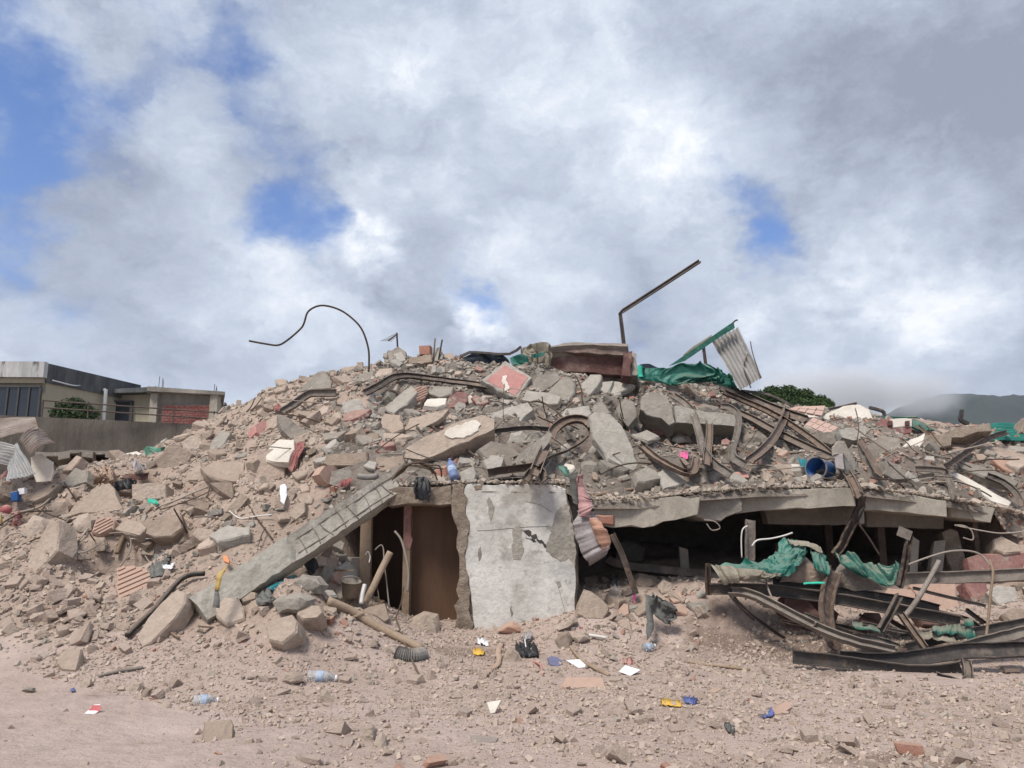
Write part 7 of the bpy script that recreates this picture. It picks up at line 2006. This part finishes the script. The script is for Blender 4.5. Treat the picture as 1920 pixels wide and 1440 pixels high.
def pool(n, seed, lo, hi, power, dens, ylo=4.2, yhi=19.5):
    r = np.random.default_rng(seed)
    X, Y, UPP = [], [], []
    got = 0
    while got < n:
        k = n * 3
        y = ylo + (yhi - ylo) * r.random(k)
        x = (r.random(k) * 2 - 1) * (.72 * y + .6)
        keep = r.random(k) < y / yhi                                   # equal chance per area
        x, y = x[keep], y[keep]
        up = has_upper(x, y)
        # inside the cavity only its outer part
        under = up & (r.random(len(x)) < .45) & (y < yf(x) + 2.2) & (x > X_DOOR) & (x < X_END)
        up = up & ~under
        z = np.where(up, samp(GU, x, y), samp(GL, x, y))
        px, py, _ = project(x, y, z)
        d = dens(x, y, z, px, py, up, r)
        k2 = (r.random(len(x)) < d) & (px > -120) & (px < 2040) & (py < 1520)
        X.append(x[k2]); Y.append(y[k2]); UPP.append(up[k2])
        got += k2.sum()
    x, y, up = np.concatenate(X)[:n], np.concatenate(Y)[:n], np.concatenate(UPP)[:n]
    s = lo * (1 - r.random(n) * (1 - (hi / lo) ** (-power))) ** (-1 / power)   # bounded power law
    return x, y, up, s, r


def place(kind, seed, n, lo, hi, power, dens, sizef, mats, stuffm, name, cat, labels, n_obj, flatness=.5, sink=.22, minpx=0, np_fine=26):
    x, y, up, s, r = pool(n, seed, lo, hi, power, dens)
    z = np.where(up, samp(GU, x, y), samp(GL, x, y))
    px, py, dep = project(x, y, z)
    s = s * sizef(x, y, z, px, py, up)
    sp0 = s * F / dep
    bad = np.zeros(n, bool)
    for ox, oy in ((0, 0), (.4, 0), (-.4, 0), (0, -.4), (0, .3)):
        qx = np.clip((px + ox * sp0) / 4, 0, 479).astype(int)
        qy = np.clip((py + oy * sp0) / 4, 0, 359).astype(int)
        bad |= TAKEN[qy, qx]
    bad &= (sp0 > 11)
    keep = ~bad
    x, y, z, up, s, px, py, dep = [q[keep] for q in (x, y, z, up, s, px, py, dep)]
    n = len(x)
    R0, nrm = slope_rot(x, y, up)
    R = R0 @ rotm(r, n, flatness)
    P = np.stack([x, y, z], -1) + nrm * (s * sink * (r.random(n) * 1.1))[:, None]
    sp = s * F / dep
    vis = (px > 0) & (px < 1920) & (py < 1440) & ((y < 18) | up)
    order = np.argsort(-np.where(vis & (sp > minpx), sp, 0))
    top = order[:n_obj]
    fine = {}
    for i in top:
        k = int(r.integers(0, np_fine))
        mi = mats(x[i], y[i], z[i], px[i], py[i], up[i], r)
        key = (k, mi.name)
        if key not in fine:
            v, f = proto(1000 * seed + k, kind, True)
            me = bpy.data.meshes.new(name)
            me.from_pydata(v, [], f)
            me.materials.append(mi)
            fine[key] = me
        o = bpy.data.objects.new(name, fine[key])
        COL.objects.link(o)
        M3 = Matrix([list(map(float, q)) for q in R[i]])
        o.matrix_world = Matrix.Translation(Vector(map(float, P[i]))) @ M3.to_4x4() @ Matrix.Diagonal((*(float(s[i]),) * 3, 1))
        PENDING.append((o, ADJ.get(mi.name, labels), name.replace('_', ' '), cat, px[i], py[i], sp[i]))
    rest = np.ones(n, bool)
    rest[top] = False
    idx = np.nonzero(rest)[0]
    VV, FF, base = [], [], 0
    which = r.integers(0, 24, len(idx))
    for k in range(24):
        v, f = proto(5000 * seed + k, kind, False)
        v = np.array(v)
        f = np.array(f)
        j = idx[which == k]
        if not len(j):
            continue
        A = np.einsum('nij,vj->nvi', R[j], v) * s[j][:, None, None] + P[j][:, None, :]
        VV.append(A.reshape(-1, 3))
        FF.append((f[None] + (np.arange(len(j)) * len(v))[:, None, None] + base).reshape(-1, 3))
        base += len(j) * len(v)
    if VV:
        o = big_mesh(name, np.concatenate(VV), np.concatenate(FF), stuffm, smooth=False)
        return o


PENDING = []
LM = [('pink diamond slab', 950, 713), ('maroon crest block', 1100, 672), ('cream white slab', 525, 845), ('dark hollow slab', 550, 800), ('tilted left shoulder slab', 592, 716),
      ('kinked steel channel', 580, 752), ('bent steel strip', 790, 712), ('arching wire foot', 690, 725), ('antenna mast', 747, 690), ('skyline cube', 796, 657), ('white patched pillar', 845, 815),
      ('arched steel channel', 1058, 820), ('large weathered slab', 1150, 830), ('long broken slab', 955, 775), ('triangular wedge block', 990, 845), ('fallen column top', 745, 880), ('fallen column middle', 560, 1010),
      ('fallen column foot', 400, 1120), ('brown door', 812, 1050), ('white wall', 975, 1050), ('hanging clothes', 1105, 980), ('blue bottle', 850, 880), ('squared pale block', 1216, 888),
      ('dipping rusty channel', 1255, 870), ('hanging curved channel', 1310, 810), ('s shaped channel', 1383, 815), ('standing rusty beam', 1450, 820), ('blue tub', 1550, 878), ('broken cabinet', 1585, 855), ('longest brown beam', 1500, 810),
      ('pink tiled slab', 1540, 800), ('rounded white slab', 1590, 780), ('red and white wall block', 1680, 798), ('lying column', 1780, 818), ('upward bent angle', 1830, 840), ('long sliding slab', 1850, 885),
      ('long pale slab', 1835, 917), ('slanting angle bar', 1632, 862), ('green roof sheet', 1890, 810), ('green crest tarpaulin', 1280, 702), ('roof piece', 1340, 665), ('navy tarpaulin', 910, 674),
      ('cracked tan slab', 420, 884), ('square tan block', 279, 922), ('big tan boulder slab', 175, 935), ('tan peaked cloth', 198, 885), ('green net', 298, 850), ('corrugated sheets', 45, 860), ('pink ball', 12, 956),
      ('leaning left beam end', 80, 1025), ('ribbed clay block', 192, 984), ('terracotta panel', 250, 1095), ('dark bag on the slope', 300, 1060), ('hollow block', 308, 985), ('leaning tan slab', 300, 1160), ('black hose', 280, 1150),
      ('box like stone', 128, 1238), ('crushed red carton', 176, 1330), ('left bottle', 390, 1312), ('centre bottle', 605, 1268), ('wooden pole', 705, 1172), ('ribbed hose', 768, 1230),
      ('doorway boulder', 795, 1172), ('left white paper', 1085, 1243), ('right white paper', 1180, 1257), ('orange topped brick slab', 1095, 1282), ('yellow wrapper', 1258, 1317), ('pink painted stone', 1465, 1328), ('grey shirt', 1242, 1140),
      ('peaked rock by the white wall', 1112, 1135), ('earth bank', 1340, 1160), ('ground beam', 1600, 1245), ('big green tarpaulin', 1430, 1050), ('cap plate post', 1695, 1050), ('steel i beam', 1800, 1080), ('cavity column stump', 1790, 1030),
      ('dark grey board', 907, 1385), ('stone pair', 700, 1382), ('yellow food packet', 898, 1221), ('dark branch', 1345, 1248), ('cavity board', 1182, 1043), ('crumpled green sheet', 1790, 1185)]
ADJ = {'tan_concrete': 'tan', 'dust_coated_stone': 'dusty', 'grey_concrete': 'grey', 'weathered_concrete': 'dark weathered'}
RANK = ['largest', 'second largest', 'third largest', 'fourth largest', 'fifth largest', 'sixth largest', 'seventh largest', 'eighth largest', 'ninth largest', 'tenth largest', 'eleventh largest', 'twelfth largest', 'thirteenth largest', 'fourteenth largest', 'fifteenth largest', 'sixteenth largest', 'seventeenth largest', 'eighteenth largest', 'nineteenth largest', 'twentieth largest']


def name_pieces():
    """each loose piece is told apart by the landmark it lies beside and by its size among its like there"""
    cells = {}
    for o, adj, noun, cat, px, py, sp in PENDING:
        d = [(math.hypot(px - a, (py - b) * 1.2), nm, a, b) for nm, a, b in LM]
        _, nm, a, b = min(d)
        dx, dy = px - a, py - b
        if abs(dx) > 2 * abs(dy): w_ = 'left of' if dx < 0 else 'right of'
        elif abs(dy) > 2 * abs(dx): w_ = 'above' if dy < 0 else 'below'
        else: w_ = ('above' if dy < 0 else 'below') + (' left of' if dx < 0 else ' right of')
        w_ = w_.replace('above left', 'up and left').replace('above right', 'up and right').replace('below left', 'down and left').replace('below right', 'down and right')
        cells.setdefault((adj, noun, w_, nm), []).append((sp, o, cat))
    for (adj, noun, w_, nm), lst in cells.items():
        lst.sort(key=lambda q: -q[0])
        for k, (sp, o, cat) in enumerate(lst):
            rk = '' if len(lst) == 1 else RANK[min(k, 19)] + ' '
            lb_ = f'{rk}{adj} loose {noun} {w_} the {nm}'
            if len(lb_.split()) > 16: lb_ = lb_.replace(' loose', '').replace('dark weathered', 'dark')
            tag(o, lb_, cat, f'loose {noun}s in the rubble', 'thing')


def dens_rubble(x, y, z, px, py, up, r):
    d = np.where(up, 1.0, 0.55)
    left = (~up) & (px < 720) & (z > .25)
    soft = fbm(x, y, 1.6, 2, 123) > .06                                # patches of bare dusty earth
    d = np.where(left, np.where(soft, .42, .95), d)
    front = (z <= .25) & (~up)
    d = np.where(front, .10 + .25 * sstep(7.2, 9.2, y) + .2 * sstep(950, 1250, px) * sstep(7.2, 6.2, y), d)
    d = np.where(yard(px, py), .004, d)
    d = np.where((px > 1200) & (px < 1450) & (py > 1138) & (py < 1208), .12, d)
    d = np.where((~up) & (y > 9.9) & (x > X_DOOR) & (x < X_END) & (z > .1), np.where((px > 1200) & (px < 1450) & (py > 1130), .12, np.maximum(d, .7)), d)
    return d


def size_rubble(x, y, z, px, py, up):
    s = np.where(up, 1.1, .78)
    s = np.where((~up) & (z < 1.5), .55, s)
    s = np.where((z <= .25) & ~up, .34, s)
    s = np.where((~up) & (px < 720) & (z > .3) & (py > 1040) & (px < 300), .55, s)
    return s


def mats_rubble(x, y, z, px, py, up, r):
    if up:
        return [M_grey, M_grey, M_tan, M_dark, M_grey][int(r.integers(0, 5))]
    return M_low if z < 1.0 else [M_tan, M_tan, M_tan, M_tan, M_grey][int(r.integers(0, 5))]


def rand_slabs(n, seed, region, lo, hi, mats):
    """broken slabs lying over one another, each its own polygon, thickness and tilt"""
    r = np.random.default_rng(seed)
    got = tries = 0
    while got < n and tries < 40000:
        tries += 1
        y = float(r.uniform(9.3, 18.0))
        x = float(r.uniform(-.7, .7) * y)
        up = bool(has_upper(np.array(x), np.array(y)))
        z = float(samp(GU if up else GL, x, y))
        px, py, dep = project(x, y, z)
        if not region(x, y, z, px, py, up):
            continue
        if abs(hit(px, py) - y) > .6:                      # behind something
            continue
        s = float(lo * (1 - r.random() * (1 - (hi / lo) ** -1.3)) ** (-1 / 1.3))
        sp = s * F / dep
        qs = [(px + ox * sp * .42, py + oy * sp * .3) for ox in (-1, 0, 1) for oy in (-1, 0, 1)]
        tk = np.mean([TAKEN[int(np.clip(b / 4, 0, 359)), int(np.clip(a / 4, 0, 479))] for a, b in qs])
        if tk > .37:
            continue
        R0, nr = slope_rot(np.array([x]), np.array([y]), np.array([up]))
        nn = Vector(nr[0]) + Vector(r.normal(size=3)) * .38
        nn.normalize()
        if nn.dot(Vector((-x, -y, EYE - z)).normalized()) < .15:
            continue
        t_ = nn.orthogonal().normalized()
        b_ = nn.cross(t_)
        k = int(r.integers(4, 7))
        ang = np.sort((np.arange(k) + r.uniform(-.3, .3, k)) / k * 2 * np.pi) + r.uniform(0, 6)
        asp = r.uniform(.5, 1)
        rot = r.uniform(0, 6.28)
        th = float(r.uniform(.06, .22)) * min(1, .5 + s)
        c = Vector((x, y, z)) + nn * (s * .10 + th * .35)
        P = []
        for a_ in ang:
            rr = s * .5 * r.uniform(.8, 1.1)
            u_, v_ = math.cos(a_) * rr, math.sin(a_) * rr * asp
            P.append(c + t_ * (u_ * math.cos(rot) - v_ * math.sin(rot)) + b_ * (u_ * math.sin(rot) + v_ * math.cos(rot)))
        rnd_ = random.Random(int(r.integers(0, 1 << 30)))
        Q = ragged(P, .10, .016, nn, rnd_)
        k = len(Q)
        v = [p - (p - c).normalized() * rnd_.uniform(.004, .02) for p in Q] + [p - nn * min(.02, th * .2) for p in Q]
        v += [p - nn * th * rnd_.uniform(.4, .65) + (p - c).normalized() * rnd_.uniform(-.5, .8) * .03 for p in Q] + [p - nn * th * rnd_.uniform(.95, 1.0) for p in Q]
        f = [list(range(k))] + [[q * k + i, (q + 1) * k + i, (q + 1) * k + (i + 1) % k, q * k + (i + 1) % k] for q in range(3) for i in range(k)] + [[3 * k + i for i in range(k)][::-1]]
        mi = mats(r, px, py)
        PENDING.append((obj('broken_slab', v, f, mi), ADJ.get(mi.name, ADJ2.get(mi.name, 'tan')), 'broken slab', 'broken slab', px, py, sp))
        occupy([(px + math.cos(q) * sp * .40, py + math.sin(q) * sp * .28) for q in np.linspace(0, 6.28, 9)[:-1]])
        got += 1


ADJ2 = {'pale_plaster': 'cream', 'faded_red_paint': 'red painted', 'dusty_terracotta': 'terracotta', 'pink_paint': 'pink painted'}
rand_slabs(230, 41, lambda x, y, z, px, py, up: up and 540 < px < 1920 and py < 905, .22, .85,
           lambda r, px, py: [M_grey, M_grey, M_grey, M_tan, M_dark, M_grey, M_tan, M_dark, M_grey if r.random() < .6 else M_pale, M_redpaint, M_grey, M_terra, M_grey, M_tan, M_dark, M_grey][int(r.integers(0, 16))])
rand_slabs(62, 42, lambda x, y, z, px, py, up: (not up) and -10 < px < 730 and z > 1.25, .24, .8,
           lambda r, px, py: [M_tan, M_tan, M_tan, M_grey, M_tan, M_low, M_tan][int(r.integers(0, 7))] if r.random() < .97 else M_pinkpaint)
rand_slabs(52, 43, lambda x, y, z, px, py, up: (not up) and ((480 < px < 700 and 1040 < py < 1150) or (1090 < px < 1330 and 1040 < py < 1150) or (1620 < px < 1910 and 1080 < py < 1180)), .2, .5,
           lambda r, px, py: [M_tan, M_grey, M_tan, M_dark, M_terra][int(r.integers(0, 5))])
o = place('chunk', 3, 29000, .065, .52, 1.2, dens_rubble, size_rubble, mats_rubble, M_rubble, 'concrete_chunk', 'rubble chunk', 'tan', 300)
tag(o, 'countless smaller tan and grey stones covering the rubble heap', kind='stuff')
o = place('plate', 4, 8000, .08, .62, 1.3, dens_rubble, size_rubble, mats_rubble, M_rubble, 'concrete_shard', 'concrete shard', 'tan', 220, flatness=.35, sink=.12)
tag(o, 'countless small flat shards strewn over the rubble heap', kind='stuff')


def dens_brick(x, y, z, px, py, up, r):
    d = np.where(up, .35 + .65 * sstep(1150, 1350, px), .07)
    d = np.where(up & (px < 1000) & (px > 600), .7 * (fbm(x, y, 1.5, 2, 9) > .02) + .1, d)
    d = np.where((z <= .2) & ~up, .012, d)
    return np.where(yard(px, py), 0, d)


o = place('brick', 5, 4200, .06, .30, 1.1, dens_brick, lambda x, y, z, px, py, up: np.where(up, 1.0, .7), lambda *a: M_brick, M_brickbits, 'brick_fragment', 'brick piece', 'reddish', 160, flatness=.6)
tag(o, 'countless reddish brick crumbs mixed into the rubble', kind='stuff')


def dens_gravel(x, y, z, px, py, up, r):
    d = np.where(up, .30, .55)
    g = fbm(x, y, 2.2, 5, 321)
    d = np.where((z <= .3) & ~up, .07 + .9 * sstep(-.08, .2, g + .12 * sstep(500, 1300, px)), d)
    return np.where(yard(px, py), .012, d)




def cheap_stuff(name, m, seed, n, lo, hi, power, dens, yhi, kind='chunk', flatness=.6):
    x, y, up, s, r = pool(n, seed, lo, hi, power, dens, 4.2, yhi)
    z = np.where(up, samp(GU, x, y), samp(GL, x, y))
    R0, nrm = slope_rot(x, y, up)
    R = R0 @ rotm(r, n, flatness)
    P = np.stack([x, y, z], -1) + nrm * (s * .2 * r.random(n))[:, None]
    VV, FF, base = [], [], 0
    which = r.integers(0, 16, n)
    for k in range(16):
        v, f = proto(900 * seed + k, kind, False)
        v, f = np.array(v), np.array(f)
        j = np.nonzero(which == k)[0]
        A = np.einsum('nij,vj->nvi', R[j], v) * s[j][:, None, None] + P[j][:, None, :]
        VV.append(A.reshape(-1, 3))
        FF.append((f[None] + (np.arange(len(j)) * len(v))[:, None, None] + base).reshape(-1, 3))
        base += len(j) * len(v)
    return big_mesh(name, np.concatenate(VV), np.concatenate(FF), m, smooth=False)


o = cheap_stuff('gravel', M_gravel, 8, 78000, .010, .070, 1.75, dens_gravel, 15)
tag(o, 'fine tan gravel and crumbs covering the ground and the heap', kind='stuff')

# crumbs and stones along the broken front edge of the floor slab and the wall top
r = np.random.default_rng(77)
n = 4200
t = r.random(n)
x = np.interp(t, [0, 1], [EX[1], EX[-2]])
y = yf(x) + r.uniform(-.11, .5, n)
s = .03 * (1 - r.random(n) * .985) ** (-.42)
s = np.minimum(s, .17)
z = zf(x) + .01 + s * .15 + np.maximum(0, (y - yf(x))) * .25
R = rotm(r, n, .5)
VV, FF, base = [], [], 0
for k in range(12):
    v, f = proto(777 + k, 'chunk', False)
    v, f = np.array(v), np.array(f)
    j = np.nonzero(np.arange(n) % 12 == k)[0]
    A = np.einsum('nij,vj->nvi', R[j], v) * s[j][:, None, None] + np.stack([x, y, z], -1)[j][:, None, :]
    VV.append(A.reshape(-1, 3))
    FF.append((f[None] + (np.arange(len(j)) * len(v))[:, None, None] + base).reshape(-1, 3))
    base += len(j) * len(v)
o = big_mesh('edge_crumbs', np.concatenate(VV), np.concatenate(FF), M_rubble, smooth=False)
tag(o, 'loose crumbs along the broken edge of the floor slab', kind='stuff')

# splinters of wood and loose bars poking out of the heap
r = random.Random(21)


def surf_point(px0, px1, py0, py1):
    for _ in range(30):
        px, py = r.uniform(px0, px1), r.uniform(py0, py1)
        if not TAKEN[int(py / 4), int(min(px, 1919) / 4)]: break
    return px, py, pt(px, py, .02)


for k in range(46):
    a0 = [(480, 1100, 760, 880), (1100, 1880, 790, 905), (1220, 1880, 880, 910), (60, 520, 900, 1180), (520, 760, 1060, 1160)][k % 5]
    px, py, p = surf_point(*a0)
    L = r.uniform(.2, .75)
    a = r.uniform(0, math.pi)
    d = Vector((math.cos(a), math.sin(a) * .6, r.uniform(-.15, .35))).normalized()
    v, f = sweep_mesh([p - d * L / 2, p + d * L / 2 + Vector((0, 0, .02))], P_box(r.uniform(.018, .05), r.uniform(.012, .025)), up=(0, 0, 1))
    PENDING.append((obj('wood_splinter', v, f, M_wood), 'broken', 'wood splinter', 'wood splinter', px, py, L))
for k in range(84):
    a0 = [(560, 1100, 720, 880), (1150, 1900, 840, 905), (900, 1250, 770, 880), (20, 420, 900, 1060), (1380, 1880, 850, 905), (1600, 1900, 860, 930)][k % 6]
    px, py, p = surf_point(*a0)
    L = r.uniform(.35, 1.1) * (.75 if px < 600 else 1)
    d = Vector((r.uniform(-1, 1), r.uniform(-.9, .1), r.uniform(.0, .45))).normalized()
    P, q_ = [p - d * .1], p.copy()
    bend = Vector((r.uniform(-1, 1), r.uniform(-.6, .3), r.uniform(-1.3, .1))) * r.uniform(.1, .55)
    for i in range(5):
        q_ = q_ + d * (L / 5)
        P.append(q_.copy())
        d = (d + bend * .5).normalized()
        if r.random() < .2: bend = -bend
    cab = r.random() < .5
    v, f = tube_mesh(smooth_path(P, 4), r.uniform(.007, .013), 5)
    nm = 'cable' if cab else 'rebar'
    PENDING.append((obj(nm, v, f, M_cable if cab else M_rebar, smooth=True), 'dusty bent' if cab else 'thin bent', nm, nm, px, py, L))

name_pieces()
for o in list(bpy.data.objects):                          # every single piece is a thing unless said otherwise
    if o.parent is None and o.type in ('MESH', 'EMPTY') and 'kind' not in o:
        o['kind'] = 'thing'
